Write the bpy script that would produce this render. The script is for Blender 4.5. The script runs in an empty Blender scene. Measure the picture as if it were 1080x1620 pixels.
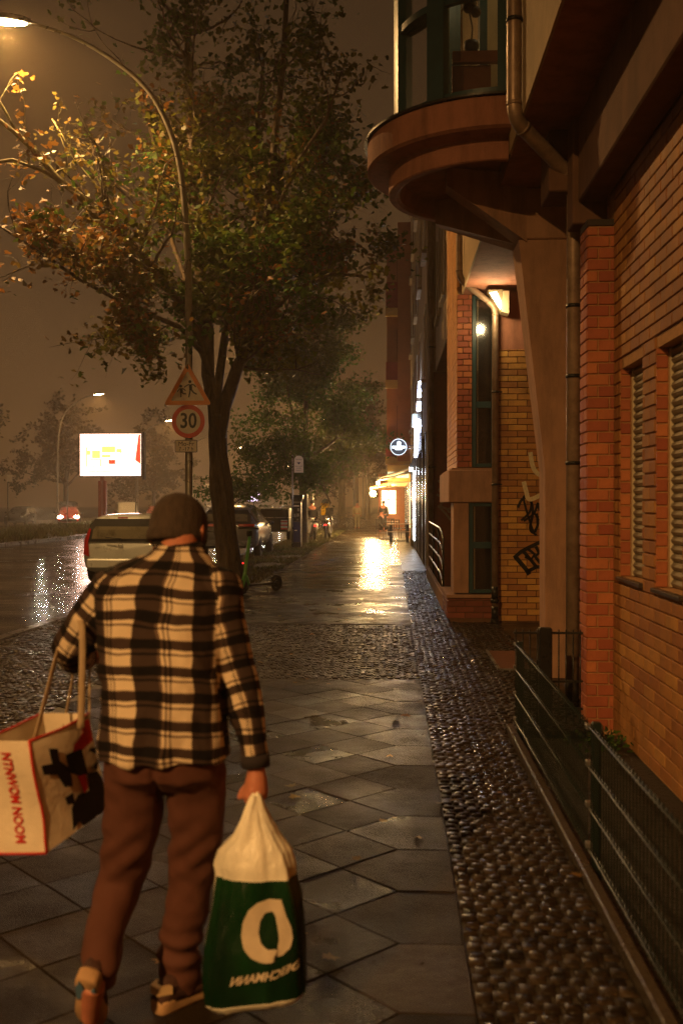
import bpy, bmesh, math, random
import numpy as np
from mathutils import Vector, Matrix, Euler, noise

random.seed(7)
R = math.radians
scene = bpy.context.scene
COL = scene.collection

# ------------------------------------------------------------------ camera
CAM_H = 1.6
cam_d = bpy.data.cameras.new('camera')
cam = bpy.data.objects.new('camera', cam_d)
COL.objects.link(cam)
cam.location = (0, 0, CAM_H)
cam.rotation_euler = (R(90 - 0.47), 0, R(2.83))
cam_d.sensor_fit = 'VERTICAL'
cam_d.sensor_height = 36
cam_d.sensor_width = 24
cam_d.lens = 35
cam_d.clip_start = 0.05
cam_d.clip_end = 1500
cam_d.dof.use_dof = True
cam_d.dof.focus_distance = 17.0
cam_d.dof.aperture_fstop = 2.8
cam_d.dof.aperture_blades = 9
scene.camera = cam

# ------------------------------------------------------------------ world: light-polluted night overcast
w = bpy.data.worlds.new('World'); scene.world = w; w.use_nodes = True
nt = w.node_tree; nt.nodes.clear()
out = nt.nodes.new('ShaderNodeOutputWorld')
bg = nt.nodes.new('ShaderNodeBackground')
tc = nt.nodes.new('ShaderNodeTexCoord')
sep = nt.nodes.new('ShaderNodeSeparateXYZ')
rmp = nt.nodes.new('ShaderNodeValToRGB')
rmp.color_ramp.elements[0].position = 0.0
rmp.color_ramp.elements[0].color = (0.140, 0.066, 0.021, 1)
rmp.color_ramp.elements[1].position = 0.75
rmp.color_ramp.elements[1].color = (0.013, 0.0072, 0.0042, 1)
e = rmp.color_ramp.elements.new(0.22); e.color = (0.066, 0.033, 0.0125, 1)
nz = nt.nodes.new('ShaderNodeTexNoise'); nz.inputs['Scale'].default_value = 2.2; nz.inputs['Detail'].default_value = 4
mx = nt.nodes.new('ShaderNodeMix'); mx.data_type = 'RGBA'; mx.blend_type = 'MULTIPLY'; mx.inputs['Factor'].default_value = 0.35
nt.links.new(tc.outputs['Generated'], sep.inputs[0])
nt.links.new(tc.outputs['Generated'], nz.inputs['Vector'])
nt.links.new(sep.outputs['Z'], rmp.inputs['Fac'])
nt.links.new(rmp.outputs['Color'], mx.inputs[6])
nt.links.new(nz.outputs['Fac'], mx.inputs[7])
sky = nt.nodes.new('ShaderNodeTexSky'); sky.sky_type = 'NISHITA'; sky.sun_disc = False
sky.sun_elevation = R(-8); sky.sun_rotation = R(200)
bg2 = nt.nodes.new('ShaderNodeBackground'); bg2.inputs['Strength'].default_value = 0.05
add = nt.nodes.new('ShaderNodeAddShader')
nt.links.new(mx.outputs[2], bg.inputs['Color'])
bg.inputs['Strength'].default_value = 1.0
nt.links.new(sky.outputs[0], bg2.inputs['Color'])
nt.links.new(bg.outputs[0], add.inputs[0]); nt.links.new(bg2.outputs[0], add.inputs[1])
nt.links.new(add.outputs[0], out.inputs['Surface'])

# ------------------------------------------------------------------ view and render
vs = scene.view_settings
vs.view_transform = 'Standard'; vs.look = 'None'; vs.gamma = 1; vs.exposure = 0.3; vs.use_curve_mapping = False
cy = scene.cycles
cy.use_denoising = True; cy.denoiser = 'OPENIMAGEDENOISE'; cy.denoising_input_passes = 'RGB_ALBEDO_NORMAL'; cy.denoising_prefilter = 'NONE'
cy.max_bounces = 6; cy.diffuse_bounces = 2; cy.glossy_bounces = 3; cy.transmission_bounces = 5; cy.volume_bounces = 1
cy.transparent_max_bounces = 8
cy.sample_clamp_indirect = 3.0
cy.caustics_reflective = False; cy.caustics_refractive = False
cy.volume_step_rate = 4.0
cy.use_light_tree = True
LAMP = (1.0, 0.54, 0.18)        # warm street light
SHOP = (1.0, 0.60, 0.22)
LAMP_W = 2600.0

# ------------------------------------------------------------------ materials
def nd(nt, t, **kw):
    n = nt.nodes.new(t)
    for k, v in kw.items():
        if k in n.inputs: n.inputs[k].default_value = v
        else: setattr(n, k, v)
    return n

def pm(name, base, rough=0.6, metal=0.0, var=0.25, scale=6.0, bump=0.0, bscale=60.0, rvar=0.0, coat=0.0, emit=None, es=0.0,
       trans=0.0, rnd=0.0, stretch=(1, 1, 1), coord='Object', dirt=None, dirt_scale=2.0, ior=1.45, sub=0.0, hue=0.0, bdist=0.01, wet=0.0, dworld=False, dstretch=(1, 1, 1)):
    m = bpy.data.materials.new(name); m.use_nodes = True
    t = m.node_tree; L = t.links
    b = t.nodes['Principled BSDF']
    b.inputs['Roughness'].default_value = rough
    b.inputs['Metallic'].default_value = metal
    b.inputs['IOR'].default_value = ior
    b.inputs['Transmission Weight'].default_value = trans
    b.inputs['Coat Weight'].default_value = coat
    b.inputs['Coat Roughness'].default_value = 0.08
    if coord == 'World':
        co = nd(t, 'ShaderNodeNewGeometry').outputs['Position']
    else:
        co = nd(t, 'ShaderNodeTexCoord').outputs['Object']
    mp = nd(t, 'ShaderNodeMapping'); mp.inputs['Scale'].default_value = stretch
    L.new(co, mp.inputs['Vector'])
    vec = mp.outputs[0]
    n1 = nd(t, 'ShaderNodeTexNoise', Scale=scale, Detail=6.0, Roughness=0.6)
    L.new(vec, n1.inputs['Vector'])
    mr = nd(t, 'ShaderNodeMapRange'); mr.inputs[1].default_value = 0.25; mr.inputs[2].default_value = 0.75
    mr.inputs[3].default_value = 1 - var; mr.inputs[4].default_value = 1 + var
    L.new(n1.outputs['Fac'], mr.inputs[0])
    val = mr.outputs[0]
    if rnd > 0:
        oi = nd(t, 'ShaderNodeObjectInfo')
        m2 = nd(t, 'ShaderNodeMapRange'); m2.inputs[3].default_value = 1 - rnd; m2.inputs[4].default_value = 1 + rnd
        L.new(oi.outputs['Random'], m2.inputs[0])
        mm = nd(t, 'ShaderNodeMath', operation='MULTIPLY'); L.new(val, mm.inputs[0]); L.new(m2.outputs[0], mm.inputs[1]); val = mm.outputs[0]
    hsv = nd(t, 'ShaderNodeHueSaturation'); hsv.inputs['Color'].default_value = (*base, 1)
    L.new(val, hsv.inputs['Value'])
    if hue > 0:
        oi2 = nd(t, 'ShaderNodeObjectInfo')
        m3 = nd(t, 'ShaderNodeMapRange'); m3.inputs[3].default_value = 0.5 - hue; m3.inputs[4].default_value = 0.5 + hue
        L.new(oi2.outputs['Random'], m3.inputs[0]); L.new(m3.outputs[0], hsv.inputs['Hue'])
    colr = hsv.outputs[0]
    if dirt is not None:
        nd2 = nd(t, 'ShaderNodeTexNoise', Scale=dirt_scale, Detail=8.0, Roughness=0.7)
        mpd = nd(t, 'ShaderNodeMapping'); mpd.inputs['Scale'].default_value = dstretch
        L.new(nd(t, 'ShaderNodeNewGeometry').outputs['Position'] if dworld else co, mpd.inputs['Vector'])
        L.new(mpd.outputs[0] if (dworld or dstretch != (1, 1, 1)) else vec, nd2.inputs['Vector'])
        r2 = nd(t, 'ShaderNodeMapRange'); r2.inputs[1].default_value = 0.46; r2.inputs[2].default_value = 0.72; r2.inputs[4].default_value = .85
        L.new(nd2.outputs['Fac'], r2.inputs[0])
        mxx = nd(t, 'ShaderNodeMix', data_type='RGBA'); L.new(r2.outputs[0], mxx.inputs['Factor'])
        L.new(colr, mxx.inputs[6]); mxx.inputs[7].default_value = (*dirt, 1); colr = mxx.outputs[2]
    L.new(colr, b.inputs['Base Color'])
    if rvar > 0:
        n3 = nd(t, 'ShaderNodeTexNoise', Scale=scale * 0.7, Detail=5.0)
        L.new(vec, n3.inputs['Vector'])
        r3 = nd(t, 'ShaderNodeMapRange'); r3.inputs[1].default_value = 0.3; r3.inputs[2].default_value = 0.7
        r3.inputs[3].default_value = max(0.02, rough - rvar); r3.inputs[4].default_value = min(1, rough + rvar)
        L.new(n3.outputs['Fac'], r3.inputs[0]); L.new(r3.outputs[0], b.inputs['Roughness'])
    if bump > 0:
        n4 = nd(t, 'ShaderNodeTexNoise', Scale=bscale, Detail=5.0, Roughness=0.65)
        L.new(vec, n4.inputs['Vector'])
        bp = nd(t, 'ShaderNodeBump', Strength=bump, Distance=bdist); L.new(n4.outputs['Fac'], bp.inputs['Height'])
        L.new(bp.outputs[0], b.inputs['Normal'])
    if emit is not None:
        b.inputs['Emission Color'].default_value = (*emit, 1); b.inputs['Emission Strength'].default_value = es
    if sub: b.inputs['Subsurface Weight'].default_value = sub
    return m

def glow(name, c, s):
    m = bpy.data.materials.new(name); m.use_nodes = True; t = m.node_tree
    b = t.nodes['Principled BSDF']; b.inputs['Base Color'].default_value = (*[x * .5 for x in c], 1)
    b.inputs['Emission Color'].default_value = (*c, 1); b.inputs['Emission Strength'].default_value = s
    return m

M = {}
M['brick_yellow'] = pm('yellow_brick', (0.60, 0.29, 0.075), 0.6, var=0.12, scale=14, bump=0.35, bscale=90, rnd=0.26, hue=0.012, rvar=0.1, bdist=.004, dirt=(.26, .12, .04), dirt_scale=1.6, dworld=True, dstretch=(1, 1, .6))
M['brick_side'] = pm('ochre_brick', (0.38, 0.165, 0.05), 0.65, var=0.22, scale=14, bump=0.35, bscale=90, rnd=0.22, hue=0.01, rvar=0.1, bdist=.004, dirt=(.22, .10, .035), dirt_scale=1.6, dworld=True, dstretch=(1, 1, .6))
M['brick_red'] = pm('red_brick', (0.44, 0.125, 0.048), 0.55, var=0.14, scale=14, bump=0.35, bscale=90, rnd=0.26, hue=0.01, rvar=0.1, bdist=.004, dirt=(.26, .065, .028), dirt_scale=1.6, dworld=True, dstretch=(1, 1, .6))
M['brick_dark'] = pm('dark_red_brick', (0.27, 0.07, 0.035), 0.6, var=0.14, scale=14, bump=0.35, bscale=90, rnd=0.26, bdist=.004, dirt=(.12, .035, .02), dirt_scale=1.6, dworld=True, dstretch=(1, 1, .6))
M['mortar'] = pm('mortar', (0.17, 0.085, 0.04), 0.85, var=0.2, scale=20, bump=0.4, bscale=120, bdist=.003)
M['mortar_pale'] = pm('pale_mortar', (0.44, 0.23, 0.095), 0.85, var=0.2, scale=20, bump=0.4, bscale=120, bdist=.003)
M['concrete'] = pm('brown_concrete', (0.44, 0.24, 0.14), 0.8, var=0.16, scale=5, bump=0.3, bscale=70, dirt=(0.22, 0.12, 0.075), dirt_scale=2.4, dworld=True, dstretch=(2.5, 2.5, .45))
M['beam'] = pm('shade_toned_concrete', (0.17, 0.085, 0.05), 0.85, var=0.2, scale=5, bump=0.4, bscale=90, dirt=(0.10, 0.05, 0.03), dirt_scale=2.0, dworld=True, dstretch=(2, 2, .5))  # shade of the overhang put into the concrete's base colour
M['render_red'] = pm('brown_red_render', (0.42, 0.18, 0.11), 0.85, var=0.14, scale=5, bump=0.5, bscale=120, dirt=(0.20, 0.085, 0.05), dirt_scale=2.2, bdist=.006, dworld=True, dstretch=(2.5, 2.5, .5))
M['render_cream'] = pm('cream_render', (0.52, 0.38, 0.22), 0.8, var=0.14, scale=3, bump=0.3, bscale=120, dirt=(0.36, 0.26, 0.15), dirt_scale=1.1, bdist=.005)
M['render_orange'] = pm('orange_render', (0.38, 0.14, 0.06), 0.85, var=0.15, scale=2, bump=0.2)
M['balcony_red'] = pm('dark_red_balcony', (0.26, 0.03, 0.025), 0.7, var=0.2, scale=3)
M['band_yellow'] = pm('ochre_band', (0.5, 0.30, 0.08), 0.7, var=0.15, scale=3)
M['frame_green'] = pm('blue_green_frame', (0.025, 0.075, 0.085), 0.35, var=0.2, scale=6, bump=0.1, bscale=50)
M['zinc'] = pm('zinc_pipe', (0.36, 0.25, 0.17), 0.42, metal=0.35, var=0.3, scale=7, rvar=0.12, bump=0.1, bscale=40, dirt=(0.15, 0.09, 0.06), dirt_scale=5)
M['dark_metal'] = pm('dark_metal', (0.022, 0.022, 0.02), 0.35, metal=0.4, var=0.3, scale=9, rvar=0.12)
M['fence_green'] = pm('dark_green_coated_wire', (0.005, 0.013, 0.010), 0.45, metal=0.0, var=0.3, scale=9)
M['steel'] = pm('galvanised_steel', (0.38, 0.37, 0.35), 0.33, metal=0.85, var=0.25, scale=12, rvar=0.12)
M['pole_grey'] = pm('grey_lamp_post', (0.26, 0.24, 0.2), 0.34, metal=0.55, var=0.2, scale=8, rvar=0.1, dirt=(0.15, 0.12, 0.09), dirt_scale=4)
M['black_plastic'] = pm('black_plastic', (0.014, 0.014, 0.015), 0.45, var=0.2)
M['rubber'] = pm('tyre_rubber', (0.012, 0.012, 0.012), 0.7, var=0.3, bump=.2)
M['slat'] = pm('shutter_slat', (0.25, 0.215, 0.15), 0.5, var=0.12, scale=12)
M['sill'] = pm('slate_sill', (0.045, 0.035, 0.03), 0.4, var=0.3, scale=10)
M['white_frame'] = pm('cream_frame', (0.66, 0.55, 0.36), 0.4, var=0.08)
M['soil'] = pm('wet_soil', (0.018, 0.013, 0.009), 0.55, var=0.5, scale=12, bump=1.0, bscale=25, coord='World', bdist=.03)
M['bark'] = pm('wet_bark', (0.07, 0.045, 0.026), 0.6, var=0.6, scale=9, bump=1.0, bscale=22, stretch=(1, 1, .3), rvar=0.25, dirt=(0.16, 0.11, 0.05), dirt_scale=7, bdist=.06)
M['bark_moss'] = pm('mossy_bark', (0.17, 0.15, 0.045), 0.7, var=0.4, scale=9, bump=0.8, bscale=20, dirt=(0.09, 0.07, 0.03), dirt_scale=4, bdist=.02)
M['rim'] = pm('alloy_rim', (0.42, 0.42, 0.42), 0.3, metal=0.9, var=0.2)
M['skin'] = pm('skin', (0.52, 0.19, 0.11), 0.5, var=0.12, scale=20, sub=0.08, bump=.15, bscale=200, bdist=.002)
M['tail_red'] = pm('red_lens', (0.35, 0.012, 0.01), 0.12, var=0.1, coat=1.0)
M['tail_on'] = glow('red_light_on', (1.0, 0.03, 0.02), 3.0)
M['head_on'] = glow('headlight_on', (1.0, 0.80, 0.55), 420.0)
M['head_cold'] = glow('cold_headlight_on', (0.9, 1.0, 0.85), 500.0)
M['head_off'] = pm('headlight_glass', (0.5, 0.5, 0.5), 0.08, metal=0.3, coat=1.0)
M['plate'] = pm('number_plate', (0.6, 0.6, 0.55), 0.4, var=0.05)
M['black_paint'] = pm('black_spray_paint', (0.006, 0.005, 0.005), 0.4, var=0.2)
M['white_paint'] = pm('pale_spray_paint', (0.85, 0.74, 0.45), 0.6, var=0.2, scale=30)
M['wood'] = pm('weathered_wood', (0.33, 0.22, 0.12), 0.4, var=0.3, scale=4, stretch=(8, 1, 8), bump=0.2, rvar=0.15)

def glass_dark(name, tint=(0.02, 0.022, 0.022), rough=0.04, alpha=0.75):
    m = bpy.data.materials.new(name); m.use_nodes = True; t = m.node_tree; L = t.links
    t.nodes.clear()
    o = nd(t, 'ShaderNodeOutputMaterial')
    g = nd(t, 'ShaderNodeBsdfGlossy'); g.inputs['Roughness'].default_value = rough
    tr = nd(t, 'ShaderNodeBsdfTransparent'); tr.inputs['Color'].default_value = (*[alpha] * 3, 1)
    f = nd(t, 'ShaderNodeFresnel', IOR=1.5)
    ad = nd(t, 'ShaderNodeMath', operation='ADD'); ad.inputs[1].default_value = 0.03
    # wet film: drops break the reflection up
    n = nd(t, 'ShaderNodeTexNoise', Scale=55.0, Detail=3.0); gp = nd(t, 'ShaderNodeNewGeometry'); L.new(gp.outputs['Position'], n.inputs['Vector'])
    bp = nd(t, 'ShaderNodeBump', Strength=0.12, Distance=0.004); L.new(n.outputs['Fac'], bp.inputs['Height']); L.new(bp.outputs[0], g.inputs['Normal'])
    L.new(f.outputs[0], ad.inputs[0])
    mx = nd(t, 'ShaderNodeMixShader'); L.new(ad.outputs[0], mx.inputs[0]); L.new(tr.outputs[0], mx.inputs[1]); L.new(g.outputs[0], mx.inputs[2])
    L.new(mx.outputs[0], o.inputs[0])
    return m
M['glass'] = glass_dark('window_glass', alpha=0.8, rough=.12)
M['car_glass'] = glass_dark('car_glass', alpha=0.45, rough=0.05)

def paint(name, c, metal=0.3):
    return pm(name, c, 0.3, metal=metal, var=0.06, scale=5, coat=1.0, bump=0.05, bscale=300, rvar=0.05, bdist=.002)
M['paint_silver'] = paint('silver_paint', (0.68, 0.71, 0.67), 0.25)
M['paint_grey'] = paint('dark_grey_paint', (0.11, 0.11, 0.115), 0.4)
M['paint_red'] = paint('red_paint', (0.28, 0.02, 0.015), 0.1)
M['paint_black'] = paint('black_paint', (0.015, 0.015, 0.017), 0.1)
M['paint_white'] = paint('white_paint', (0.6, 0.58, 0.52), 0.0)

# wet ground materials --------------------------------------------------
def wet_ground(name, base, r0, r1, scale, bump, bscale, wave=(1, 1, 1), speck=0.0, dark=(0.02, 0.015, 0.012), rnd=0.0, bdist=0.01, puddle=0.5, cells=0, spec=0.5):
    m = bpy.data.materials.new(name); m.use_nodes = True; t = m.node_tree; L = t.links
    b = t.nodes['Principled BSDF']
    g = nd(t, 'ShaderNodeNewGeometry').outputs['Position']
    big = nd(t, 'ShaderNodeTexNoise', Scale=scale, Detail=7.0, Roughness=0.65); 
    mp = nd(t, 'ShaderNodeMapping'); mp.inputs['Scale'].default_value = wave; L.new(g, mp.inputs['Vector']); L.new(mp.outputs[0], big.inputs['Vector'])
    rr = nd(t, 'ShaderNodeMapRange'); rr.inputs[1].default_value = puddle - 0.2; rr.inputs[2].default_value = puddle + 0.22
    rr.inputs[3].default_value = r0; rr.inputs[4].default_value = r1
    L.new(big.outputs['Fac'], rr.inputs[0])
    rough_out = rr.outputs[0]
    fine = nd(t, 'ShaderNodeTexNoise', Scale=bscale, Detail=4.0, Roughness=0.7); L.new(g, fine.inputs['Vector'])
    val = nd(t, 'ShaderNodeMapRange'); val.inputs[1].default_value = 0.3; val.inputs[2].default_value = 0.7; val.inputs[3].default_value = 0.6; val.inputs[4].default_value = 1.5
    L.new(fine.outputs['Fac'], val.inputs[0])
    v = val.outputs[0]
    if rnd:
        oi = nd(t, 'ShaderNodeObjectInfo'); m2 = nd(t, 'ShaderNodeMapRange'); m2.inputs[3].default_value = 1 - rnd; m2.inputs[4].default_value = 1 + rnd
        L.new(oi.outputs['Random'], m2.inputs[0]); mm = nd(t, 'ShaderNodeMath', operation='MULTIPLY'); L.new(v, mm.inputs[0]); L.new(m2.outputs[0], mm.inputs[1]); v = mm.outputs[0]
        rad = nd(t, 'ShaderNodeMapRange'); rad.inputs[3].default_value = -0.07; rad.inputs[4].default_value = 0.12
        wn = nd(t, 'ShaderNodeTexWhiteNoise'); wn.noise_dimensions = '1D'; L.new(oi.outputs['Random'], wn.inputs['W']); L.new(wn.outputs['Value'], rad.inputs[0])
        ra = nd(t, 'ShaderNodeMath', operation='ADD'); L.new(rough_out, ra.inputs[0]); L.new(rad.outputs[0], ra.inputs[1]); rough_out = ra.outputs[0]
    if cells:
        vo = nd(t, 'ShaderNodeTexVoronoi', Scale=float(cells)); L.new(g, vo.inputs['Vector'])
        sc = nd(t, 'ShaderNodeSeparateColor'); L.new(vo.outputs['Color'], sc.inputs[0])
        m4 = nd(t, 'ShaderNodeMapRange'); m4.inputs[3].default_value = 0.55; m4.inputs[4].default_value = 1.5; L.new(sc.outputs[0], m4.inputs[0])
        mm = nd(t, 'ShaderNodeMath', operation='MULTIPLY'); L.new(v, mm.inputs[0]); L.new(m4.outputs[0], mm.inputs[1]); v = mm.outputs[0]
    hs = nd(t, 'ShaderNodeHueSaturation'); hs.inputs['Color'].default_value = (*base, 1); L.new(v, hs.inputs['Value'])
    L.new(hs.outputs[0], b.inputs['Base Color'])
    L.new(rough_out, b.inputs['Roughness'])
    b.inputs['IOR'].default_value = 1.34; b.inputs['Specular IOR Level'].default_value = spec
    # relief: fine grain, weaker where water stands, plus slow undulation
    bs = nd(t, 'ShaderNodeMapRange'); bs.inputs[1].default_value = puddle - 0.1; bs.inputs[2].default_value = puddle + 0.12
    bs.inputs[3].default_value = 0.15; bs.inputs[4].default_value = 1.0; L.new(big.outputs['Fac'], bs.inputs[0])
    hm = nd(t, 'ShaderNodeMath', operation='MULTIPLY'); L.new(fine.outputs['Fac'], hm.inputs[0]); L.new(bs.outputs[0], hm.inputs[1])
    b1 = nd(t, 'ShaderNodeBump', Strength=bump, Distance=bdist); L.new(hm.outputs[0], b1.inputs['Height'])
    und = nd(t, 'ShaderNodeTexNoise', Scale=3.5, Detail=3.0); L.new(g, und.inputs['Vector'])
    b2 = nd(t, 'ShaderNodeBump', Strength=0.35, Distance=0.02); L.new(und.outputs['Fac'], b2.inputs['Height']); L.new(b1.outputs[0], b2.inputs['Normal'])
    L.new(b2.outputs[0], b.inputs['Normal'])
    return m
M['slab'] = wet_ground('wet_granite_slab', (0.024, 0.0155, 0.008), 0.22, 0.50, 1.6, 1.2, 130, rnd=0.45, bdist=.007, spec=.09)
M['slab_far'] = wet_ground('wet_slab', (0.030, 0.020, 0.010), 0.14, 0.40, 0.9, 0.6, 70, wave=(0.55, 1.5, 1), bdist=.008, puddle=0.54)
M['joint'] = pm('wet_joint_sand', (0.034, 0.024, 0.014), 0.5, var=0.4, scale=30, bump=0.5, coord='World')
M['cobble'] = wet_ground('wet_cobble', (0.026, 0.017, 0.010), 0.22, 0.5, 2.5, 0.5, 60, rnd=0.4, cells=16, bdist=.010, spec=.22)
M['asphalt'] = wet_ground('wet_asphalt', (0.03, 0.026, 0.022), 0.10, 0.33, 0.5, 0.5, 75, wave=(0.7, 1.2, 1), bdist=.008, puddle=0.52)
M['kerb'] = wet_ground('wet_kerb_granite', (0.055, 0.042, 0.03), 0.2, 0.4, 3, 0.4, 60)
M['verge'] = pm('wet_verge_earth', (0.055, 0.048, 0.022), 0.55, var=0.5, scale=3, bump=1, bscale=20, coord='World', dirt=(0.03, 0.022, 0.014), dirt_scale=0.8, bdist=.04)

# ------------------------------------------------------------------ mesh helpers
class MB:
    def __init__(s): s.v = []; s.f = []; s.smooth = []
    def add(s, vs, fs, sm=False):
        o = len(s.v); s.v += [tuple(p) for p in vs]
        for f in fs: s.f.append(tuple(i + o for i in f)); s.smooth.append(sm)
        return s
    def box(s, x0, x1, y0, y1, z0, z1, c=0.0, rot=None, at=None):
        if x0 > x1: x0, x1 = x1, x0
        if y0 > y1: y0, y1 = y1, y0
        if z0 > z1: z0, z1 = z1, z0
        if c > 0:
            c = min(c, (x1 - x0) * .45, (y1 - y0) * .45, (z1 - z0) * .45)
            vs = []
            for X, sx in ((x0, 1), (x1, -1)):
                for Y, sy in ((y0, 1), (y1, -1)):
                    for Z, sz in ((z0, 1), (z1, -1)):
                        vs += [(X, Y + sy * c, Z + sz * c), (X + sx * c, Y, Z + sz * c), (X + sx * c, Y + sy * c, Z)]
            bm = bmesh.new()
            bv = [bm.verts.new(p) for p in vs]
            r = bmesh.ops.convex_hull(bm, input=bv)
            bmesh.ops.dissolve_limit(bm, angle_limit=0.02, verts=bm.verts[:], edges=bm.edges[:])
            bm.verts.index_update()
            vs = [v.co[:] for v in bm.verts]; fs = [[v.index for v in f.verts] for f in bm.faces]
            bm.free()
        else:
            vs = [(x0, y0, z0), (x1, y0, z0), (x1, y1, z0), (x0, y1, z0), (x0, y0, z1), (x1, y0, z1), (x1, y1, z1), (x0, y1, z1)]
            fs = [(0, 3, 2, 1), (4, 5, 6, 7), (0, 1, 5, 4), (1, 2, 6, 5), (2, 3, 7, 6), (3, 0, 4, 7)]
        if rot is not None:
            vs = [tuple(rot @ Vector(p)) for p in vs]
        if at is not None:
            vs = [(p[0] + at[0], p[1] + at[1], p[2] + at[2]) for p in vs]
        return s.add(vs, fs)
    def tube(s, pts, r, n=10, cap=True, sm=True, ell=None):
        pts = [Vector(p) for p in pts]
        rs = r if isinstance(r, (list, tuple)) else [r] * len(pts)
        vs = []; up = None
        for i, p in enumerate(pts):
            d = (pts[min(i + 1, len(pts) - 1)] - pts[max(i - 1, 0)])
            if d.length < 1e-9: d = Vector((0, 0, 1))
            d.normalize()
            if up is None:
                up = Vector((0, 0, 1)) if abs(d.z) < .9 else Vector((0, 1, 0))
            a = up - d * up.dot(d)
            if a.length < 1e-4: a = d.orthogonal()
            a.normalize(); up = a; b = d.cross(a)
            rr = rs[i]
            for k in range(n):
                t = 2 * math.pi * k / n
                if ell: q = p + a * (math.cos(t) * rr * ell[0]) + b * (math.sin(t) * rr * ell[1])
                else: q = p + (a * math.cos(t) + b * math.sin(t)) * rr
                vs.append(tuple(q))
        fs = []
        for i in range(len(pts) - 1):
            for k in range(n):
                k2 = (k + 1) % n
                fs.append((i * n + k, i * n + k2, (i + 1) * n + k2, (i + 1) * n + k))
        s.add(vs, fs, sm)
        if cap:
            o = len(s.v) - len(vs)
            s.f.append(tuple(o + k for k in reversed(range(n)))); s.smooth.append(False)
            s.f.append(tuple(o + (len(pts) - 1) * n + k for k in range(n))); s.smooth.append(False)
        return s
    def cyl(s, p0, p1, r0, r1=None, n=16, cap=True, sm=True):
        return s.tube([p0, p1], [r0, r0 if r1 is None else r1], n, cap, sm)
    def ball(s, c, r, n=10, m=6, sx=1, sy=1, sz=1):
        vs = [(c[0], c[1], c[2] - r * sz)]
        for i in range(1, m):
            a = -math.pi / 2 + math.pi * i / m
            for k in range(n):
                t = 2 * math.pi * k / n
                vs.append((c[0] + r * sx * math.cos(a) * math.cos(t), c[1] + r * sy * math.cos(a) * math.sin(t), c[2] + r * sz * math.sin(a)))
        vs.append((c[0], c[1], c[2] + r * sz)); fs = []
        for k in range(n): fs.append((0, 1 + (k + 1) % n, 1 + k))
        for i in range(m - 2):
            for k in range(n):
                a = 1 + i * n; fs.append((a + k, a + (k + 1) % n, a + n + (k + 1) % n, a + n + k))
        e = len(vs) - 1; a = 1 + (m - 2) * n
        for k in range(n): fs.append((a + k, a + (k + 1) % n, e))
        return s.add(vs, fs, True)
    def prism(s, poly, f, h0, h1):
        """poly: 2-D outline; f(u,v,h)->xyz"""
        n = len(poly)
        vs = [f(u, v, h0) for u, v in poly] + [f(u, v, h1) for u, v in poly]
        fs = [tuple(reversed(range(n))), tuple(range(n, 2 * n))] + [(i, (i + 1) % n, n + (i + 1) % n, n + i) for i in range(n)]
        return s.add(vs, fs)
    def loft(s, rings, cap=True, sm=True, closed=True):
        n = len(rings[0]); vs = [p for r in rings for p in r]; fs = []
        for i in range(len(rings) - 1):
            for k in range(n if closed else n - 1):
                k2 = (k + 1) % n
                fs.append((i * n + k, i * n + k2, (i + 1) * n + k2, (i + 1) * n + k))
        if cap and closed:
            fs.append(tuple(reversed(range(n)))); fs.append(tuple((len(rings) - 1) * n + k for k in range(n)))
        return s.add(vs, fs, sm)
    def ribbon(s, pts, w, f, h=0.003):
        """flat painted stroke: 2-D points, width, f(u,v,h)->xyz"""
        P = [Vector((p[0], p[1])) for p in pts]
        L_ = []; R_ = []
        for i, p in enumerate(P):
            d = P[min(i + 1, len(P) - 1)] - P[max(i - 1, 0)]
            if d.length < 1e-9: d = Vector((1, 0))
            d.normalize(); nn = Vector((-d.y, d.x)) * (w / 2)
            L_.append(p + nn); R_.append(p - nn)
        n = len(P)
        vs = [f(q.x, q.y, h) for q in L_] + [f(q.x, q.y, h) for q in R_]
        fs = [(i, n + i, n + i + 1, i + 1) for i in range(n - 1)]
        return s.add(vs, fs)
    def mesh(s, name, m):
        me = bpy.data.meshes.new(name); me.from_pydata(s.v, [], s.f)
        me.polygons.foreach_set('use_smooth', s.smooth)
        if m is not None: me.materials.append(m)
        me.update()
        return me
    def fix(s, me):
        bm = bmesh.new(); bm.from_mesh(me); bmesh.ops.recalc_face_normals(bm, faces=bm.faces[:]); bm.to_mesh(me); bm.free()
    def build(s, name, m, parent=None, loc=None, kind=None, label=None, fix=True):
        me = s.mesh(name, m)
        if fix and len(s.f) < 60000: s.fix(me)
        return link(name, me, parent, loc, kind, label)

WROOT = set()      # roots whose parts are written in the place's own coordinates
def wthing(*a, **k):
    o = thing(*a, **k); WROOT.add(o.name); return o

def link(name, me, parent=None, loc=None, kind=None, label=None, rot=None):
    o = bpy.data.objects.new(name, me); COL.objects.link(o)
    if parent is not None:
        o.parent = parent
        if parent.name in WROOT: o.matrix_parent_inverse = Matrix.Translation(-parent.location)
    if loc is not None: o.location = loc
    if rot is not None: o.rotation_euler = rot
    if kind: o['kind'] = kind
    if label: o['label'] = label
    return o

def thing(name, label, cat, loc=(0, 0, 0), rz=0.0, group=None, kind=None):
    o = bpy.data.objects.new(name, None); COL.objects.link(o)
    o.location = loc; o.rotation_euler = (0, 0, rz); o.empty_display_size = .2
    o['label'] = label; o['category'] = cat
    if group: o['group'] = group
    if kind: o['kind'] = kind
    return o

def tag(o, label, cat, group=None):
    o['label'] = label; o['category'] = cat
    if group: o['group'] = group
    return o

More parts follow.
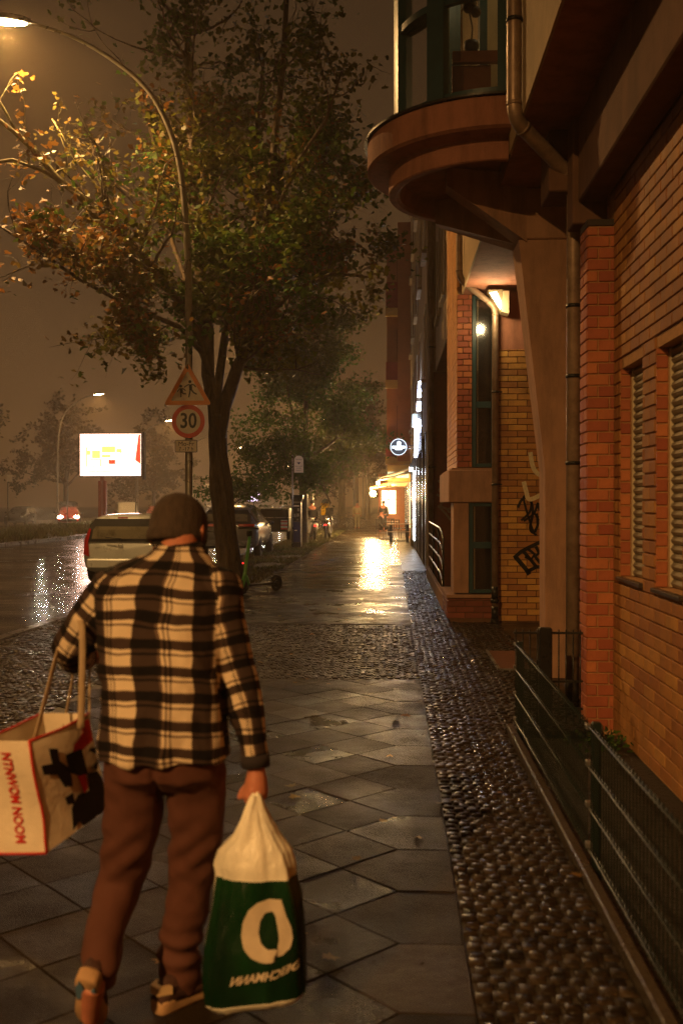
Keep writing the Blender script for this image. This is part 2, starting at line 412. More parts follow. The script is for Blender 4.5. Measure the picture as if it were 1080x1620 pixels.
def children_of(o): return [c for c in COL.objects if c.parent == o]
def copy_tree(o, parent=None, kids=None):
    if kids is None:
        kids = {}
        for c in COL.objects:
            if c.parent is not None: kids.setdefault(c.parent.name, []).append(c)
    c = o.copy(); COL.objects.link(c)
    if parent is not None: c.parent = parent
    for ch in kids.get(o.name, []): copy_tree(ch, c, kids)
    return c

def at(px, py, Y):
    """a point of the place at distance Y down the street, from its place in the photograph"""
    return ((px - 618) * Y / 1575, Y, 1.6 - (py - 797) * Y / 1575)

def arc(c, r, a0, a1, n, f=lambda u, v: (u, v)):
    return [f(c[0] + r * math.cos(R(a0 + (a1 - a0) * i / n)), c[1] + r * math.sin(R(a0 + (a1 - a0) * i / n))) for i in range(n + 1)]

def text_mesh(body, size, m, parent, mat4, name='lettering', bold=0.0, extrude=0.0012):
    cu = bpy.data.curves.new(name, 'FONT'); cu.body = body; cu.size = size; cu.align_x = 'CENTER'; cu.align_y = 'CENTER'
    cu.offset = bold; cu.extrude = extrude; cu.resolution_u = 3
    o = bpy.data.objects.new(name, cu); COL.objects.link(o)
    dg = bpy.context.evaluated_depsgraph_get(); me = bpy.data.meshes.new_from_object(o.evaluated_get(dg))
    bpy.data.objects.remove(o); bpy.data.curves.remove(cu)
    me.transform(mat4); me.materials.clear(); me.materials.append(m)
    return link(name, me, parent)

# ------------------------------------------------------------------ brickwork
COURSE = 1 / 12.0
_brick_cache = {}
def brick_mesh(l, h, d, m, kind):
    key = (round(l, 3), round(h, 3), round(d, 3), m.name, kind)
    if key not in _brick_cache:
        mb = MB()
        mb.box(-l / 2, l / 2, -d, 0, -h / 2, h / 2, c=0.003)
        _brick_cache[key] = mb.mesh('brick', m)
    return _brick_cache[key]

def brickwork(parent, m, org, rot, L, z0, z1, holes=(), limit=300, key=None, bl=0.24, hl=0.115, proud=0.006, course=COURSE, off=0, depth=0.03, jit=0.0015, stack=False):
    """bricks on a plane: local u along the wall, outward normal -y, rotated by rot about Z at org.
       the LIMIT bricks that KEY puts first are objects; the rest are one joined part."""
    j = 0.011; out = []
    z = z0; row = off
    while z < z1 - 0.02:
        h = min(course, z1 - z) - j
        u = -(bl + j) * (0.5 if row % 2 else 0.0) if not stack else 0
        while u < L - 0.005:
            a, b = max(u, 0), min(u + bl, L)
            segs = [(a, b)]
            for (h0, h1, hz0, hz1) in holes:
                if z + h > hz0 + .01 and z < hz1 - .01:
                    ns = []
                    for (s0, s1) in segs:
                        if s1 <= h0 or s0 >= h1: ns.append((s0, s1)); continue
                        if s0 < h0: ns.append((s0, h0 - .001))
                        if s1 > h1: ns.append((h1 + .001, s1))
                    segs = ns
            for s0, s1 in segs:
                if s1 - s0 > 0.025: out.append(((s0 + s1) / 2, z + j + h / 2, s1 - s0, h))
            u += bl + j
        z += course; row += 1
    c, s = math.cos(rot), math.sin(rot)
    W = lambda u, d, zz: (org[0] + c * u + s * -d, org[1] + s * u - c * -d * -1 if False else org[1] + s * u + c * d, zz)
    # local (u, y) -> world: x = ox + c*u - s*y ; y = oy + s*u + c*y ; outward is -y
    def wp(u, y): return (org[0] + c * u - s * y, org[1] + s * u + c * y)
    if key: out.sort(key=lambda q: key(wp(q[0], 0)[0], wp(q[0], 0)[1], q[1]))
    rest = MB()
    for i, (u, zc, l, h) in enumerate(out):
        pj = -proud + random.uniform(-jit, jit)
        if i < limit:
            x, y = wp(u, pj + depth)
            x, y = wp(u, pj)
            # mesh spans y in [-d,0] -> shift so its face is at pj
            x, y = wp(u, pj + depth)
            link('brick', brick_mesh(l, h, depth, m, 0), parent, (x, y, org[2] + zc), rot=(0, random.uniform(-.002, .002), rot))
        else:
            vs = []
            for (uu, yy, zz) in ((-l/2, pj, -h/2), (l/2, pj, -h/2), (l/2, pj, h/2), (-l/2, pj, h/2), (-l/2, pj + depth, -h/2), (l/2, pj + depth, -h/2), (l/2, pj + depth, h/2), (-l/2, pj + depth, h/2)):
                x, y = wp(u + uu, yy); vs.append((x, y, org[2] + zc + zz))
            rest.add(vs, [(0, 1, 2, 3), (0, 4, 5, 1), (1, 5, 6, 2), (2, 6, 7, 3), (3, 7, 4, 0)])
    if rest.v: rest.build('brick_courses', m, parent, kind='stuff')
    return len(out)

# ================================================================== GROUND
def sheet(name, m, x0, x1, y0, y1, z, parent=None, kind='structure', nx=1, ny=1):
    mb = MB(); vs = []; fs = []
    for j in range(ny + 1):
        for i in range(nx + 1): vs.append((x0 + (x1 - x0) * i / nx, y0 + (y1 - y0) * j / ny, z))
    for j in range(ny):
        for i in range(nx): a = j * (nx + 1) + i; fs.append((a, a + 1, a + nx + 2, a + nx + 1))
    mb.add(vs, fs)
    return mb.build(name, m, parent, kind=kind, fix=False)

sheet('ground', M['soil'], -500, 500, -120, 640, -0.20)
sheet('road', M['asphalt'], -15.5, -4.72, -60, 500, -0.12)
sheet('far_road', M['asphalt'], -37, -24.2, -60, 500, -0.12)
med = MB(); med.box(-24.0, -15.75, -60, 500, -0.2, 0.0); med.build('median_strip', M['verge'], kind='structure')
mk = MB(); yy = -4.0
def kerb_stones(x0, x1, y0, y1, z0, z1, name, L=1.0):
    root = MB(); root.box(x0 + .01, x1 - .01, y0, y1, z0 - .1, z1 - .012)
    r = root.build(name, M['joint'], kind='structure')
    y = y0; me = {}
    stones = []
    while y < y1:
        stones.append(y); y += L
    stones.sort(key=lambda q: abs(q - 9))
    b = MB(); b.box(0, x1 - x0, 0.004, L - .006, z0, z1, c=.012); mesh = b.mesh('kerb_stone', M['kerb'])
    rest = MB()
    for i, q in enumerate(stones):
        if i < 30: link('kerb_stone', mesh, r, (x0, q, random.uniform(-.004, .004)))
        else: rest.box(x0, x1, q + .004, q + L - .006, z0, z1)
    if rest.v: rest.build('kerb_stones_beyond', M['kerb'], r, kind='stuff')
    return r
kerb_stones(-4.72, -4.56, -4, 120, -0.2, 0.012, 'kerb')
kerb_stones(-15.75, -15.5, 10, 130, -0.2, 0.02, 'median_kerb')

# --- pavement: granite slabs laid on the diagonal with mitre stones along the edge
XE = 0.27; A = 0.2475
pave = sheet('pavement', M['joint'], -2.62, XE, -4, 160, -0.009, ny=4)
def slab_mesh(poly, name='paving_slab', t=0.05, g=0.0018, m=None):
    cx = sum(p[0] for p in poly) / len(poly); cyy = sum(p[1] for p in poly) / len(poly)
    def ins(d): 
        out_ = []
        n = len(poly)
        for i in range(n):
            p = Vector(poly[i]); a = Vector(poly[i - 1]); b = Vector(poly[(i + 1) % n])
            d1 = (p - a).normalized(); d2 = (b - p).normalized()
            n1 = Vector((-d1.y, d1.x)); n2 = Vector((-d2.y, d2.x)); bis = (n1 + n2).normalized()
            k = d / max(.3, bis.dot(n1)); out_.append((p.x + bis.x * k, p.y + bis.y * k))
        return out_
    a = ins(g); b = ins(g + .0035); n = len(poly)
    mb = MB()
    vs = [(x, y, -t) for x, y in a] + [(x, y, -.0035) for x, y in a] + [(x, y, 0) for x, y in b]
    fs = [tuple(range(2 * n, 3 * n))]
    for i in range(n):
        k = (i + 1) % n
        fs += [(i, k, n + k, n + i), (n + i, n + k, 2 * n + k, 2 * n + i)]
    mb.add(vs, fs)
    return mb, (vs, fs)
dia = [(A, 0), (0, A), (-A, 0), (0, -A)]
dmb, (dvs, dfs) = slab_mesh(dia); dmesh = dmb.mesh('paving_slab', M['slab'])
mit = [(XE, -A), (XE, A), (XE - .24, A), (XE - .24 - A, 0), (XE - .24, -A)]
mmb, (mvs, mfs) = slab_mesh([(p[0] - XE, p[1]) for p in mit]); mmesh = mmb.mesh('edge_slab', M['slab'])
lm = [(-.36 + A + .002, 0), (-.36, A), (-.36 - .24, A), (-.36 - .24, -A), (-.36, -A)]
rest = MB(); restf = MB()
slabs = []
def in_cross(y): return 9.06 < y < 13.2
x0c = XE - .24
for j in range(-14, 190):
    cyj = 9.06 - A - (j) * 0  # placeholder
rows = []
def slab_row(y, even):
    i = 1 if even else 2
    while True:
        cx = x0c - A * i + (0 if True else 0)
        if cx < -2.62 + A * .9: break
        slabs.append((cx, y)); i += 2
# region near: mitre stones end exactly at the cobbled crossing
k = 0
edges = []
y = 9.06 - A
while y > -3.6:
    edges.append(y); y -= 2 * A
y = 13.2 + A
while y < 60:
    edges.append(y); y += 2 * A
tri = []
for y in edges:
    i = 0
    # even row: diamonds whose right corner touches the mitre joint between two stones; odd row: behind the point
    n = 0
    cx = x0c - 2 * A
    while cx > -2.62 + A * .5:
        slabs.append((cx, y)); cx -= 2 * A
    for yy in (y - A,):
        if abs(yy - 13.2) < .01: continue
        cx = x0c - A
        while cx > -2.62 + A * .5:
            if not in_cross(yy): slabs.append((cx, yy))
            cx -= 2 * A
edges_n = sorted([e for e in edges if e > 2.2], key=lambda q: q)
slabs_n = sorted([q for q in slabs if q[1] > 2.0], key=lambda q: q[1])
cnt = 0
for (cx, y) in slabs_n[:250]:
    link('paving_slab', dmesh, pave, (cx, y, random.uniform(-.0012, .0012)), rot=(random.uniform(-.003, .003), random.uniform(-.003, .003), 0))
for y in edges_n[:40]:
    link('edge_slab', mmesh, pave, (XE, y, random.uniform(-.0012, .0012)), rot=(random.uniform(-.003, .003), random.uniform(-.003, .003), 0))
def place(mb, vs, fs, x, y):
    tx, ty, tz = random.uniform(-.006, .006), random.uniform(-.006, .006), random.uniform(-.002, .002)
    mb.add([(p[0] + x, p[1] + y, p[2] + tz + p[1] * tx + p[0] * ty) for p in vs], fs)
for (cx, y) in slabs_n[250:] + [q for q in slabs if q[1] <= 2.0]:
    place(rest, dvs, dfs, cx, y)
for y in edges_n[40:] + [e for e in edges if e <= 2.2]: place(rest, mvs, mfs, XE, y)
rest.build('paving_slabs_beyond', M['slab_far'], pave, kind='stuff', fix=False)
# half stones that square the diagonal pattern off at both sides of the crossing and along the verge
half = MB()
def half_tri(p, q, r):
    half.add([(*p, -.05), (*q, -.05), (*r, -.05), (*p, -.001), (*q, -.001), (*r, -.001)], [(3, 4, 5), (0, 1, 4, 3), (1, 2, 5, 4), (2, 0, 3, 5)])
g = .004
cx = x0c - A
while cx > -2.62:
    half_tri((cx - A + g * 2, 9.06 - g), (cx, 9.06 - A + g), (cx + A - g * 2, 9.06 - g))
    half_tri((cx - A + g * 2, 13.2 + g), (cx + A - g * 2, 13.2 + g), (cx, 13.2 + A - g))
    cx -= 2 * A
half.build('half_slabs', M['slab'], pave, kind='stuff')
sheet('far_pavement', M['slab_far'], -2.62, XE, 60, 160, -0.002)

# --- small cobbles
def cobble_verts(sx, sy, h=0.0, seed=0):
    rnd = random.Random(seed)
    j = lambda a: rnd.uniform(-a, a)
    b = [(-sx / 2 + j(.003), -sy / 2 + j(.003)), (sx / 2 + j(.003), -sy / 2 + j(.003)), (sx / 2 + j(.003), sy / 2 + j(.003)), (-sx / 2 + j(.003), sy / 2 + j(.003))]
    vs = [(x, y, -.035) for x, y in b] + [(x * .96, y * .96, -.006 + j(.002)) for x, y in b] + [(x * .80, y * .80, j(.0025)) for x, y in b]
    fs = [(0, 1, 5, 4), (1, 2, 6, 5), (2, 3, 7, 6), (3, 0, 4, 7), (4, 5, 9, 8), (5, 6, 10, 9), (6, 7, 11, 10), (7, 4, 8, 11), (8, 9, 10, 11)]
    return vs, fs
CV = [cobble_verts(0.056, 0.056, seed=i) for i in range(16)]
CM = []
for i in range(8):
    mb = MB(); mb.add(*CV[i]); mb.smooth = [False] * 4 + [True] * 5; CM.append(mb.mesh('cobble', M['cobble']))
def cobbles(name, x0, x1, y0, y1, n_obj=0, pitch=0.062, m=None, arcp=0.0, base=True, y_from=None, zoff=0.0):
    m = m or M['cobble']
    root = sheet(name, M['joint'], x0, x1, y0, y1, -0.011 + zoff)
    pts = []
    ny = int((y1 - y0) / pitch); nx = max(1, int((x1 - x0) / pitch)); px = (x1 - x0) / nx
    for j in range(ny):
        for i in range(nx):
            x = x0 + (i + .5) * px + random.uniform(-.005, .005) + (0.25 if j % 2 else -0.25) * px * .6
            x = min(max(x, x0 + .03), x1 - .03)
            y = y0 + (j + .5) * pitch + random.uniform(-.005, .005) + arcp * math.sin(x * 5.2)
            pts.append((x, y))
    if n_obj: pts.sort(key=lambda p: abs(p[1] - (y_from or 3.0)) if p[1] >= (y_from or 3.0) - .1 else 50 + abs(p[1]))
    mb = MB()
    sc = px / 0.062
    for i, (x, y) in enumerate(pts):
        z = random.uniform(-.007, .004) + zoff
        if i < n_obj:
            o = link('cobble', CM[i % 8], root, (x, y, z), rot=(random.uniform(-.06, .06), random.uniform(-.06, .06), random.choice((0, 1.5708, 3.1416)) + random.uniform(-.09, .09)))
            continue
        vs, fs = CV[random.randrange(16)]
        a = random.uniform(-.1, .1); ca, sa = math.cos(a), math.sin(a); tx, ty = random.uniform(-.08, .08), random.uniform(-.08, .08)
        o = len(mb.v)
        for p in vs: mb.v.append((x + p[0] * ca - p[1] * sa, y + p[0] * sa + p[1] * ca, z + p[2] + p[0] * tx + p[1] * ty))
        for f in fs: mb.f.append(tuple(q + o for q in f))
        mb.smooth += [False] * 4 + [True] * 5
    if mb.v: mb.build(name + '_stones', m, root, kind='stuff', fix=False)
    return root
cobbles('cobbled_strip', XE, 0.81, -1, 24, n_obj=290, y_from=3.0)
sheet('far_cobbled_strip', M['cobble'], XE, 0.86, 24, 160, -0.004)
cobbles('cobbled_crossing', -2.62, XE, 9.06, 13.2, arcp=0.02)
cobbles('cobbled_verge', -4.56, -2.62, 0.5, 13.6, arcp=0.02)
cobbles('building_forecourt', 0.81, 1.46, 7.12, 13.6, pitch=0.075)
sheet('entrance_floor', M['cobble'], 1.46, 6.0, 7.3, 13.6, -0.01)
sheet('planting_bed', M['soil'], 0.9, 1.61, -4, 7.05, -0.05)
sheet('grass_verge', M['verge'], -4.56, -2.62, 13.6, 160, -0.006)

# --- grass
def blades(name, x0, x1, y0, y1, n, h0, h1, m, z=0.0, lean=.5, w=.012, yp=1.0):
    rng = np.random.default_rng(int(abs(x0 * 100 + y1)))
    u = rng.random(n) ** yp
    cx = rng.random(n) * (x1 - x0) + x0; cyy = y0 + u * (y1 - y0)
    keep = np.array([noise.noise((a * .8, b * .5, 3)) > -.25 for a, b in zip(cx, cyy)])
    cx = cx[keep]; cyy = cyy[keep]; n = len(cx)
    h = rng.uniform(h0, h1, n); a = rng.uniform(0, 2 * math.pi, n); dx = rng.normal(0, lean, n) * h; dy = rng.normal(0, lean, n) * h
    ww = w * rng.uniform(.6, 1.3, n) * (1 + cyy / 40)
    v = np.empty((n, 3, 3)); v[:, 0] = np.stack([cx - ww * np.cos(a), cyy - ww * np.sin(a), np.full(n, z)], 1)
    v[:, 1] = np.stack([cx + ww * np.cos(a), cyy + ww * np.sin(a), np.full(n, z)], 1); v[:, 2] = np.stack([cx + dx, cyy + dy, z + h], 1)
    me = bpy.data.meshes.new(name); me.from_pydata(v.reshape(-1, 3).tolist(), [], np.arange(3 * n).reshape(-1, 3).tolist()); me.materials.append(m)
    o = link(name, me, kind='stuff'); tag(o, name.replace('_', ' '), 'grass'); return o
def leafmat(name, c, var=.4, scale=1.2, tr=.35, c2=None):
    m = bpy.data.materials.new(name); m.use_nodes = True; t = m.node_tree; L = t.links; t.nodes.clear()
    o = nd(t, 'ShaderNodeOutputMaterial'); d = nd(t, 'ShaderNodeBsdfPrincipled'); d.inputs['Roughness'].default_value = .55
    tl = nd(t, 'ShaderNodeBsdfTranslucent'); mx_ = nd(t, 'ShaderNodeMixShader'); mx_.inputs[0].default_value = tr
    g = nd(t, 'ShaderNodeNewGeometry'); n = nd(t, 'ShaderNodeTexNoise', Scale=scale, Detail=2.0); L.new(g.outputs['Position'], n.inputs['Vector'])
    wn = nd(t, 'ShaderNodeMapRange'); L.new(g.outputs['Random Per Island'], wn.inputs[0]); wn.inputs[3].default_value = 1 - var; wn.inputs[4].default_value = 1 + var
    rp = nd(t, 'ShaderNodeMapRange'); rp.inputs[1].default_value = .42; rp.inputs[2].default_value = .6; L.new(n.outputs['Fac'], rp.inputs[0])
    mc = nd(t, 'ShaderNodeMix', data_type='RGBA'); L.new(rp.outputs[0], mc.inputs['Factor']); mc.inputs[6].default_value = (*c, 1); mc.inputs[7].default_value = (*(c2 or c), 1)
    hs = nd(t, 'ShaderNodeHueSaturation'); L.new(wn.outputs[0], hs.inputs['Value']); L.new(mc.outputs[2], hs.inputs['Color'])
    L.new(hs.outputs[0], d.inputs['Base Color']); L.new(hs.outputs[0], tl.inputs['Color'])
    L.new(d.outputs[0], mx_.inputs[1]); L.new(tl.outputs[0], mx_.inputs[2]); L.new(mx_.outputs[0], o.inputs[0])
    return m
M['grass'] = leafmat('wet_grass', (0.075, 0.085, 0.02), c2=(0.11, 0.085, 0.03), scale=.6)
M['leaf_green'] = leafmat('maple_leaf', (0.055, 0.125, 0.014), c2=(0.13, 0.13, 0.016), scale=.45)
M['leaf_gold'] = leafmat('gold_maple_leaf', (0.24, 0.10, 0.02), c2=(0.14, 0.115, 0.022), scale=.7)  # yellow of fallen leaves, also stands in for lamp glow in the crown
M['leaf_dull'] = leafmat('dull_leaf', (0.055, 0.13, 0.016), c2=(0.10, 0.115, 0.018), scale=.3)
M['leaf_brown'] = leafmat('brown_leaf', (0.12, 0.06, 0.02), c2=(0.08, 0.065, 0.02), scale=.2)
blades('verge_grass', -4.5, -2.66, 13.7, 60, 22000, .03, .10, M['grass'], yp=1.4)
blades('median_grass', -23.8, -15.8, 22, 150, 30000, .10, .42, M['grass'], w=.02, yp=1.5)

# leaf outline of a maple: five lobes
def leaf_outline(s):
    pts = [(0, -.10), (.10, -.06), (.42, -.22), (.26, .02), (.5, .18), (.24, .24), (.27, .42), (.1, .36), (0, .62), (-.1, .36), (-.27, .42), (-.24, .24), (-.5, .18), (-.26, .02), (-.42, -.22), (-.10, -.06)]
    return [(x * s, y * s) for x, y in pts]
def leaves_mesh(name, P, Nn, S, m, rng, simple=False):
    """P (n,3) positions, Nn (n,3) facing, S sizes"""
    ol = np.array(leaf_outline(1.0)) if not simple else np.array([(0, -.15), (.38, -.1), (.45, .22), (.12, .3), (0, .6), (-.12, .3), (-.45, .22), (-.38, -.1)])
    n = len(P); k = len(ol)
    t = rng.normal(size=(n, 3)); t -= Nn * np.sum(t * Nn, 1, keepdims=True); t /= np.linalg.norm(t, axis=1, keepdims=True)
    b = np.cross(Nn, t)
    fold = np.abs(ol[:, 0]) * rng.uniform(-.5, .3, (n, 1))
    v = P[:, None, :] + S[:, None, None] * (ol[None, :, 0, None] * t[:, None, :] + ol[None, :, 1, None] * b[:, None, :] + fold[:, :, None] * Nn[:, None, :])
    me = bpy.data.meshes.new(name)
    me.vertices.add(n * k); me.vertices.foreach_set('co', v.reshape(-1).astype(np.float32))
    me.loops.add(n * k); me.loops.foreach_set('vertex_index', np.arange(n * k, dtype=np.int32))
    me.polygons.add(n); me.polygons.foreach_set('loop_start', np.arange(0, n * k, k, dtype=np.int32))
    me.update(calc_edges=True); me.materials.append(m)
    return me
rng = np.random.default_rng(11)
# fallen leaves on the wet paving
n = 150
P = np.stack([rng.uniform(-4.4, .8, n), rng.uniform(3, 18, n), np.full(n, .008)], 1)
N_ = np.stack([rng.normal(0, .12, n), rng.normal(0, .12, n), np.ones(n)], 1); N_ /= np.linalg.norm(N_, axis=1, keepdims=True)
me = leaves_mesh('fallen_leaves', P, N_, rng.uniform(.05, .10, n), M['leaf_gold'], rng)
tag(link('fallen_leaves', me, kind='stuff'), 'wet yellow maple leaves scattered over the paving', 'leaves')

# ================================================================== CORNER BUILDING (nearest, on the right)
XW = 1.61      # ground-floor wall
XF = 0.98      # upper-floor facade
SOF = 4.5      # soffit height
bld = wthing('corner_building', 'nearest building, ochre brick ground floor under an overhanging upper floor with a round bay', 'building', (XW, 7.3, 0))

def part(name, m, parent=None, **k): return MB(), name, m, (parent or bld)

# -- ochre side wall along the pavement
wins = [(5.585, 6.155), (6.47, 7.10)]      # Y ranges
WZ0, WZ1 = 1.09, 2.55
wins_all = wins + [(2.0, 2.57), (2.89, 3.52)]
mb = MB(); prev = 7.54
def wall_x(mb, x0, x1, ya, yb, z0, z1, holes):
    """solid wall between ya<yb with window holes (h0,h1) over WZ0..WZ1"""
    hs = sorted(holes); y = ya
    for h0, h1 in hs:
        mb.box(x0, x1, y, h0, z0, z1); mb.box(x0, x1, h0, h1, z0, WZ0); mb.box(x0, x1, h0, h1, WZ1, z1); y = h1
    mb.box(x0, x1, y, yb, z0, z1)
wall_x(mb, XW + .012, XW + .36, -4, 7.54, -.2, 4.5, wins_all)
sw = mb.build('side_wall', M['mortar_pale'], bld)
brickwork(sw, M['brick_side'], (XW, 7.3, 0), R(-90), 11.3, -.05, 3.86,
          holes=[(7.3 - b, 7.3 - a, WZ0, WZ1) for a, b in wins_all], limit=300,
          key=lambda x, y, z: 0 if (y > 5.3 and z > .3) else 1 + abs(y - 6), proud=.003)
for i, (a, b) in enumerate(wins_all):
    wn = MB(); wn.box(XW + .10, XW + .13, a - .01, b + .01, WZ0 - .01, WZ1 + .01); wobj = wn.build('window', M['sill'], bld)
    f = MB(); x = XW + .078
    f.box(x, x + .022, b - .035, b - .002, WZ0 + .004, WZ1 - .004, c=.003); f.box(x, x + .022, a + .002, a + .035, WZ0 + .004, WZ1 - .004, c=.003)
    f.build('window_frame', M['white_frame'], wobj)
    s = MB(); s.box(XW - .028, XW + .12, a - .02, b + .02, WZ0 - .03, WZ0 - .002, c=.004); s.build('sill', M['sill'], wobj)
    # roller shutter: every slat
    sm_ = MB(); hgt = .052
    sm_.tube([(0, a + .037, 0), (0, b - .037, 0)], 1, 4)  # placeholder replaced below
    sm_ = MB()
    prof = [(0.012, 0.0), (0.002, .008), (-.008, .026), (.002, .044), (.012, .05)]
    vs = [(u, a + .037, v) for u, v in prof] + [(u, b - .037, v) for u, v in prof]
    n = len(prof); sm_.add(vs, [(k_, k_ + 1, n + k_ + 1, n + k_) for k_ in range(n - 1)])
    ms = sm_.mesh('shutter_slat', M['slat'])
    z = WZ0 + .003
    while z < WZ1 - .05:
        link('shutter_slat', ms, wobj, (XW + .088, 0, z)); z += hgt
    # red brick reveal that faces the camera
    if i < 2:
        rv = MB(); z = WZ0; 
        zz = WZ0 + .004
        while zz < WZ1 - .02:
            h = min(COURSE - .011, WZ1 - zz - .006)
            o = link('brick', brick_mesh(.066, h, .02, M['brick_red'], 1), wobj, (XW + .036, b - .003 + .02 - .004 - .004, zz + h / 2))
            zz += COURSE

# -- red brick pillar at the end of the side wall
mb = MB(); mb.box(1.428, XW + .01, 7.308, 7.55, -.1, 3.61); pil = mb.build('brick_pillar', M['mortar_pale'], bld)
brickwork(pil, M['brick_red'], (1.42, 7.30, 0), 0, .195, -.05, 3.60, limit=300, bl=.152, hl=.06, proud=.004)
brickwork(pil, M['brick_red'], (1.42, 7.56, 0), R(-90), .25, -.05, 3.60, limit=60, proud=.004)
mb = MB(); mb.box(1.415, 1.63, 7.295, 7.56, 3.612, 3.66, c=.004); mb.build('pillar_cap', M['sill'], pil)

# -- concrete beam over the wall, soffit, upper floor
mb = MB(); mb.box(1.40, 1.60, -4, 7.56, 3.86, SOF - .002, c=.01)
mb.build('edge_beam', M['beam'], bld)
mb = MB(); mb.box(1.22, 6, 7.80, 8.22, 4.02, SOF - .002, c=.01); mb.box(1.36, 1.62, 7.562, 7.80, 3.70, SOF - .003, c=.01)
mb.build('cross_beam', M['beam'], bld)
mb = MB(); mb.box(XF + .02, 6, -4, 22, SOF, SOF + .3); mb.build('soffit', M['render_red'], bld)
mb = MB()
mb.box(XF, XF + .3, -4, 8.35, SOF + .003, 16); mb.box(XF, XF + .3, 10.45, 13.88, SOF + .003, 16); mb.box(XF, XF + .3, 17, 22, SOF + .003, 16)
mb.box(XF + .301, 6, -4, 8.44, SOF + .302, 16); mb.box(XF + .301, 6, 10.36, 22, SOF + .302, 16); mb.box(2.37, 6, 8.442, 10.358, SOF + .302, 16); mb.box(XF + .302, 2.368, 8.442, 10.358, 8.43, 16)
mb.box(XF, XF + .3, 8.35, 10.45, 8.4, 16)
mb.build('upper_wall', M['render_cream'], bld)
for a, b in ((18.0, 19.0), (20, 21)):
    for z in (5.4, 8.4, 11.4):
        mb = MB(); mb.box(XF - .03, XF - .001, a - .06, a, z, z + 1.7); mb.box(XF - .03, XF - .001, b, b + .06, z, z + 1.7); mb.box(XF - .07, XF - .001, a - .1, b + .1, z - .06, z - .002); mb.build('window_surround', M['white_frame'], bld)

# -- round bay on the first floor
BC = (XF, 9.4); BR = 1.2
bay = MB()
def ringp(r, z, n=64, a0=90, a1=270, c=BC):
    return [(c[0] + r * math.cos(R(a0 + (a1 - a0) * i / n)), c[1] + r * math.sin(R(a0 + (a1 - a0) * i / n)), z) for i in range(n + 1)]
def halfdisc(mb, prof, n=64):
    rings = [ringp(r, z, n) for r, z in prof]
    vs = [p for r in rings for p in r]; k = n + 1; fs = []
    for i in range(len(rings) - 1):
        for j in range(n): fs.append((i * k + j, i * k + j + 1, (i + 1) * k + j + 1, (i + 1) * k + j))
    mb.add(vs, fs, False)
    return mb
# stepped underside: outer ring, middle ring, recessed plate, hollow centre
prof = [(0.02, 4.64), (0.86, 4.64), (0.90, 4.50), (0.93, 4.48), (0.99, 4.48), (1.0, 4.49), (1.0, 4.66), (1.02, 4.67), (BR - .03, 4.68), (BR, 4.70), (BR, 4.93), (BR - .01, 4.94), (0.02, 4.94)]
halfdisc(bay, prof)
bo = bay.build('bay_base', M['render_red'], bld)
cap = MB(); halfdisc(cap, [(BR - .03, 4.942), (BR + .03, 4.942), (BR + .03, 4.96), (BR - .03, 4.968), (0.1, 4.98)]); cap.build('bay_flashing', M['dark_metal'], bo)
# glazed drum: posts, rails, panes
drum = MB(); RD = 0.925
angs = [270, 231, 192, 153, 114, 90]
def wedge(mb, a0, a1, r0, r1, z0, z1):
    n = max(2, int(abs(a1 - a0) / 3)); poly = [(BC[0] + r1 * math.cos(R(a0 + (a1 - a0) * i / n)), BC[1] + r1 * math.sin(R(a0 + (a1 - a0) * i / n))) for i in range(n + 1)]
    poly += [(BC[0] + r0 * math.cos(R(a1 + (a0 - a1) * i / n)), BC[1] + r0 * math.sin(R(a1 + (a0 - a1) * i / n))) for i in range(n + 1)]
    mb.prism(poly, lambda u, v, h: (u, v, h), z0, z1)
bw = MB(); wedge(bw, 90, 270, RD - .05, RD + .02, 4.975, 5.04); wedge(bw, 90, 270, RD - .06, RD + .02, 8.2, 8.45)
bwo = bw.build('bay_window', M['frame_green'], bld)
for a in angs:
    f = MB(); wd = 5.2
    a0, a1 = a - wd, a + wd
    if a == 270: a1 = 270
    if a == 90: a0 = 90
    wedge(f, a0, a1, RD - .07, RD + .035, 4.98, 8.2); f.build('window_post', M['frame_green'], bwo)
for z in (5.045, 5.88, 7.2):
    f = MB(); wedge(f, 90, 270, RD - .045, RD + .015, z, z + (.06 if z > 5.3 else .07)); f.build('window_rail', M['frame_green'], bwo)
for i in range(len(angs) - 1):
    g_ = MB(); a0, a1 = angs[i], angs[i + 1]
    p0 = (BC[0] + (RD - .02) * math.cos(R(a0)), BC[1] + (RD - .02) * math.sin(R(a0))); p1 = (BC[0] + (RD - .02) * math.cos(R(a1)), BC[1] + (RD - .02) * math.sin(R(a1)))
    g_.add([(*p0, 5.05), (*p1, 5.05), (*p1, 8.2), (*p0, 8.2)], [(0, 1, 2, 3)]); g_.build('pane', M['glass'], bwo, fix=False)
# the lit room behind the panes
M['room'] = pm('room_wall', (0.62, 0.50, 0.22), 0.8, var=.1, scale=3)
M['shelf'] = pm('brown_shelf', (0.22, 0.07, 0.03), 0.5, var=.2)
rm = MB(); rm.box(2.3, 2.36, 8.45, 10.35, 4.985, 8.42); rm.box(XF + .31, 2.298, 8.444, 8.47, 4.985, 8.42); rm.box(XF + .31, 2.298, 10.33, 10.356, 4.985, 8.42); rm.box(XF + .31, 2.298, 8.472, 10.328, 8.38, 8.42)
rm.box(XF - .05, 2.298, 8.472, 10.328, 4.985, 5.0)
rm.build('bay_room', M['room'], bld)
sh = MB(); sh.box(0.55, 1.1, 9.0, 9.06, 5.56, 5.66); sh.box(0.55, 0.9, 9.07, 9.12, 5.0, 5.56)
tag(sh.build('window_shelf', M['shelf']), 'brown shelf standing behind the right pane of the round bay window', 'shelf')
pp = thing('pot_plant', 'potted plant with thin stem standing on the shelf in the bay window', 'plant', (0.72, 9.03, 5.66))
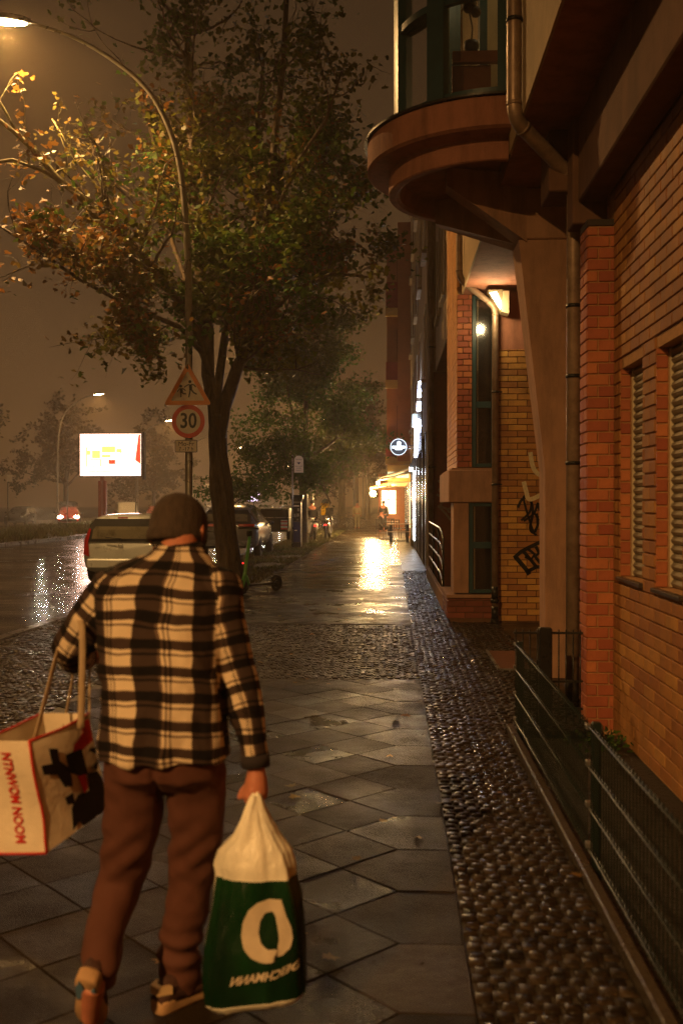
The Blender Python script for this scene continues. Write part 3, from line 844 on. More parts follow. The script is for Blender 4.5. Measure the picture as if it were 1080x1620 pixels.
q = MB(); q.loft([[(r * math.cos(t * math.pi / 6), r * math.sin(t * math.pi / 6), z) for t in range(12)] for r, z in ((.05, 0.002), (.07, .05), (.065, .09))]); q.build('pot', M['black_plastic'], pp)
q = MB(); q.tube([(0, 0, .09), (.01, 0, .22), (-.02, 0, .36)], .008, 6); q.ball((-.02, 0, .42), .07, 8, 5); q.ball((.04, 0, .36), .05, 8, 5); q.build('stem', M['bark'], pp)
ld = bpy.data.lights.new('room_light', 'POINT'); ld.energy = 9; ld.color = (1, .78, .38); ld.shadow_soft_size = .12
lo = bpy.data.objects.new('room_light', ld); COL.objects.link(lo); lo.location = (1.7, 9.5, 7.4)

# -- tapering column with its two bracket arms under the bay
cm = MB()
def colring(x0, x1, y0, y1, z): return [(x0, y0, z), (x1, y0, z), (x1, y1, z), (x0, y1, z)]
cm.loft([colring(1.425, 1.64, 9.28, 9.62, -.1), colring(1.42, 1.64, 9.27, 9.63, 1.9), colring(1.17, 1.64, 9.22, 9.68, 4.02)], sm=False)
cm.build('column', M['concrete'], bld)
ar = MB()
# arm one: towards the street, a deep tapering corbel
def arm(mb, base0, base1, tip0, tip1, zb, zt, z0, z1):
    """wedge from a base edge (two plan points) to a tip edge; base spans zb..zt, tip z0..z1"""
    vs = [(*base0, zb), (*base1, zb), (*tip1, z0), (*tip0, z0), (*base0, zt), (*base1, zt), (*tip1, z1), (*tip0, z1)]
    mb.add(vs, [(0, 1, 2, 3), (4, 7, 6, 5), (0, 4, 5, 1), (1, 5, 6, 2), (2, 6, 7, 3), (3, 7, 4, 0)])
arm(ar, (1.24, 9.20), (1.24, 9.50), (.50, 9.00), (.50, 9.22), 4.00, 4.62, 4.46, 4.62)
arm(ar, (1.24, 9.44), (1.24, 9.70), (.44, 10.0), (.52, 10.2), 4.02, 4.62, 4.40, 4.62)
ar.box(1.20, 1.66, 9.20, 9.70, 4.024, 4.49, c=.01)
ar.build('bracket_arm', M['concrete'], bld)

# -- recess: rear wall facing the street's near end, side wall and door niche
BY = 13.6
mb = MB(); mb.box(1.46, 6, BY + .012, 13.88, -.2, 3.69); bw_ = mb.build('rear_wall', M['mortar'], bld)
brickwork(bw_, M['brick_yellow'], (1.46, BY, 0), 0, 2.2, .0, 3.69, limit=300, bl=.246, proud=.005, key=lambda x, y, z: x)
mb = MB(); mb.box(1.46, 6, BY + .012, 13.88, 3.692, SOF - .003); mb.build('head_beam', M['render_red'], bld)
mb = MB(); mb.box(3.4, 3.6, 7.56, 13.6, -.1, SOF - .003); mb.build('recess_side_wall', M['brick_dark'], bld)
# -- projecting brick bay with windows (plan X 0.92..1.46, front at Y=13.9)
FY = 13.9
mb = MB(); mb.box(.932, 1.12, FY + .012, 16.3, 2.1, SOF + 2.0); bp_ = mb.build('brick_pier', M['mortar'], bld)
brickwork(bp_, M['brick_red'], (.92, FY, 0), 0, .20, 2.1, SOF, limit=300, bl=.152, hl=.06, proud=.005)
brickwork(bp_, M['brick_yellow'], (.92, 16.3, 0), R(-90), 2.4, 2.1, 6.4, limit=0, proud=.006)
mb = MB(); mb.box(.80, 1.462, FY - .06, 16.4, 1.62, 2.07, c=.01); mb.box(.84, 1.44, FY - .03, 16.4, 2.07, 2.098); mb.build('concrete_band', M['concrete'], bld)
mb = MB(); mb.box(.87, 1.08, FY - .02, 14.5, .36, 1.618, c=.006); mb.build('pilaster', M['concrete'], bld)
mb = MB(); mb.box(.795, 1.44, FY + .012, 15.2, -.1, .29); pl = mb.build('plinth', M['mortar'], bld)
brickwork(pl, M['brick_dark'], (.785, FY, 0), 0, .66, .0, .28, limit=60, proud=.005)
brickwork(pl, M['brick_dark'], (.785, 15.2, 0), R(-90), 1.3, .0, .28, limit=60, proud=.005)
mb = MB(); mb.box(.77, 1.45, FY - .03, 15.2, .292, .34, c=.006); mb.build('plinth_coping', M['concrete'], pl)
def tall_window(x0, x1, z0, z1, rails, y=FY):
    fr = MB(); fr.box(x0, x0 + .055, y - .005, y + .05, z0, z1, c=.004); fr.box(x1 - .03, x1, y - .005, y + .05, z0, z1, c=.004)
    fr.box(x0 + .056, x1 - .031, y - .002, y + .047, z0, z0 + .05, c=.004); fr.box(x0 + .056, x1 - .031, y - .002, y + .047, z1 - .05, z1, c=.004)
    wo = fr.build('window', M['frame_green'], bld)
    for z in rails:
        f = MB(); f.box(x0 + .056, x1 - .031, y - .003, y + .046, z, z + .09, c=.004); f.build('window_rail', M['frame_green'], wo)
    zs = [z0 + .05] + [q for r in rails for q in (r, r + .09)] + [z1 - .05]
    for k_ in range(0, len(zs), 2):
        p = MB(); p.box(x0 + .057, x1 - .032, y + .018, y + .024, zs[k_] + .001, zs[k_ + 1] - .001); p.build('pane', M['glass'], wo)
        b = MB(); b.box(x0 + .07, x0 + .085, y + .03, y + .045, zs[k_] + .001, zs[k_ + 1] - .001); b.build('window_bead', M['white_frame'], wo)
    b = MB(); b.box(x0 + .02, x1, y + .30, y + .32, z0, z1); b.build('blind', M['sill'], wo)
    return wo
tall_window(1.125, 1.42, 2.11, SOF - .01, [2.93])
tall_window(1.085, 1.42, .36, 1.615, [.98])
mb = MB(); mb.box(1.43, 1.459, FY - .29, FY + .3, -.1, SOF - .003); mb.box(1.10, 1.43, 14.3, 14.4, .3, SOF); mb.build('window_reveal', M['concrete'], bld)
# -- recess behind the ramp: end wall at Y=22, back wall, floor
mb = MB(); mb.box(.9, 3, 22.0, 22.3, -1.2, SOF - .003); ew = mb.build('end_wall', M['brick_dark'], bld)
mb = MB(); mb.box(2.2, 2.4, 15.2, 22, -1.2, SOF - .003); mb.box(1.12, 2.2, 16.29, 16.5, .3, SOF - .003); mb.build('recess_wall', M['brick_dark'], bld)
mb = MB(); mb.box(.78, .84, 15.21, 21.98, -.2, .22, c=.01); mb.box(.80, .82, 15.21, 21.98, .222, .25); mb.build('ramp_kerb', M['concrete'], bld)

# -- rainwater pipes
def downpipe(pts, clamps, r=.05, boots=()):
    t = MB()
    P = []
    for i, p in enumerate(pts):
        P.append(Vector(p))
    # round the bends
    Q = [P[0]]
    for i in range(1, len(P) - 1):
        a, b, c = P[i - 1], P[i], P[i + 1]; d1 = (a - b).normalized(); d2 = (c - b).normalized(); rr = .11
        for s in range(6):
            u = s / 5; Q.append((b + d1 * rr) * (1 - u) ** 2 + b * 2 * u * (1 - u) + (b + d2 * rr) * u ** 2)
    Q.append(P[-1])
    t.tube(Q, r, 14)
    o = t.build('downpipe', M['zinc'], bld)
    for i in (1, 6, 7, 12):
        if i < len(Q):
            j = Q[i]; d = (Q[min(i + 1, len(Q) - 1)] - Q[i - 1]).normalized(); k_ = MB(); k_.tube([j - d * .012, j + d * .012], r + .005, 14); k_.build('pipe_joint', M['zinc'], o)
    for (x, y, z) in clamps:
        k_ = MB(); k_.tube([(x, y, z - .014), (x, y, z + .014)], r + .007, 14); k_.box(x + r * .5, x + r + .05, y - .01, y + .01, z - .008, z + .008); k_.tube([(x, y - r - .02, z), (x, y - r, z)], .009, 6); k_.build('pipe_clamp', M['dark_metal'], o)
    for (x, y, z) in boots:
        k_ = MB(); k_.tube([(x, y, z), (x, y, z + .05)], r + .016, 14); k_.tube([(x, y, z + .05), (x, y, z + .22)], r + .006, 14); k_.build('pipe_boot', M['dark_metal'], o)
    return o
downpipe([(.915, 7.5, 16), (.915, 7.5, 4.47), (1.43, 7.90, 4.14), (1.43, 7.90, 0)], [(.915, 7.5, 5.2), (1.43, 7.90, 3.15), (1.43, 7.90, 1.92), (1.43, 7.90, 2.6)], r=.056, boots=[(1.43, 7.90, 0)])
downpipe([(.915, 13.45, 16), (.915, 13.45, 4.62), (1.395, 13.45, 4.24), (1.395, 13.45, 0)], [(1.395, 13.45, 3.1), (1.395, 13.45, 1.86)], r=.043, boots=[(1.395, 13.45, 0), (1.395, 13.45, .27)])
downpipe([(.87, 21.7, 16), (.87, 21.7, .1)], [(.87, 21.7, 2.4), (.87, 21.7, 5.0)], r=.055)

# -- wall lamp over the entrance
wl = wthing('wall_lamp', 'lit angular wall lamp on the concrete beam above the drainpipe', 'lamp', (1.50, 13.3, 4.2))
q = MB(); q.prism([(0, -.13), (0.10, -.16), (.10, .14), (.02, .14)], lambda u, v, h: (1.455 + u, 13.25 + h, 4.27 + v), 0, .22); q.build('housing', M['white_frame'], wl)
q = MB(); q.prism([(-.17, .16), (.02, .16), (.0, -.12)], lambda u, v, h: (1.452 + u, 13.26 + h, 4.27 + v), 0, .20); q.build('lamp_hood', pm('lamp_hood', (.28, .22, .12), .5), wl)
q = MB(); q.prism([(-.15, .115), (-.06, .125), (-.004, .0), (-.01, -.10), (-.05, -.045)], lambda u, v, h: (1.452 + u, 13.238 + h, 4.27 + v), 0, .02); q.build('lamp_glass', glow('lamp_glass', (1, .85, .55), 22), wl)
ld = bpy.data.lights.new('wall_lamp_light', 'POINT'); ld.energy = 13; ld.color = (1, .72, .34); ld.shadow_soft_size = .06
lo = bpy.data.objects.new('wall_lamp_light', ld); COL.objects.link(lo); lo.location = (1.30, 13.12, 4.16); 

# -- graffiti
def gf_y(Y):      # on a wall that faces the near end of the street
    return lambda u, v, h: (u, Y - h, v)
def P2(pts, Y):   # photo pixels to wall coordinates
    return [((px - 618) * Y / 1575, 1.6 - (py - 797) * Y / 1575) for px, py in pts]
def smoothp(pts, n=6):
    out_ = []; P = [Vector(p) for p in pts]
    for i in range(len(P) - 1):
        p0 = P[max(i - 1, 0)]; p1 = P[i]; p2 = P[i + 1]; p3 = P[min(i + 2, len(P) - 1)]
        for k_ in range(n):
            t = k_ / n
            out_.append(tuple(.5 * ((2 * p1) + (-p0 + p2) * t + (2 * p0 - 5 * p1 + 4 * p2 - p3) * t * t + (-p0 + 3 * p1 - 3 * p2 + p3) * t ** 3)))
    out_.append(tuple(P[-1])); return out_
yw = BY - .009
q = MB()
for st, w_ in (([(817, 803), (822, 792), (830, 787), (838, 795), (840, 812), (836, 835), (842, 842), (848, 828), (846, 812)], .035),
               ([(822, 823), (830, 816), (836, 808), (838, 792), (832, 786), (826, 790), (840, 838), (846, 846)], .03),
               ([(826, 824), (842, 812), (848, 796), (850, 806), (854, 800), (858, 797), (862, 802)], .03),
               ([(843, 812), (850, 822), (856, 816), (862, 810)], .025)):
    q.ribbon(smoothp(P2(st, yw)), w_, gf_y(yw))
q.build('graffiti_scrawl', M['black_paint'], bld)
q = MB()
for st, w_ in (([(811, 882), (822, 872), (833, 866), (860, 853)], .05), ([(813, 880), (830, 900), (835, 908)], .06), ([(826, 872), (838, 886), (846, 896)], .045),
               ([(833, 868), (843, 876), (838, 884), (828, 880)], .04), ([(845, 864), (850, 874), (844, 880), (852, 890)], .045), ([(852, 860), (858, 868), (864, 872)], .04),
               ([(830, 904), (846, 896), (862, 896)], .05), ([(860, 855), (866, 870)], .05)):
    q.ribbon(P2(st, yw), w_, gf_y(yw - .001))
q.build('graffiti_tag', M['black_paint'], bld)
q = MB()
for st in ([(836, 716), (840, 738), (848, 750), (858, 752), (866, 745)], [(826, 762), (830, 778), (836, 790), (862, 778)], [(862, 706), (862, 730)]):
    q.ribbon(smoothp(P2(st, yw)), .06, gf_y(yw - .0005))
q.build('graffiti_letters', M['white_paint'], bld)
ye = 21.98; q = MB()
for st in ([(692, 760), (700, 768), (694, 776), (706, 784)], [(700, 762), (712, 772), (704, 786)], [(690, 782), (702, 790), (696, 800), (710, 806)], [(704, 790), (716, 798), (708, 808), (718, 812)], [(692, 800), (704, 812), (712, 822), (718, 818)], [(712, 776), (717, 790)]):
    q.ribbon(smoothp(P2(st, ye)), .05, gf_y(ye))
q.build('graffiti_letters', pm('grey_spray_paint', (.30, .20, .13), .6, var=.3, scale=30), bld)

# -- handrail along the ramp
hr = wthing('ramp_railing', 'dark steel railing with curved wet rails along the ramp', 'railing', (.84, 17.5, 0))
def hz(y, k_): return .25 + k_ * .26 + (0.10 if y < 18 else .10)
for k_ in range(4):
    z = .30 + k_ * .25
    q = MB(); q.tube([(.84, 16.1, z - .02), (.84, 16.5, z + .08), (.84, 17.2, z + .14), (.84, 21.8, z + .16)], .016, 8); q.build('rail', M['steel'], hr)
for y in (16.1, 17.8, 19.8, 21.7):
    q = MB(); q.cyl((.845, y, .2), (.845, y, 1.05 + (.1 if y > 17 else 0)), .017, n=8); q.build('post', M['dark_metal'], hr)

# ================================================================== CREAM HOUSE, Y 22.3..45, and the red-balcony house beyond
house = wthing('cream_apartment_house', 'tall cream rendered house with shops at street level, beyond the drainpipe', 'building', (.9, 33, 0))
XC = .86
mb = MB(); mb.box(XC, 6, 22.31, 44, 3.4, 16.5); mb.box(XC, XC + .5, 22.31, 23.3, -.2, 3.399); mb.box(XC - .05, XC, 22.31, 22.9, -.2, 16.5)
mb.build('facade', M['render_cream'], house)
for i in range(5):
    for z in (4.6, 7.7, 10.8, 13.6):
        y = 24.0 + i * 4.1
        w_ = MB(); w_.box(XC - .035, XC - .001, y, y + 1.3, z, z + 1.8); wo = w_.build('window', M['white_frame'], house)
        p = MB(); p.box(XC - .042, XC - .037, y + .1, y + .61, z + .1, z + 1.7); p.box(XC - .042, XC - .037, y + .69, y + 1.2, z + .1, z + 1.7); p.build('pane', M['glass'], wo)
        p = MB(); p.box(XC - .12, XC - .001, y - .05, y + 1.35, z - .09, z - .012); p.build('sill', M['render_cream'], wo)
M['shop_dark'] = pm('dark_shopfront', (.03, .025, .02), .25, var=.3)
mb = MB(); mb.box(1.3, 6, 23.3, 44, -.2, 3.398); mb.build('shop_interior_wall', M['shop_dark'], house)
for y in (24.9, 27.5, 31.0, 34.0, 37.2, 40.0, 43.6): mb = MB(); mb.box(XC + .002, XC + .3, y, y + .35, -.2, 3.398); mb.build('shop_pier', M['shop_dark'], house)
mb = MB()
for a, b in ((25.3, 27.4), (27.9, 30.9), (34.4, 37.1), (37.6, 39.9), (40.4, 43.5)): mb.box(XC + .12, XC + .14, a, b, .3, 3.0)
mb.build('shop_window', M['glass'], house)
# light strips framing the shop entrance
strip = MB(); strip.box(XC - .05, XC - .03, 35.0, 35.03, .3, 2.75); strip.box(XC - .05, XC - .03, 36.4, 36.43, .3, 2.75)
so = strip.build('light_strip', glow('cold_light_strip', (.9, .95, 1.0), 9)); tag(so, 'two thin white light strips framing a shop doorway', 'lamp')
# cold spotlight over the doorway
sp = wthing('shop_floodlight', 'small dazzling white floodlight above the shop doorway', 'lamp', (.75, 36.8, 2.9))
q = MB(); q.box(.70, .84, 36.7, 36.9, 2.93, 3.03); q.build('housing', M['dark_metal'], sp)
q = MB(); q.box(.68, .80, 36.66, 36.695, 2.80, 2.93); q.build('lamp_glass', glow('cold_floodlight', (.85, .92, 1), 60), sp)
def point(name, loc, W_, c, r=.1, spot=None, rot=None):
    d = bpy.data.lights.new(name, 'SPOT' if spot else 'POINT'); d.energy = W_; d.color = c; d.shadow_soft_size = r
    if spot: d.spot_size = R(spot); d.spot_blend = .7
    o = bpy.data.objects.new(name, d); COL.objects.link(o); o.location = loc
    if rot: o.rotation_euler = rot
    return o
point('floodlight_light', (.6, 36.5, 2.75), 45, (.8, .9, 1.0), .1)
# neon script above the shop: strokes of a bright tube
nn = wthing('neon_script_sign', 'blue-white neon script running along the cream facade above the shops', 'sign', (.8, 30, 4))
q = MB()
for st in ([(.80, 27.6, 4.95), (.80, 28.0, 4.75), (.80, 28.6, 4.5), (.80, 29.3, 4.35)], [(.80, 29.3, 4.05), (.80, 29.9, 3.75), (.80, 30.4, 3.9), (.80, 30.9, 4.2)], [(.80, 30.9, 3.7), (.80, 31.6, 3.5), (.80, 32.6, 3.15)], [(.80, 31.2, 4.15), (.80, 31.7, 3.85), (.80, 32.0, 3.6)]):
    q.tube(st, .045, 8)
q.build('neon_tube', glow('neon_tube', (.62, .68, 1.0), 22), nn)
q = MB(); q.box(.835, .856, 27.4, 33.4, 3.1, 5.05); q.build('backing_board', M['shop_dark'], nn)
q = MB(); q.box(.66, .83, 31.0, 31.5, 4.0, 4.4, c=.02); q.build('light_box', glow('light_box', (.55, .65, .68), .8), nn)
point('neon_light', (.5, 30, 4.0), 30, (.66, .74, 1.0), .08)
# round illuminated sign on a bracket
rs = wthing('round_bar_sign', 'round illuminated dark sign with a white emblem on a wall bracket', 'sign', (.3, 32, 3.4))
cx, cz, yr = .245, 3.40, 31.6
q = MB(); q.prism(arc((cx, cz), .255, 0, 350, 35), lambda u, v, h: (u, yr + h, v), 0, .12); q.build('sign_case', M['dark_metal'], rs)
q = MB(); q.prism(arc((cx, cz), .238, 0, 350, 35), lambda u, v, h: (u, yr - h, v), .002, .006); q.build('sign_face', glow('sign_face', (.05, .065, .08), .35), rs)
q = MB()
ri = [(cx + .252 * math.cos(R(a)), cz + .252 * math.sin(R(a))) for a in range(0, 361, 10)]
q.ribbon(ri, .018, lambda u, v, h: (u, yr - .008 - h, v)); q.build('sign_rim', glow('sign_rim', (.8, .9, 1), 1.6), rs)
q = MB()
q.prism([(cx - .20, cz + .03), (cx + .20, cz + .03), (cx + .20, cz - .04), (cx + .11, cz - .045), (cx + .10, cz - .09), (cx - .10, cz - .09), (cx - .11, cz - .045), (cx - .20, cz - .04)], lambda u, v, h: (u, yr - .009 - h, v), 0, .003)
q.prism(arc((cx + .01, cz + .12), .062, 0, 340, 17), lambda u, v, h: (u, yr - .009 - h, v), 0, .003)
q.prism([(cx - .045, cz + .10), (cx + .065, cz + .10), (cx + .065, cz + .032), (cx - .045, cz + .032)], lambda u, v, h: (u, yr - .0095 - h, v), 0, .003)
q.build('emblem', glow('emblem', (.85, .95, 1), 3.5), rs)
q = MB(); q.box(cx + .255, XC, yr + .04, yr + .07, cz + .03, cz + .05); q.box(cx + .255, XC, yr + .04, yr + .07, cz - .06, cz - .04); q.build('bracket', M['dark_metal'], rs)

rh = wthing('red_balcony_house', 'orange rendered house with dark red balconies projecting over the pavement', 'building', (.5, 46, 0))
mb = MB(); mb.box(-.18, 6, 44.6, 60, 3.5, 13.2); mb.box(.3, 6, 44.01, 44.58, 3.5, 14.0); mb.build('facade', M['render_orange'], rh)
mb = MB(); mb.box(.35, 3, 44.9, 46, 13.2, 14.0, c=.3); mb.build('roof_turret', M['shop_dark'], rh)
for k_, z in enumerate((3.35, 6.75, 9.95)):
    b = MB(); b.box(-.24, .84, 44.3, 44.59, z, z + .35); b.build('balcony_slab', M['band_yellow'], rh)
    b = MB(); b.box(-.22, .84, 44.35, 44.59, z + .352, z + (1.15 if k_ != 2 else 1.5)); b.build('balcony', M['balcony_red'], rh)
    b = MB(); b.box(.28, .66, 44.56, 44.598, z + 1.2, z + 2.6); d_ = b.build('balcony_door', M['render_orange'], rh)
    b = MB(); b.box(.27, .285, 44.54, 44.559, z + 1.2, z + 2.6); b.box(.655, .67, 44.54, 44.559, z + 1.2, z + 2.6); b.box(.27, .67, 44.54, 44.559, z + 2.6, z + 2.62); b.build('door_frame', M['shop_dark'], d_)
mb = MB(); mb.box(-.16, .9, 44.7, 60, 2.6, 3.34); mb.build('shop_fascia', M['band_yellow'], rh)
mb = MB(); mb.box(.9, 6, 44.02, 60, -.2, 3.3); mb.build('shop_wall', M['render_orange'], rh)
mb = MB(); mb.box(-.15, .8, 44.2, 44.29, 2.75, 3.02); mb.build('shop_name_board', glow('pale_lit_board', (.75, .85, .55), .8), rh)
fb = wthing('far_street_block', 'dim brown block of houses further down the street', 'building', (1, 90, 0))
mb = MB(); mb.box(1.0, 9, 60.1, 200, -.2, 15); mb.build('facade', M['render_orange'], fb)

# ================================================================== STREET LAMPS
def street_lamp(loc, rz, label, W_, group):
    r = thing('street_lamp', label, 'street lamp', loc, rz, group)
    pts = [(0, 0, 0), (0, 0, 1.2), (0, 0, 1.25), (0, 0, 4.99), (-.02, 0, 6.14), (-.14, 0, 7.62), (-.40, 0, 8.54), (-.82, 0, 9.22), (-1.45, 0, 9.74), (-2.14, 0, 10.14), (-2.94, 0, 10.42)]
    rad = [.09, .09, .072, .066, .06, .05, .045, .04, .036, .033, .03]
    dense = smoothp3(pts[3:], 5); P = pts[:3] + dense
    rr = rad[:3] + [rad[3] + (rad[-1] - rad[3]) * i / (len(dense) - 1) for i in range(len(dense))]
    q = MB(); q.tube(P, rr, 14); q.build('pole', M['pole_grey'], r)
    q = MB(); q.cyl((0, 0, 0), (0, 0, .03), .13, n=16); q.box(-.045, .045, -.098, -.085, .5, .95, c=.004); q.build('pole_base', M['pole_grey'], r)
    h = MB()
    rings = []
    for (x, w_, t0, t1) in ((-2.9, .04, -.02, .05), (-3.0, .10, -.03, .08), (-3.3, .15, -.03, .10), (-3.7, .14, -.03, .09), (-3.85, .06, -.02, .05)):
        z = 10.42 + (-2.94 - x) * .12
        rings.append([(x, -w_, z + t0), (x, -w_ * .6, z + t1), (x, w_ * .6, z + t1), (x, w_, z + t0)])
    h.loft(rings, sm=False); ho = h.build('lamp_head', M['pole_grey'], r)
    g_ = MB(); g_.ball((0, 0, 0), 1, 16, 8, .42, .125, .065); g_.v = [(x - 3.38 , y, z + 10.42 + .03 - x * .12) for x, y, z in g_.v]
    g_.build('lamp_glass', M['lamp_glass'], r)
    if W_ > 0:
        d = bpy.data.lights.new('lamp_light', 'SPOT'); d.energy = W_; d.color = LAMP; d.shadow_soft_size = .14; d.spot_size = R(166); d.spot_blend = .5
        o = bpy.data.objects.new('lamp_light', d); COL.objects.link(o); o.parent = r; o.location = (-3.38, 0, 10.30)
    return r
def smoothp3(pts, n=6):
    out_ = []; P = [Vector(p) for p in pts]
    for i in range(len(P) - 1):
        p0 = P[max(i - 1, 0)]; p1 = P[i]; p2 = P[i + 1]; p3 = P[min(i + 2, len(P) - 1)]
        for k_ in range(n):
            t = k_ / n; out_.append(tuple(.5 * ((2 * p1) + (-p0 + p2) * t + (2 * p0 - 5 * p1 + 4 * p2 - p3) * t * t + (-p0 + 3 * p1 - 3 * p2 + p3) * t ** 3)))
    out_.append(tuple(P[-1])); return out_
M['lamp_glass'] = glow('lamp_glass_warm', (1.0, 0.72, 0.36), 60)
street_lamp((-3.67, 18.0, 0), 0, 'tall curved grey street lamp carrying the traffic signs, lit head over the road', LAMP_W * 1.0, 'street lamps on the near kerb')
street_lamp((-3.67, -10.5, 0), 0, 'curved street lamp behind the camera that lights the man from behind', LAMP_W * 3.4, 'street lamps on the near kerb')
nearlab = ['street lamp whose grey post stands beyond the parking machine', 'small lit street lamp showing through the second tree at crown height', 'street lamp just over the far end of the second tree crown']
ys = [46.5, 75, 103.5]
for i, y in enumerate(ys): street_lamp((-3.67, y, 0), 0, nearlab[i], LAMP_W * (.7 if i == 0 else .7), 'street lamps on the near kerb')
for i, y in enumerate([132, 160.5, 189]): street_lamp((-3.67, y, 0), 0, 'tiny lit street lamp far down the near kerb', 0, 'street lamps on the near kerb')
medlab = ['lit street lamp above and left of the bright billboard', 'lit street lamp just left of the round speed sign', 'lit street lamp hidden behind the sign post', 'lit street lamp between the first tree trunk and the second tree']
for i, y in enumerate([79.4, 104.9, 130, 155.5]):
    street_lamp((-26.9, y, 0), R(180), medlab[i], LAMP_W * 1.3 if i < 2 else LAMP_W, 'street lamps across the road')
for i, y in enumerate([181, 206, 232, 257, 283, 308, 334, 360]): street_lamp((-26.9, y, 0), R(180), 'tiny lit street lamp in the far row across the road', 0, 'street lamps across the road')

# ================================================================== TRAFFIC SIGNS on the lamp post
M['sign_white'] = pm('reflective_white', (.88, .80, .66), .35, var=.06, scale=12)
M['sign_orange'] = pm('faded_orange_red', (.95, .34, .06), .35, var=.06, scale=12)
M['sign_red'] = pm('sign_red', (.80, .09, .05), .35, var=.06, scale=12)
M['sign_black'] = pm('sign_black', (.01, .01, .01), .4)
M['sign_back'] = pm('sign_back', (.2, .2, .2), .5, metal=.6)
def rounded(poly, r, n=5):
    out_ = []; N = len(poly)
    for i in range(N):
        p = Vector(poly[i]); a = (Vector(poly[i - 1]) - p).normalized(); b = (Vector(poly[(i + 1) % N]) - p).normalized()
        half_ = a.angle(b) / 2; d = r / math.tan(half_)
        p0 = p + a * d; p1 = p + b * d; c = p + (a + b).normalized() * (r / math.sin(half_))
        a0 = math.atan2(p0.y - c.y, p0.x - c.x); a1 = math.atan2(p1.y - c.y, p1.x - c.x)
        while a1 - a0 > math.pi: a1 -= 2 * math.pi
        while a1 - a0 < -math.pi: a1 += 2 * math.pi
        for k_ in range(n + 1): t = a0 + (a1 - a0) * k_ / n; out_.append((c.x + r * math.cos(t), c.y + r * math.sin(t)))
    return out_
def face(cx, cz, Y): return lambda u, v, h: (cx + u, Y - h, cz + v)
YS = 17.86
# triangle
cx, _, cz = at(295, 613, YS)
ts = wthing('warning_sign', 'triangular warning sign with two running children, orange border, top of the post', 'sign', (cx, YS, cz))
T = lambda s: [(-.44 * s, -.30 * s), (.44 * s, -.30 * s), (0, .47 * s)]
q = MB(); q.prism(rounded(T(1), .035), face(cx, cz, YS), -.012, 0); q.build('sign_plate', M['sign_back'], ts)
q = MB(); q.prism(rounded(T(.995), .034), face(cx, cz, YS), .0012, .003); q.build('border', M['sign_orange'], ts)
q = MB(); q.prism([(x, z - .012) for x, z in rounded(T(.70), .015)], face(cx, cz, YS), .0035, .005); q.build('field', M['sign_white'], ts)
q = MB(); f = face(cx, cz, YS)
k1 = .0078
def K(pts): return [((x - 480) * 0.00154, (537 - y) * 0.00154) for x, y in pts]
def strokes(q, sts, w_, s=1):
    for st in sts: q.ribbon(K(st), w_, f, .0065)
# small child (left), tall child (right), drawn on a 190 x 130 grid
q.prism(arc(K([(400, 510)])[0], .026, 0, 340, 14), f, .0055, .0068); q.prism(arc(K([(507, 458)])[0], .028, 0, 340, 14), f, .0055, .0068)
strokes(q, [[(405, 535), (407, 590)]], .050); strokes(q, [[(392, 538), (372, 556), (358, 576)], [(418, 536), (442, 550), (456, 566)]], .018); strokes(q, [[(402, 585), (402, 612), (400, 640)], [(412, 582), (430, 598), (462, 600)]], .022)
strokes(q, [[(513, 490), (517, 558)]], .052); strokes(q, [[(500, 490), (466, 504), (440, 524)], [(524, 488), (556, 498), (576, 522)]], .020); strokes(q, [[(511, 550), (505, 592), (492, 642)], [(524, 552), (550, 586), (588, 606)]], .025)
q.build('children_symbol', M['sign_black'], ts, fix=False)
# round 30
cx, _, cz = at(296, 665.5, YS)
ss = wthing('speed_limit_sign', 'round speed limit 30 sign with red ring under the triangle', 'sign', (cx, YS, cz))
q = MB(); q.prism(arc((0, 0), .302, 0, 354, 59), face(cx, cz, YS), -.012, 0); q.build('sign_plate', M['sign_back'], ss)
q = MB(); q.prism(arc((0, 0), .30, 0, 354, 59), face(cx, cz, YS), .0012, .003); q.build('red_ring', M['sign_red'], ss)
q = MB(); q.prism(arc((0, 0), .222, 0, 354, 59), face(cx, cz, YS), .0035, .005); q.build('field', M['sign_white'], ss)
def upright(cx, y, cz, sx=1.0, sz=1.0): return Matrix.Translation((cx, y, cz)) @ Matrix.Diagonal((sx, 1, sz, 1)) @ Matrix.Rotation(R(90), 4, 'X')
text_mesh('30', .34, M['sign_black'], ss, upright(cx, YS - .007, cz, .92, 1.12), 'number', bold=.006)
# plate
cx, _, cz = at(292.5, 705, YS)
ps = wthing('supplementary_plate', 'small rectangular plate with weekday hours under the speed sign', 'sign', (cx, YS, cz))
rc = lambda a, b: [(-a, -b), (a, -b), (a, b), (-a, b)]
q = MB(); q.prism(rounded(rc(.205, .112), .02), face(cx, cz, YS), -.012, 0); q.build('sign_plate', M['sign_back'], ps)
q = MB(); q.prism(rounded(rc(.203, .110), .02), face(cx, cz, YS), .0012, .003); q.build('border', M['sign_black'], ps)
q = MB(); q.prism(rounded(rc(.192, .099), .015), face(cx, cz, YS), .0035, .005); q.build('field', M['sign_white'], ps)
text_mesh('Mo-Fr', .115, M['sign_black'], ps, upright(cx, YS - .006, cz + .040), 'lettering')
text_mesh('7 -17 h', .095, M['sign_black'], ps, upright(cx, YS - .006, cz - .052), 'lettering')

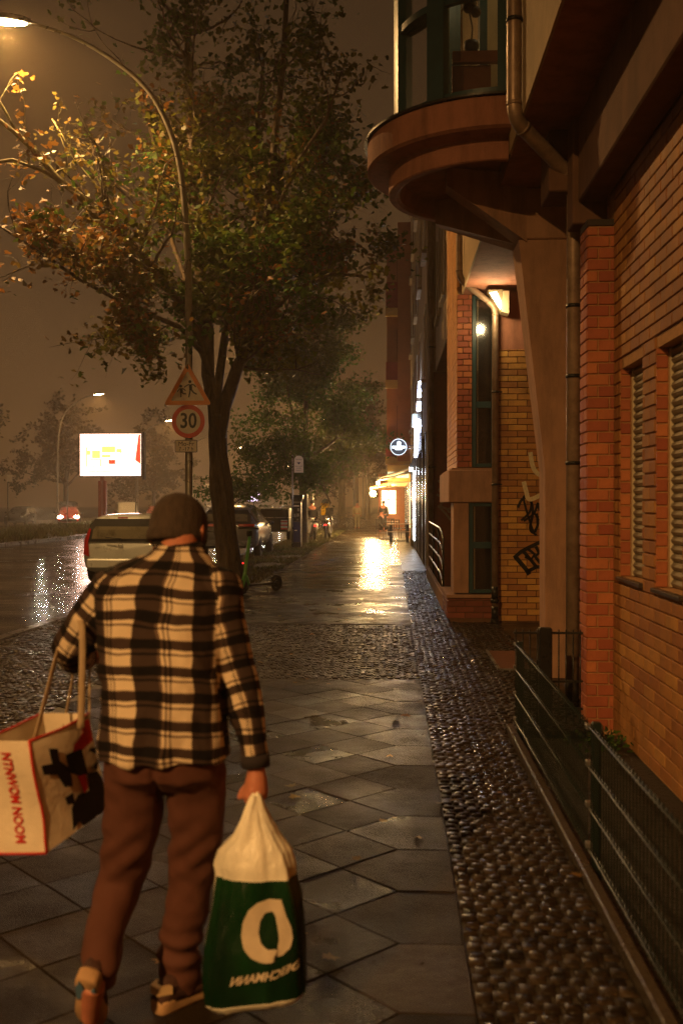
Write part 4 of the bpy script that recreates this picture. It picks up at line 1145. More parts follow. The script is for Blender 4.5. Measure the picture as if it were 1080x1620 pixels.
# ================================================================== PARKING MACHINE and its sign
pmx = (469.5 - 618) * 36 / 1575
pk = wthing('parking_machine', 'dark blue parking ticket machine with hooded top on the verge', 'parking machine', (pmx, 36, 0))
M['blue_panel'] = pm('dark_blue_panel', (.02, .035, .13), .35, var=.2, coat=.3)
q = MB(); q.box(pmx - .16, pmx + .16, 35.86, 36.14, 0, 1.68, c=.012); q.build('body', M['pole_grey'], pk)
q = MB(); q.loft([colring(pmx - .16, pmx + .16, 35.85, 36.15, 1.682), colring(pmx - .225, pmx + .225, 35.78, 36.2, 1.80), colring(pmx - .235, pmx + .235, 35.76, 36.2, 1.92)], sm=False); q.build('hood', M['dark_metal'], pk)
q = MB(); q.box(pmx - .125, pmx + .125, 35.848, 35.858, .22, .95); q.build('front_panel', M['blue_panel'], pk)
q = MB(); q.box(pmx - .125, pmx + .125, 35.848, 35.858, .96, 1.62); q.build('control_panel', M['black_plastic'], pk)
for (a, b, c_, d_, mm) in ((-.10, .10, 1.50, 1.55, 'sign_white'), (.03, .10, 1.33, 1.44, 'steel'), (-.09, -.03, 1.12, 1.24, 'steel'), (.0, .09, 1.14, 1.26, 'steel'), (-.09, 0, 1.36, 1.44, 'glass'), (.0, .07, 1.0, 1.06, 'sign_back'), (-.08, 0.02, .62, .66, 'sign_white')):
    q = MB(); q.box(pmx + a, pmx + b, 35.838, 35.847, c_, d_, c=.003); q.build('button_panel', M[mm], pk)
q = MB(); q.box(pmx - .15, pmx + .15, 35.85, 35.857, .0, .21); q.build('plinth', M['black_plastic'], pk)
sx_ = (462.5 - 618) * 35.7 / 1575
sg = wthing('parking_sign', 'white round-topped parking zone sign with a blue triangle on a thin grey pole', 'sign', (sx_, 35.7, 0))
q = MB(); q.cyl((sx_, 35.7, 0), (sx_, 35.7, 3.36), .033, n=10); q.build('pole', M['steel'], sg)
cx = (472.5 - 618) * 35.65 / 1575; zt = 3.33; zb = 2.72; hw = .165
poly = [(-hw, zb), (hw, zb)] + [(hw * math.cos(R(a)), zt - hw + hw * math.sin(R(a))) for a in range(0, 181, 12)]
q = MB(); q.prism(poly, lambda u, v, h: (cx + u, 35.64 - h, v), -.008, 0); q.build('sign_plate', M['sign_white'], sg)
q = MB(); q.prism([(-.07, 3.09), (.0, 3.01), (.07, 3.09)], lambda u, v, h: (cx + u, 35.638 - h, v), 0, .002); q.build('triangle', M['blue_panel'], sg)
for z, t_ in ((3.20, 'Parkschein'), (2.95, 'Mo-Fr 9-20h'), (2.88, 'Sa 9-18h'), (2.80, 'Zone 15')):
    text_mesh(t_, .052, M['blue_panel'], sg, upright(cx, 35.637, z), 'lettering')
q = MB(); q.box(sx_ - .03, sx_ + .04, 35.64, 35.69, 3.16, 3.2); q.box(sx_ - .03, sx_ + .04, 35.64, 35.69, 2.84, 2.88); q.build('clamp', M['steel'], sg)

# ================================================================== TREES
def branch_tree(limbs, rng, n1, len1, n2, len2, up=.25):
    """grow side branches and twigs on limbs (list of (pts, r0, r1)); returns (wood MB, twig points, twig dirs)"""
    tips = []; wood = MB()
    for pts, r0, r1 in limbs:
        n = len(pts); wood.tube(pts, [r0 + (r1 - r0) * i / (n - 1) for i in range(n)], 9)
    def side(p, d, L_, r, lvl):
        pts = [Vector(p)]; dd = Vector(d).normalized()
        k_ = 5
        for i in range(k_):
            dd = (dd + Vector(rng.normal(0, .22, 3)) + Vector((0, 0, .06))).normalized(); pts.append(pts[-1] + dd * L_ / k_)
        wood.tube(pts, [r * (1 - .75 * i / k_) for i in range(k_ + 1)], 5 if lvl < 2 else 3, cap=False)
        if lvl >= 2:
            for i in range(1, k_ + 1): tips.append((pts[i], dd))
            return
        m = n2
        for i in range(m):
            j = rng.integers(1, k_ + 1); side(pts[j], (dd + Vector(rng.normal(0, .75, 3))).normalized(), L_ * rng.uniform(.35, .6), r * .45, lvl + 1)
    for pts, r0, r1 in limbs:
        P = [Vector(p) for p in pts]
        tot = sum((P[i + 1] - P[i]).length for i in range(len(P) - 1))
        for _ in range(max(2, int(n1 * tot))):
            i = rng.integers(max(0, len(P) // 3), len(P) - 1); u = rng.random()
            p = P[i].lerp(P[i + 1], u); ax = (P[i + 1] - P[i]).normalized()
            d = Vector(rng.normal(0, 1, 3)); d -= ax * d.dot(ax) * .7; d.normalize(); d = (d + Vector((0, 0, up)) + ax * .35).normalized()
            side(p, d, len1 * rng.uniform(.6, 1.2), max(.012, r1 * .8), 1)
    return wood, tips
def crown_arrays(tips, per, spread, rng, s0, s1, dens=None):
    P = []; 
    for p, d in tips:
        k_ = per if dens is None else max(0, int(per * dens(p) + rng.random()))
        if k_:
            q = np.array(p)[None] + rng.normal(0, spread, (k_, 3)) * np.array([1, 1, .7]); P.append(q)
    P = np.concatenate(P); n = len(P)
    N_ = rng.normal(0, .6, (n, 3)); N_[:, 2] += .8; N_ /= np.linalg.norm(N_, axis=1, keepdims=True)
    return P, N_, rng.uniform(s0, s1, n)

rng = np.random.default_rng(5)
Yt = 19.0
tp = lambda px, py, dy=0.0: tuple(Vector(at(px, py, Yt)) + Vector((0, dy, 0)))
tree1 = wthing('maple_tree', 'big forked maple with golden and green leaves rising behind the traffic signs', 'tree', (-3.1, Yt, 0))
tr = MB()
base = [(-3.02, Yt, -.05), (-3.06, Yt, .12), (-3.12, Yt, .6), (-3.20, Yt, 1.4), (-3.30, Yt, 2.3), (-3.33, Yt, 2.9), (-3.31, Yt, 3.3)]
def rough_tube(mb, pts, rad, n=18, amp=.05, sc=1.6):
    rings = []; P = [Vector(p) for p in smoothp3(pts, 5)]; m_ = len(P)
    for i, p in enumerate(P):
        t = i / (m_ - 1) * (len(rad) - 1); k_ = min(int(t), len(rad) - 2); r = rad[k_] + (rad[k_ + 1] - rad[k_]) * (t - k_)
        ring = []
        for a in range(n):
            th = 2 * math.pi * a / n; c, s = math.cos(th), math.sin(th)
            rr = r * (1 + amp * (noise.noise((c * sc + p.x, s * sc + p.y, p.z * .8)) * 2 + .7 * math.sin(th * 7 + p.z * 1.5 + 2 * noise.noise((c, s, p.z)))))
            ring.append((p.x + c * rr, p.y + s * rr, p.z))
        rings.append(ring)
    mb.loft(rings); return mb
rough_tube(tr, base, [.38, .26, .215, .195, .185, .185, .165], 40, .15, 2.2)
limb_px = [
    ([(342, 690, 0), (338, 640, 0), (327, 592, 0), (326, 520, .1), (312, 430, .2), (300, 330, .4), (292, 200, .5), (286, 60, .6), (280, -80, .7)], .155, .05),
    ([(344, 690, 0), (352, 645, 0), (364, 612, 0), (376, 580, -.1), (386, 560, -.1), (396, 480, -.2), (420, 380, -.2), (432, 250, -.1), (448, 100, 0), (455, -60, .1)], .155, .045),
    ([(326, 560, 0), (300, 500, -.2), (262, 445, -.5), (215, 390, -.9), (175, 365, -1.0)], .09, .05),
    ([(376, 575, 0), (412, 520, -.3), (465, 470, -.5), (530, 445, -.7), (590, 455, -.8)], .07, .02),
    ([(342, 668, 0), (343, 610, .05), (348, 520, .5), (372, 400, 1.0), (392, 300, 1.2), (390, 150, 1.5), (400, 20, 1.7)], .10, .03),
    ([(327, 560, 0), (310, 500, .3), (280, 430, .8), (240, 330, 1.2), (215, 200, 1.5), (190, 80, 1.6)], .07, .025),
    ([(400, 470, 0), (450, 400, .5), (490, 330, .8), (505, 250, .9), (520, 150, 1.0)], .06, .02),
    ([(334, 600, 0), (322, 560, -.3), (300, 530, -1.0), (240, 510, -1.7), (180, 480, -2.2), (120, 440, -2.4), (60, 400, -2.5)], .06, .02),
    ([(425, 370, 0), (470, 280, -.6), (520, 220, -.9), (545, 150, -1.0)], .05, .02),
]
limbs = [([tp(*q) for q in pts], a, b) for pts, a, b in limb_px]
mossy_px = [
    ([(178, 368, -1.0), (150, 332, -1.1), (118, 308, -1.2), (88, 270, -1.3), (55, 240, -1.3), (22, 215, -1.4), (-20, 195, -1.4)], .075, .035),
    ([(140, 322, -1.1), (100, 300, -1.3), (60, 288, -1.5), (20, 297, -1.6), (-20, 290, -1.6)], .035, .025),
    ([(60, 243, -1.3), (40, 205, -1.3), (20, 170, -1.3), (-15, 140, -1.3)], .03, .015),
    ([(205, 365, -.9), (180, 320, -.6), (150, 270, -.4), (110, 230, -.3), (85, 190, -.3)], .03, .012),
    ([(210, 380, -.9), (160, 300, -.5), (110, 240, -.5), (95, 200, -.5)], .02, .01),
]
wood, tips = branch_tree(limbs, rng, 2.6, 1.7, 5, 1)
mlimbs = [([tp(*q) for q in pts], a, b) for pts, a, b in mossy_px]
wood2, tips2 = branch_tree(mlimbs, rng, .9, .8, 3, 1)
for pts, a, b in limbs[:2]: pass
tr.build('trunk', M['bark'], tree1); wood.build('branch', M['bark'], tree1, fix=False, kind='stuff'); wood2.build('mossy_branch', M['bark_moss'], tree1, fix=False, kind='stuff', label='yellow-green mossy branches lit by the lamp')
def inpx(p): return (618 + p[0] * 1575 / p[1], 797 - (p[2] - 1.6) * 1575 / p[1])
def dens1(p):
    x, y = inpx(p); d = 1.0
    if y < 330: d = .6
    if y < 170: d = .32
    if x < 230 and y < 330: d = .10
    if x < 120 and y > 420: d *= .3
    return d * max(.04, min(2.2, 0.95 + 3.6 * noise.noise((p[0] * 1.0, p[1] * 1.0, p[2] * 1.15))))
P, N_, S = crown_arrays(tips, 13, .17, rng, .10, .17, dens1)
xs = 618 + P[:, 0] * 1575 / P[:, 1]; zs = 797 - (P[:, 2] - 1.6) * 1575 / P[:, 1]
nzv = np.array([noise.noise((a * .7, b * .7, c * .7)) for a, b, c in P])
pole_x = -3.67 + np.interp(P[:, 2], [0, 5, 6.14, 7.62, 8.54, 9.22, 9.74, 10.14], [0, 0, -.02, -.14, -.4, -.82, -1.45, -2.14])
clear = ~((P[:, 1] < 18.25) & (np.abs(P[:, 0] - pole_x) < .28)); P, N_, S, xs, zs, nzv = P[clear], N_[clear], S[clear], xs[clear], zs[clear], nzv[clear]
gold = (rng.random(len(P)) < np.clip((330 - xs) / 260, .03, .75) + nzv * .7) & (zs > 120)  # lamp glow painted as leaf colour: more gold towards the lamp side
tag_ = link('crown', leaves_mesh('crown', P[~gold], N_[~gold], S[~gold], M['leaf_green'], rng, simple=True), tree1, kind='stuff')
link('lamp_gold_leaves', leaves_mesh('lamp_gold_leaves', P[gold], N_[gold], S[gold], M['leaf_gold'], rng, simple=True), tree1, kind='stuff', label='leaves coloured golden and orange for the lamp glow')
# single leaves on the lamp-lit twigs at the upper left
P2_, N2_, S2_ = crown_arrays(tips2, 3, .10, rng, .09, .14, lambda p: .42)
cnt_leaf = 0
for i in range(min(len(P2_), 230)):
    me = leaves_mesh('leaf', P2_[i:i+1] * 0, N2_[i:i+1], S2_[i:i+1], M['leaf_gold'], rng) if i < 12 else lm_[i % 12]
    if i == 0: lm_ = []
    if i < 12: lm_.append(me)
    link('leaf', me, tree1, tuple(P2_[i]), rot=(0, 0, rng.uniform(0, 6.3)))
if len(P2_) > 230: link('lit_leaves', leaves_mesh('lit_leaves', P2_[230:], N2_[230:], S2_[230:], M['leaf_gold'], rng), tree1, kind='stuff')

def simple_tree(name, label, x, y, trunk_r, fork, h, rad, seed, mleaf, per=8, lean=0.0, n1=1.3, size=(.12, .2), low=0.0, group='maples along the kerb', dens=None, zsq=1.0):
    rng = np.random.default_rng(seed)
    t = wthing(name, label, 'tree', (x, y, 0), group=group)
    tr = MB(); rough_tube(tr, [(x, y, -.05), (x, y, .3), (x + lean * .3, y, fork * .5), (x + lean, y, fork)], [trunk_r * 1.35, trunk_r, trunk_r * .9, trunk_r * .85], 14, .05)
    tr.build('trunk', M['bark'], t)
    limbs = []
    for i in range(7):
        a = 2 * math.pi * i / 7 + rng.uniform(-.3, .3); e = rng.uniform(.25, 1.0) if i else 1.2
        L_ = (h - fork) * rng.uniform(.75, 1.0); hx = math.cos(a) * rad * (1.2 - e) ; hy = math.sin(a) * rad * (1.2 - e)
        p0 = Vector((x + lean, y, fork - rng.uniform(0, .4) * fork * .3)); pts = [tuple(p0)]
        for k_ in range(1, 6):
            u = k_ / 5; pts.append((p0.x + hx * u ** .8, p0.y + hy * u ** .8, p0.z + L_ * (u * e / 1.2 + low * (-.5) * u * (1 - e))))
        limbs.append((pts, trunk_r * .5, trunk_r * .12))
    wood, tips = branch_tree(limbs, rng, n1, rad * .42, 4, 1, up=.1)
    wood.build('branch', M['bark'], t, fix=False, kind='stuff')
    P, N_, S = crown_arrays(tips, per, .28, rng, size[0], size[1], dens)
    link('crown', leaves_mesh('crown', P, N_, S, mleaf, rng, simple=True), t, kind='stuff')
    return t
simple_tree('maple_tree', 'second maple on the verge, green crown hanging behind the parking sign', -3.55, 40.2, .20, 3.6, 9.0, 4.4, 21, M['leaf_dull'], per=18, low=2.6, n1=2.8, lean=.1, dens=lambda p: 0 if p[2] < 1.9 or (p[0] > -2.4 and p[2] < 2.6) else 1)
simple_tree('maple_tree', 'third maple, slim dark trunk lit orange beside the walking pedestrian', -3.25, 66, .26, 5.0, 9.6, 4.4, 22, M['leaf_dull'], per=14, low=1.6, size=(.16, .26), n1=2.2, dens=lambda p: 0 if p[2] < 3.2 else 1)
simple_tree('maple_tree', 'fourth maple, dim brown crown behind the third against the house', -3.0, 86, .26, 5.0, 11, 5.0, 23, M['leaf_brown'], per=12, size=(.2, .32), low=1.2, dens=lambda p: 0 if p[2] < 3 else 1)
simple_tree('maple_tree', 'fifth maple, faint dark crown at the end of the row', -2.6, 112, .28, 5.0, 12.5, 6.5, 24, M['leaf_brown'], per=10, size=(.28, .4), low=1.2)
gl = 'trees across the road'
simple_tree('broad_tree', 'large brown hazy tree at the left edge above the oncoming car', -34.5, 74, .3, 5, 17, 7.5, 31, M['leaf_brown'], per=14, size=(.25, .4), low=2.2, group=gl)
simple_tree('broad_tree', 'low hazy tree behind the black van and the billboard', -37, 112, .3, 4, 12, 7.5, 32, M['leaf_brown'], per=5, size=(.35, .5), low=1.2, group=gl)
simple_tree('broad_tree', 'faint far tree right of the billboard beyond the white van', -36, 150, .3, 4, 13, 9, 33, M['leaf_brown'], per=5, size=(.45, .6), low=1.2, group=gl)

# ================================================================== MESH FENCE along the planting bed
XFN = 0.87
fn = wthing('mesh_fence', 'low dark green double-wire mesh fence along the planting bed beside the brick wall', 'fence', (XFN, 5, 0))
q = MB(); q.box(.815, .865, -4, 7.08, -.12, .045, c=.008); q.build('kerb_edging', M['kerb'], fn)
panels = [(4.44, 6.98), (1.90, 4.40), (-.64, 1.86)]
for i, (a, b) in enumerate(panels):
    q = MB(); y = a + .02
    while y < b:
        q.tube([(XFN, y, .06), (XFN, y, .645)], .0028, 5, cap=False); y += .05
    po = q.build('upright_wires', M['fence_green'], fn, kind='stuff')
    for z in (.09, .27, .45, .625):
        for dx in (-.0065, .0065):
            k_ = MB(); k_.tube([(XFN + dx, a, z), (XFN + dx, b, z)], .0038, 6); k_.build('rail_wire', M['fence_green'], fn)
for y in (7.0, 4.42, 1.88, -.66):
    q = MB(); q.box(XFN + .012, XFN + .052, y - .02, y + .02, -.1, .64, c=.004); p_ = q.build('post', M['fence_green'], fn)
    for z in (.10, .28, .46, .62):
        k_ = MB(); k_.box(XFN - .014, XFN + .012, y - .02, y + .02, z - .012, z + .012, c=.003); k_.build('clip', M['steel'], p_)
gt = wthing('bar_gate', 'short black bar fence with a thick dark post in front of the column', 'fence', (1.15, 7.35, 0))
for z in (.10, .30, .655):
    q = MB(); q.box(.90, 1.40, 7.34, 7.36, z - .008, z + .008); q.build('rail', M['dark_metal'], gt)
x = .915
while x < 1.40:
    q = MB(); q.cyl((x, 7.35, -.05), (x, 7.35, .68), .0055, n=6); q.build('bar', M['dark_metal'], gt); x += .052
q = MB(); q.box(1.075, 1.165, 7.27, 7.335, -.05, .70, c=.006); q.build('thick_post', M['dark_metal'], gt)
mt = wthing('light_shaft_cover', 'reddish metal light shaft cover with a bright edge in the cobbled forecourt', 'grate', (1.15, 10.2, 0))
q = MB(); q.box(1.055, 1.36, 9.65, 10.85, -.02, .008); q.build('cover_plate', pm('rusty_plate', (.13, .05, .03), .4, var=.3, scale=12, bump=.3), mt)
q = MB(); q.box(1.03, 1.054, 9.62, 10.88, -.02, .016); q.box(1.055, 1.36, 9.62, 9.645, -.02, .016); q.build('frame', M['steel'], mt)
# plants in the bed
rng = np.random.default_rng(3)
for i, (x, y, h) in enumerate([(1.45, 6.9, .08)]):
    n = 160; P = np.stack([rng.normal(x, .10, n), rng.normal(y, .14, n), -.05 + np.abs(rng.normal(0, h * .5, n))], 1); N_ = rng.normal(0, .6, (n, 3)); N_[:, 2] += .7; N_ /= np.linalg.norm(N_, axis=1, keepdims=True)
    lab = ['dark low shrub at the foot of the red brick pillar', 'dark low shrub in the bed under the nearer shuttered window'][i]
    sh_ = wthing('shrub', lab, 'shrub', (x, y, -.05), group='shrubs in the planting bed')
    link('foliage', leaves_mesh('foliage', P, N_, rng.uniform(.03, .06, n), M['leaf_dull'], rng, simple=True), sh_, kind='stuff')
    k_ = MB()
    for j in range(5): k_.tube([(x, y, -.06), (x + rng.normal(0, .07), y + rng.normal(0, .08), h * .8)], .006, 4)
    k_.build('stem', M['bark'], sh_)

# ================================================================== AWNINGS, CAFE, BENCH
M['awning_beige'] = pm('beige_awning', (.5, .42, .25), .6, var=.15, scale=5)
M['awning_orange'] = pm('orange_awning', (.55, .27, .08), .6, var=.15, scale=5)
def awning(name, label, xw, xo, zw, zo, y0, y1, m, bulb):
    t = wthing('awning', label, 'awning', (xw, (y0 + y1) / 2, zw), group='awnings over the shops')
    q = MB(); q.add([(xw, y0, zw), (xo, y0, zo), (xo, y1, zo), (xw, y1, zw), (xw, y0, zw + .03), (xo, y0, zo + .03), (xo, y1, zo + .03), (xw, y1, zw + .03)], [(0, 3, 2, 1), (4, 5, 6, 7), (0, 1, 5, 4), (1, 2, 6, 5), (2, 3, 7, 6), (3, 0, 4, 7)]); q.build('cloth', m, t)
    q = MB(); q.box(xo - .03, xo, y0, y1, zo - .12, zo + .05, c=.008); q.build('front_bar', M['white_frame'], t)
    for y in (y0 + .06, y1 - .06):
        q = MB(); mx_, mz = (xw + xo) / 2 + .1, (zw + zo) / 2 - .12; q.tube([(xw, y, zw - .12), (mx_, y, mz)], .03, 8); q.tube([(mx_, y, mz), (xo, y, zo - .03)], .025, 8); q.build('folding_arm', M['white_frame'], t)
    return t
awning('awning', 'beige awning nearer the camera, sloping down over the bench', XC, -.56, 3.12, 2.66, 41.5, 44.0, M['awning_beige'], 1)
awning('awning', 'orange lit awning farther down the street with a dazzling bulb at its tip', .88, -1.02, 2.95, 2.42, 51, 57, M['awning_orange'], 2)
M['bulb'] = glow('warm_bulb', (1.0, .66, .26), 190)
def bulb(name, label, p, r, W_, c=SHOP):
    t = wthing('awning_lamp', label, 'lamp', p)
    q = MB(); q.ball(p, r, 14, 8); q.build('bulb', M['bulb'], t)
    q = MB(); q.cyl((p[0], p[1], p[2] + r * .8), (p[0], p[1], p[2] + r + .12), .03, n=8); q.build('socket', M['dark_metal'], t)
    point('awning_light', (p[0] - .05, p[1] - .3, p[2] - .05), W_, c, .12)
bulb('a', 'warm bulb hanging at the tip of the nearer awning', at(598, 764, 43.8), .075, 550)
bulb('b', 'dazzling bulb at the tip of the farther orange awning', at(590, 781, 50.8), .15, 1250)
point('awning_fill_light', (.1, 54.0, 2.35), 350, SHOP, .1)  # added fill without a fitting, brightens the facade beneath the awning
# lit cafe window behind
cw = wthing('cafe_window', 'brightly lit cafe window beneath the orange awning', 'window', (.3, 58.5, 0))
q = MB(); q.box(.86, .89, 46, 59.5, .5, 2.6); q.build('lit_pane', glow('lit_cafe_pane', (1.0, .72, .36), 2.2), cw)
q = MB()
for y in (46, 48.6, 51.2, 53.8, 56.4, 59.4): q.box(.82, .859, y, y + .18, .1, 2.7)
q.build('mullion', M['shop_dark'], cw)
pj = wthing('corner_cafe_front', 'projecting lit cafe front facing the camera at the end of the awnings', 'shop front', (.2, 60, 0))
q = MB(); q.box(-.75, .86, 59.9, 60.05, -.1, 3.4); q.build('front_wall', M['render_orange'], pj)
q = MB(); q.box(-.55, .30, 59.86, 59.89, 1.0, 2.4); q.build('lit_pane', glow('lit_front_pane', (1.0, .80, .45), 3.5), pj)
q = MB(); q.box(-.15, -.11, 59.82, 59.855, 1.0, 2.4); q.box(-.55, .30, 59.82, 59.855, 1.86, 1.9); q.build('mullion', M['shop_dark'], pj)
# drinking table and bench
def bench(name, label, cat, x0, x1, y, z, d):
    t = wthing(name, label, cat, ((x0 + x1) / 2, y, 0))
    n = 3
    for i in range(n):
        q = MB(); q.box(x0, x1, y - d / 2 + i * d / n + .004, y - d / 2 + (i + 1) * d / n - .004, z - .03, z, c=.004); q.build('plank', M['wood'], t)
    for x in (x0 + .13, x1 - .13):
        q = MB(); q.box(x - .06, x + .06, y - d / 2 + .02, y + d / 2 - .02, 0.02, z - .032, c=.005); q.build('leg', M['dark_metal'], t)
    q = MB(); q.box(x0 + .19, x1 - .19, y - .02, y + .02, .04, .07); q.build('stretcher', M['dark_metal'], t)
bench('street_bench', 'wooden bench with dark legs standing across the pavement by the cream house', 'bench', -.13, .80, 40.9, .47, .28)
bench('street_table', 'narrow wooden table with dark legs just behind the bench', 'table', -.12, .82, 42.0, .76, .5)
q = MB(); q.cyl((.80, 38.0, 0), (.80, 38.0, .95), .06, n=12); q.ball((.80, 38.0, .95), .06, 12, 6)
tag(q.build('bollard', M['band_yellow']), 'pale round-topped bollard at the house wall in front of the bench', 'bollard')
def cafe_chair(x, y, rz, label):
    t = thing('cafe_chair', label, 'chair', (x, y, 0), rz, 'cafe chairs under the awning')
    q = MB(); q.box(-.21, .21, -.2, .2, .43, .46, c=.01); q.build('seat', M['dark_metal'], t)
    for i in range(4):
        q = MB(); q.box(-.2 + i * .12, -.16 + i * .12, .19, .21, .46, .84); q.build('back_slat', M['dark_metal'], t)
    q = MB(); q.box(-.21, .21, .185, .215, .84, .88, c=.005); q.build('backrest', M['dark_metal'], t)
    for a in (-.19, .19):
        for b in (-.18, .19):
            q = MB(); q.cyl((a, b, 0), (a, b, .43), .014, n=6); q.build('leg', M['dark_metal'], t)
chl = ['dark cafe chair nearest the bench', 'dark cafe chair left of the cafe table, farthest from the wall', 'dark cafe chair against the shop wall', 'dark cafe chair behind the round table']
for (x, y, a), l in zip([(.25, 46.0, 2.9), (-.45, 47.2, 1.2), (.55, 47.8, -1.4), (.0, 48.8, .2)], chl): cafe_chair(x, y, a, l)
ct = wthing('cafe_table', 'dark round cafe table under the orange awning', 'table', (.05, 47.4, 0))
q = MB(); q.cyl((.05, 47.4, .72), (.05, 47.4, .75), .35, n=20); q.build('table_top', M['dark_metal'], ct)
q = MB(); q.cyl((.05, 47.4, 0.02), (.05, 47.4, .72), .03, n=8); q.cyl((.05, 47.4, 0), (.05, 47.4, .02), .22, n=14); q.build('leg', M['dark_metal'], ct)

# ================================================================== LETTER BOX
lb = wthing('letter_box', 'yellow letter box with rounded grey top and a black horn emblem', 'letter box', (-3.1, 48, 0))
M['post_yellow'] = pm('letter_box_yellow', (.75, .42, .01), .35, var=.08)
x0, x1 = (508 - 618) * 48 / 1575, (521.5 - 618) * 48 / 1575
q = MB(); q.box(x0, x1, 47.8, 48.15, 1.05, 1.66, c=.02); q.build('box', M['post_yellow'], lb)
q = MB(); q.tube([((x0 + x1) / 2, 47.8, 1.66), ((x0 + x1) / 2, 48.15, 1.66)], (x1 - x0) / 2 * .9, 16); q.build('top', M['fence_green'], lb)
q = MB(); q.cyl(((x0 + x1) / 2, 48.0, 0), ((x0 + x1) / 2, 48.0, 1.05), .05, n=10); q.build('post', M['pole_grey'], lb)
q = MB(); fx = lambda u, v, h: (x0 + .02 + u, 47.795 - h, 1.05 + v)
q.ribbon([(.04 + .055 * math.cos(R(a)) + .02, .36 + .045 * math.sin(R(a))) for a in range(0, 361, 20)], .022, fx); q.ribbon([(.06, .405), (.20, .42), (.25, .46)], .02, fx); q.ribbon([(.06, .32), (.16, .36), (.24, .34)], .018, fx); q.ribbon([(.02, .2), (.12, .2), (.16, .22)], .02, fx)
q.build('horn_emblem', M['sign_black'], lb)

# ================================================================== CARS
M['tint'] = pm('tinted_glass', (.035, .033, .028), .12, var=.5, scale=2.5, coat=1.0, bump=.12, bscale=40, bdist=.003)
def wheel(parent, x, y, r=.32, w_=.2):
    sgn = 1 if x > 0 else -1
    t = MB(); prof = [(.62, .5), (.9, .5), (1, .35), (1, -.35), (.9, -.5), (.62, -.5)]
    rings = [[(x + w_ * b, y + r * a * math.cos(2 * math.pi * k_ / 24), r + r * a * math.sin(2 * math.pi * k_ / 24)) for k_ in range(24)] for a, b in prof]
    t.loft(rings); o = t.build('wheel', M['rubber'], parent)
    q = MB(); xo = x + sgn * w_ * .42
    q.tube([(xo - sgn * .02, y, r), (xo, y, r)], r * .62, 20); q.build('rim', M['rim'], o)
    for k_ in range(5):
        a = 2 * math.pi * k_ / 5; s = MB(); s.tube([(xo + sgn * .012, y, r), (xo + sgn * .006, y + r * .55 * math.cos(a), r + r * .55 * math.sin(a))], .028, 5); s.build('spoke', M['dark_metal'], o)
KIND = {
 # y (from the rear), half width, bottom, belt, roof, roof half width
 'hatch': dict(st=[(0.0, .76, .38, .86, .90, .70), (.06, .83, .30, .90, .93, .70), (.15, .85, .24, .94, 1.22, .68), (.24, .86, .22, .94, 1.43, .65), (.38, .86, .22, .95, 1.50, .62), (1.3, .87, .2, .97, 1.53, .60), (2.2, .87, .2, .95, 1.50, .59), (2.7, .87, .2, .94, 1.33, .60), (3.2, .86, .22, .92, 1.02, .66), (3.8, .82, .24, .80, .84, .6), (4.1, .72, .32, .62, .66, .5)], wb=(.75, 3.35)),
 'suv': dict(st=[(0.0, .78, .42, .90, .96, .70), (.08, .86, .34, .98, 1.04, .68), (.25, .91, .28, 1.0, 1.22, .64), (.45, .93, .26, 1.02, 1.44, .60), (.7, .93, .26, 1.02, 1.56, .58), (1.5, .93, .25, 1.0, 1.62, .60), (2.4, .93, .25, .98, 1.58, .60), (3.0, .93, .25, .97, 1.36, .62), (3.5, .91, .26, .95, 1.05, .68), (4.1, .87, .28, .86, .90, .6), (4.45, .76, .36, .66, .7, .5)], wb=(.85, 3.6)),
 'van': dict(st=[(0.0, .84, .36, 1.1, 1.80, .76), (.05, .9, .30, 1.12, 1.90, .78), (.4, .92, .25, 1.12, 1.94, .80), (1.5, .93, .22, 1.12, 1.95, .80), (3.0, .93, .22, 1.1, 1.93, .80), (3.5, .93, .22, 1.08, 1.78, .78), (4.0, .92, .22, 1.06, 1.20, .78), (4.6, .88, .24, .92, .96, .7), (4.85, .78, .32, .7, .74, .6)], wb=(.9, 4.0)),
}
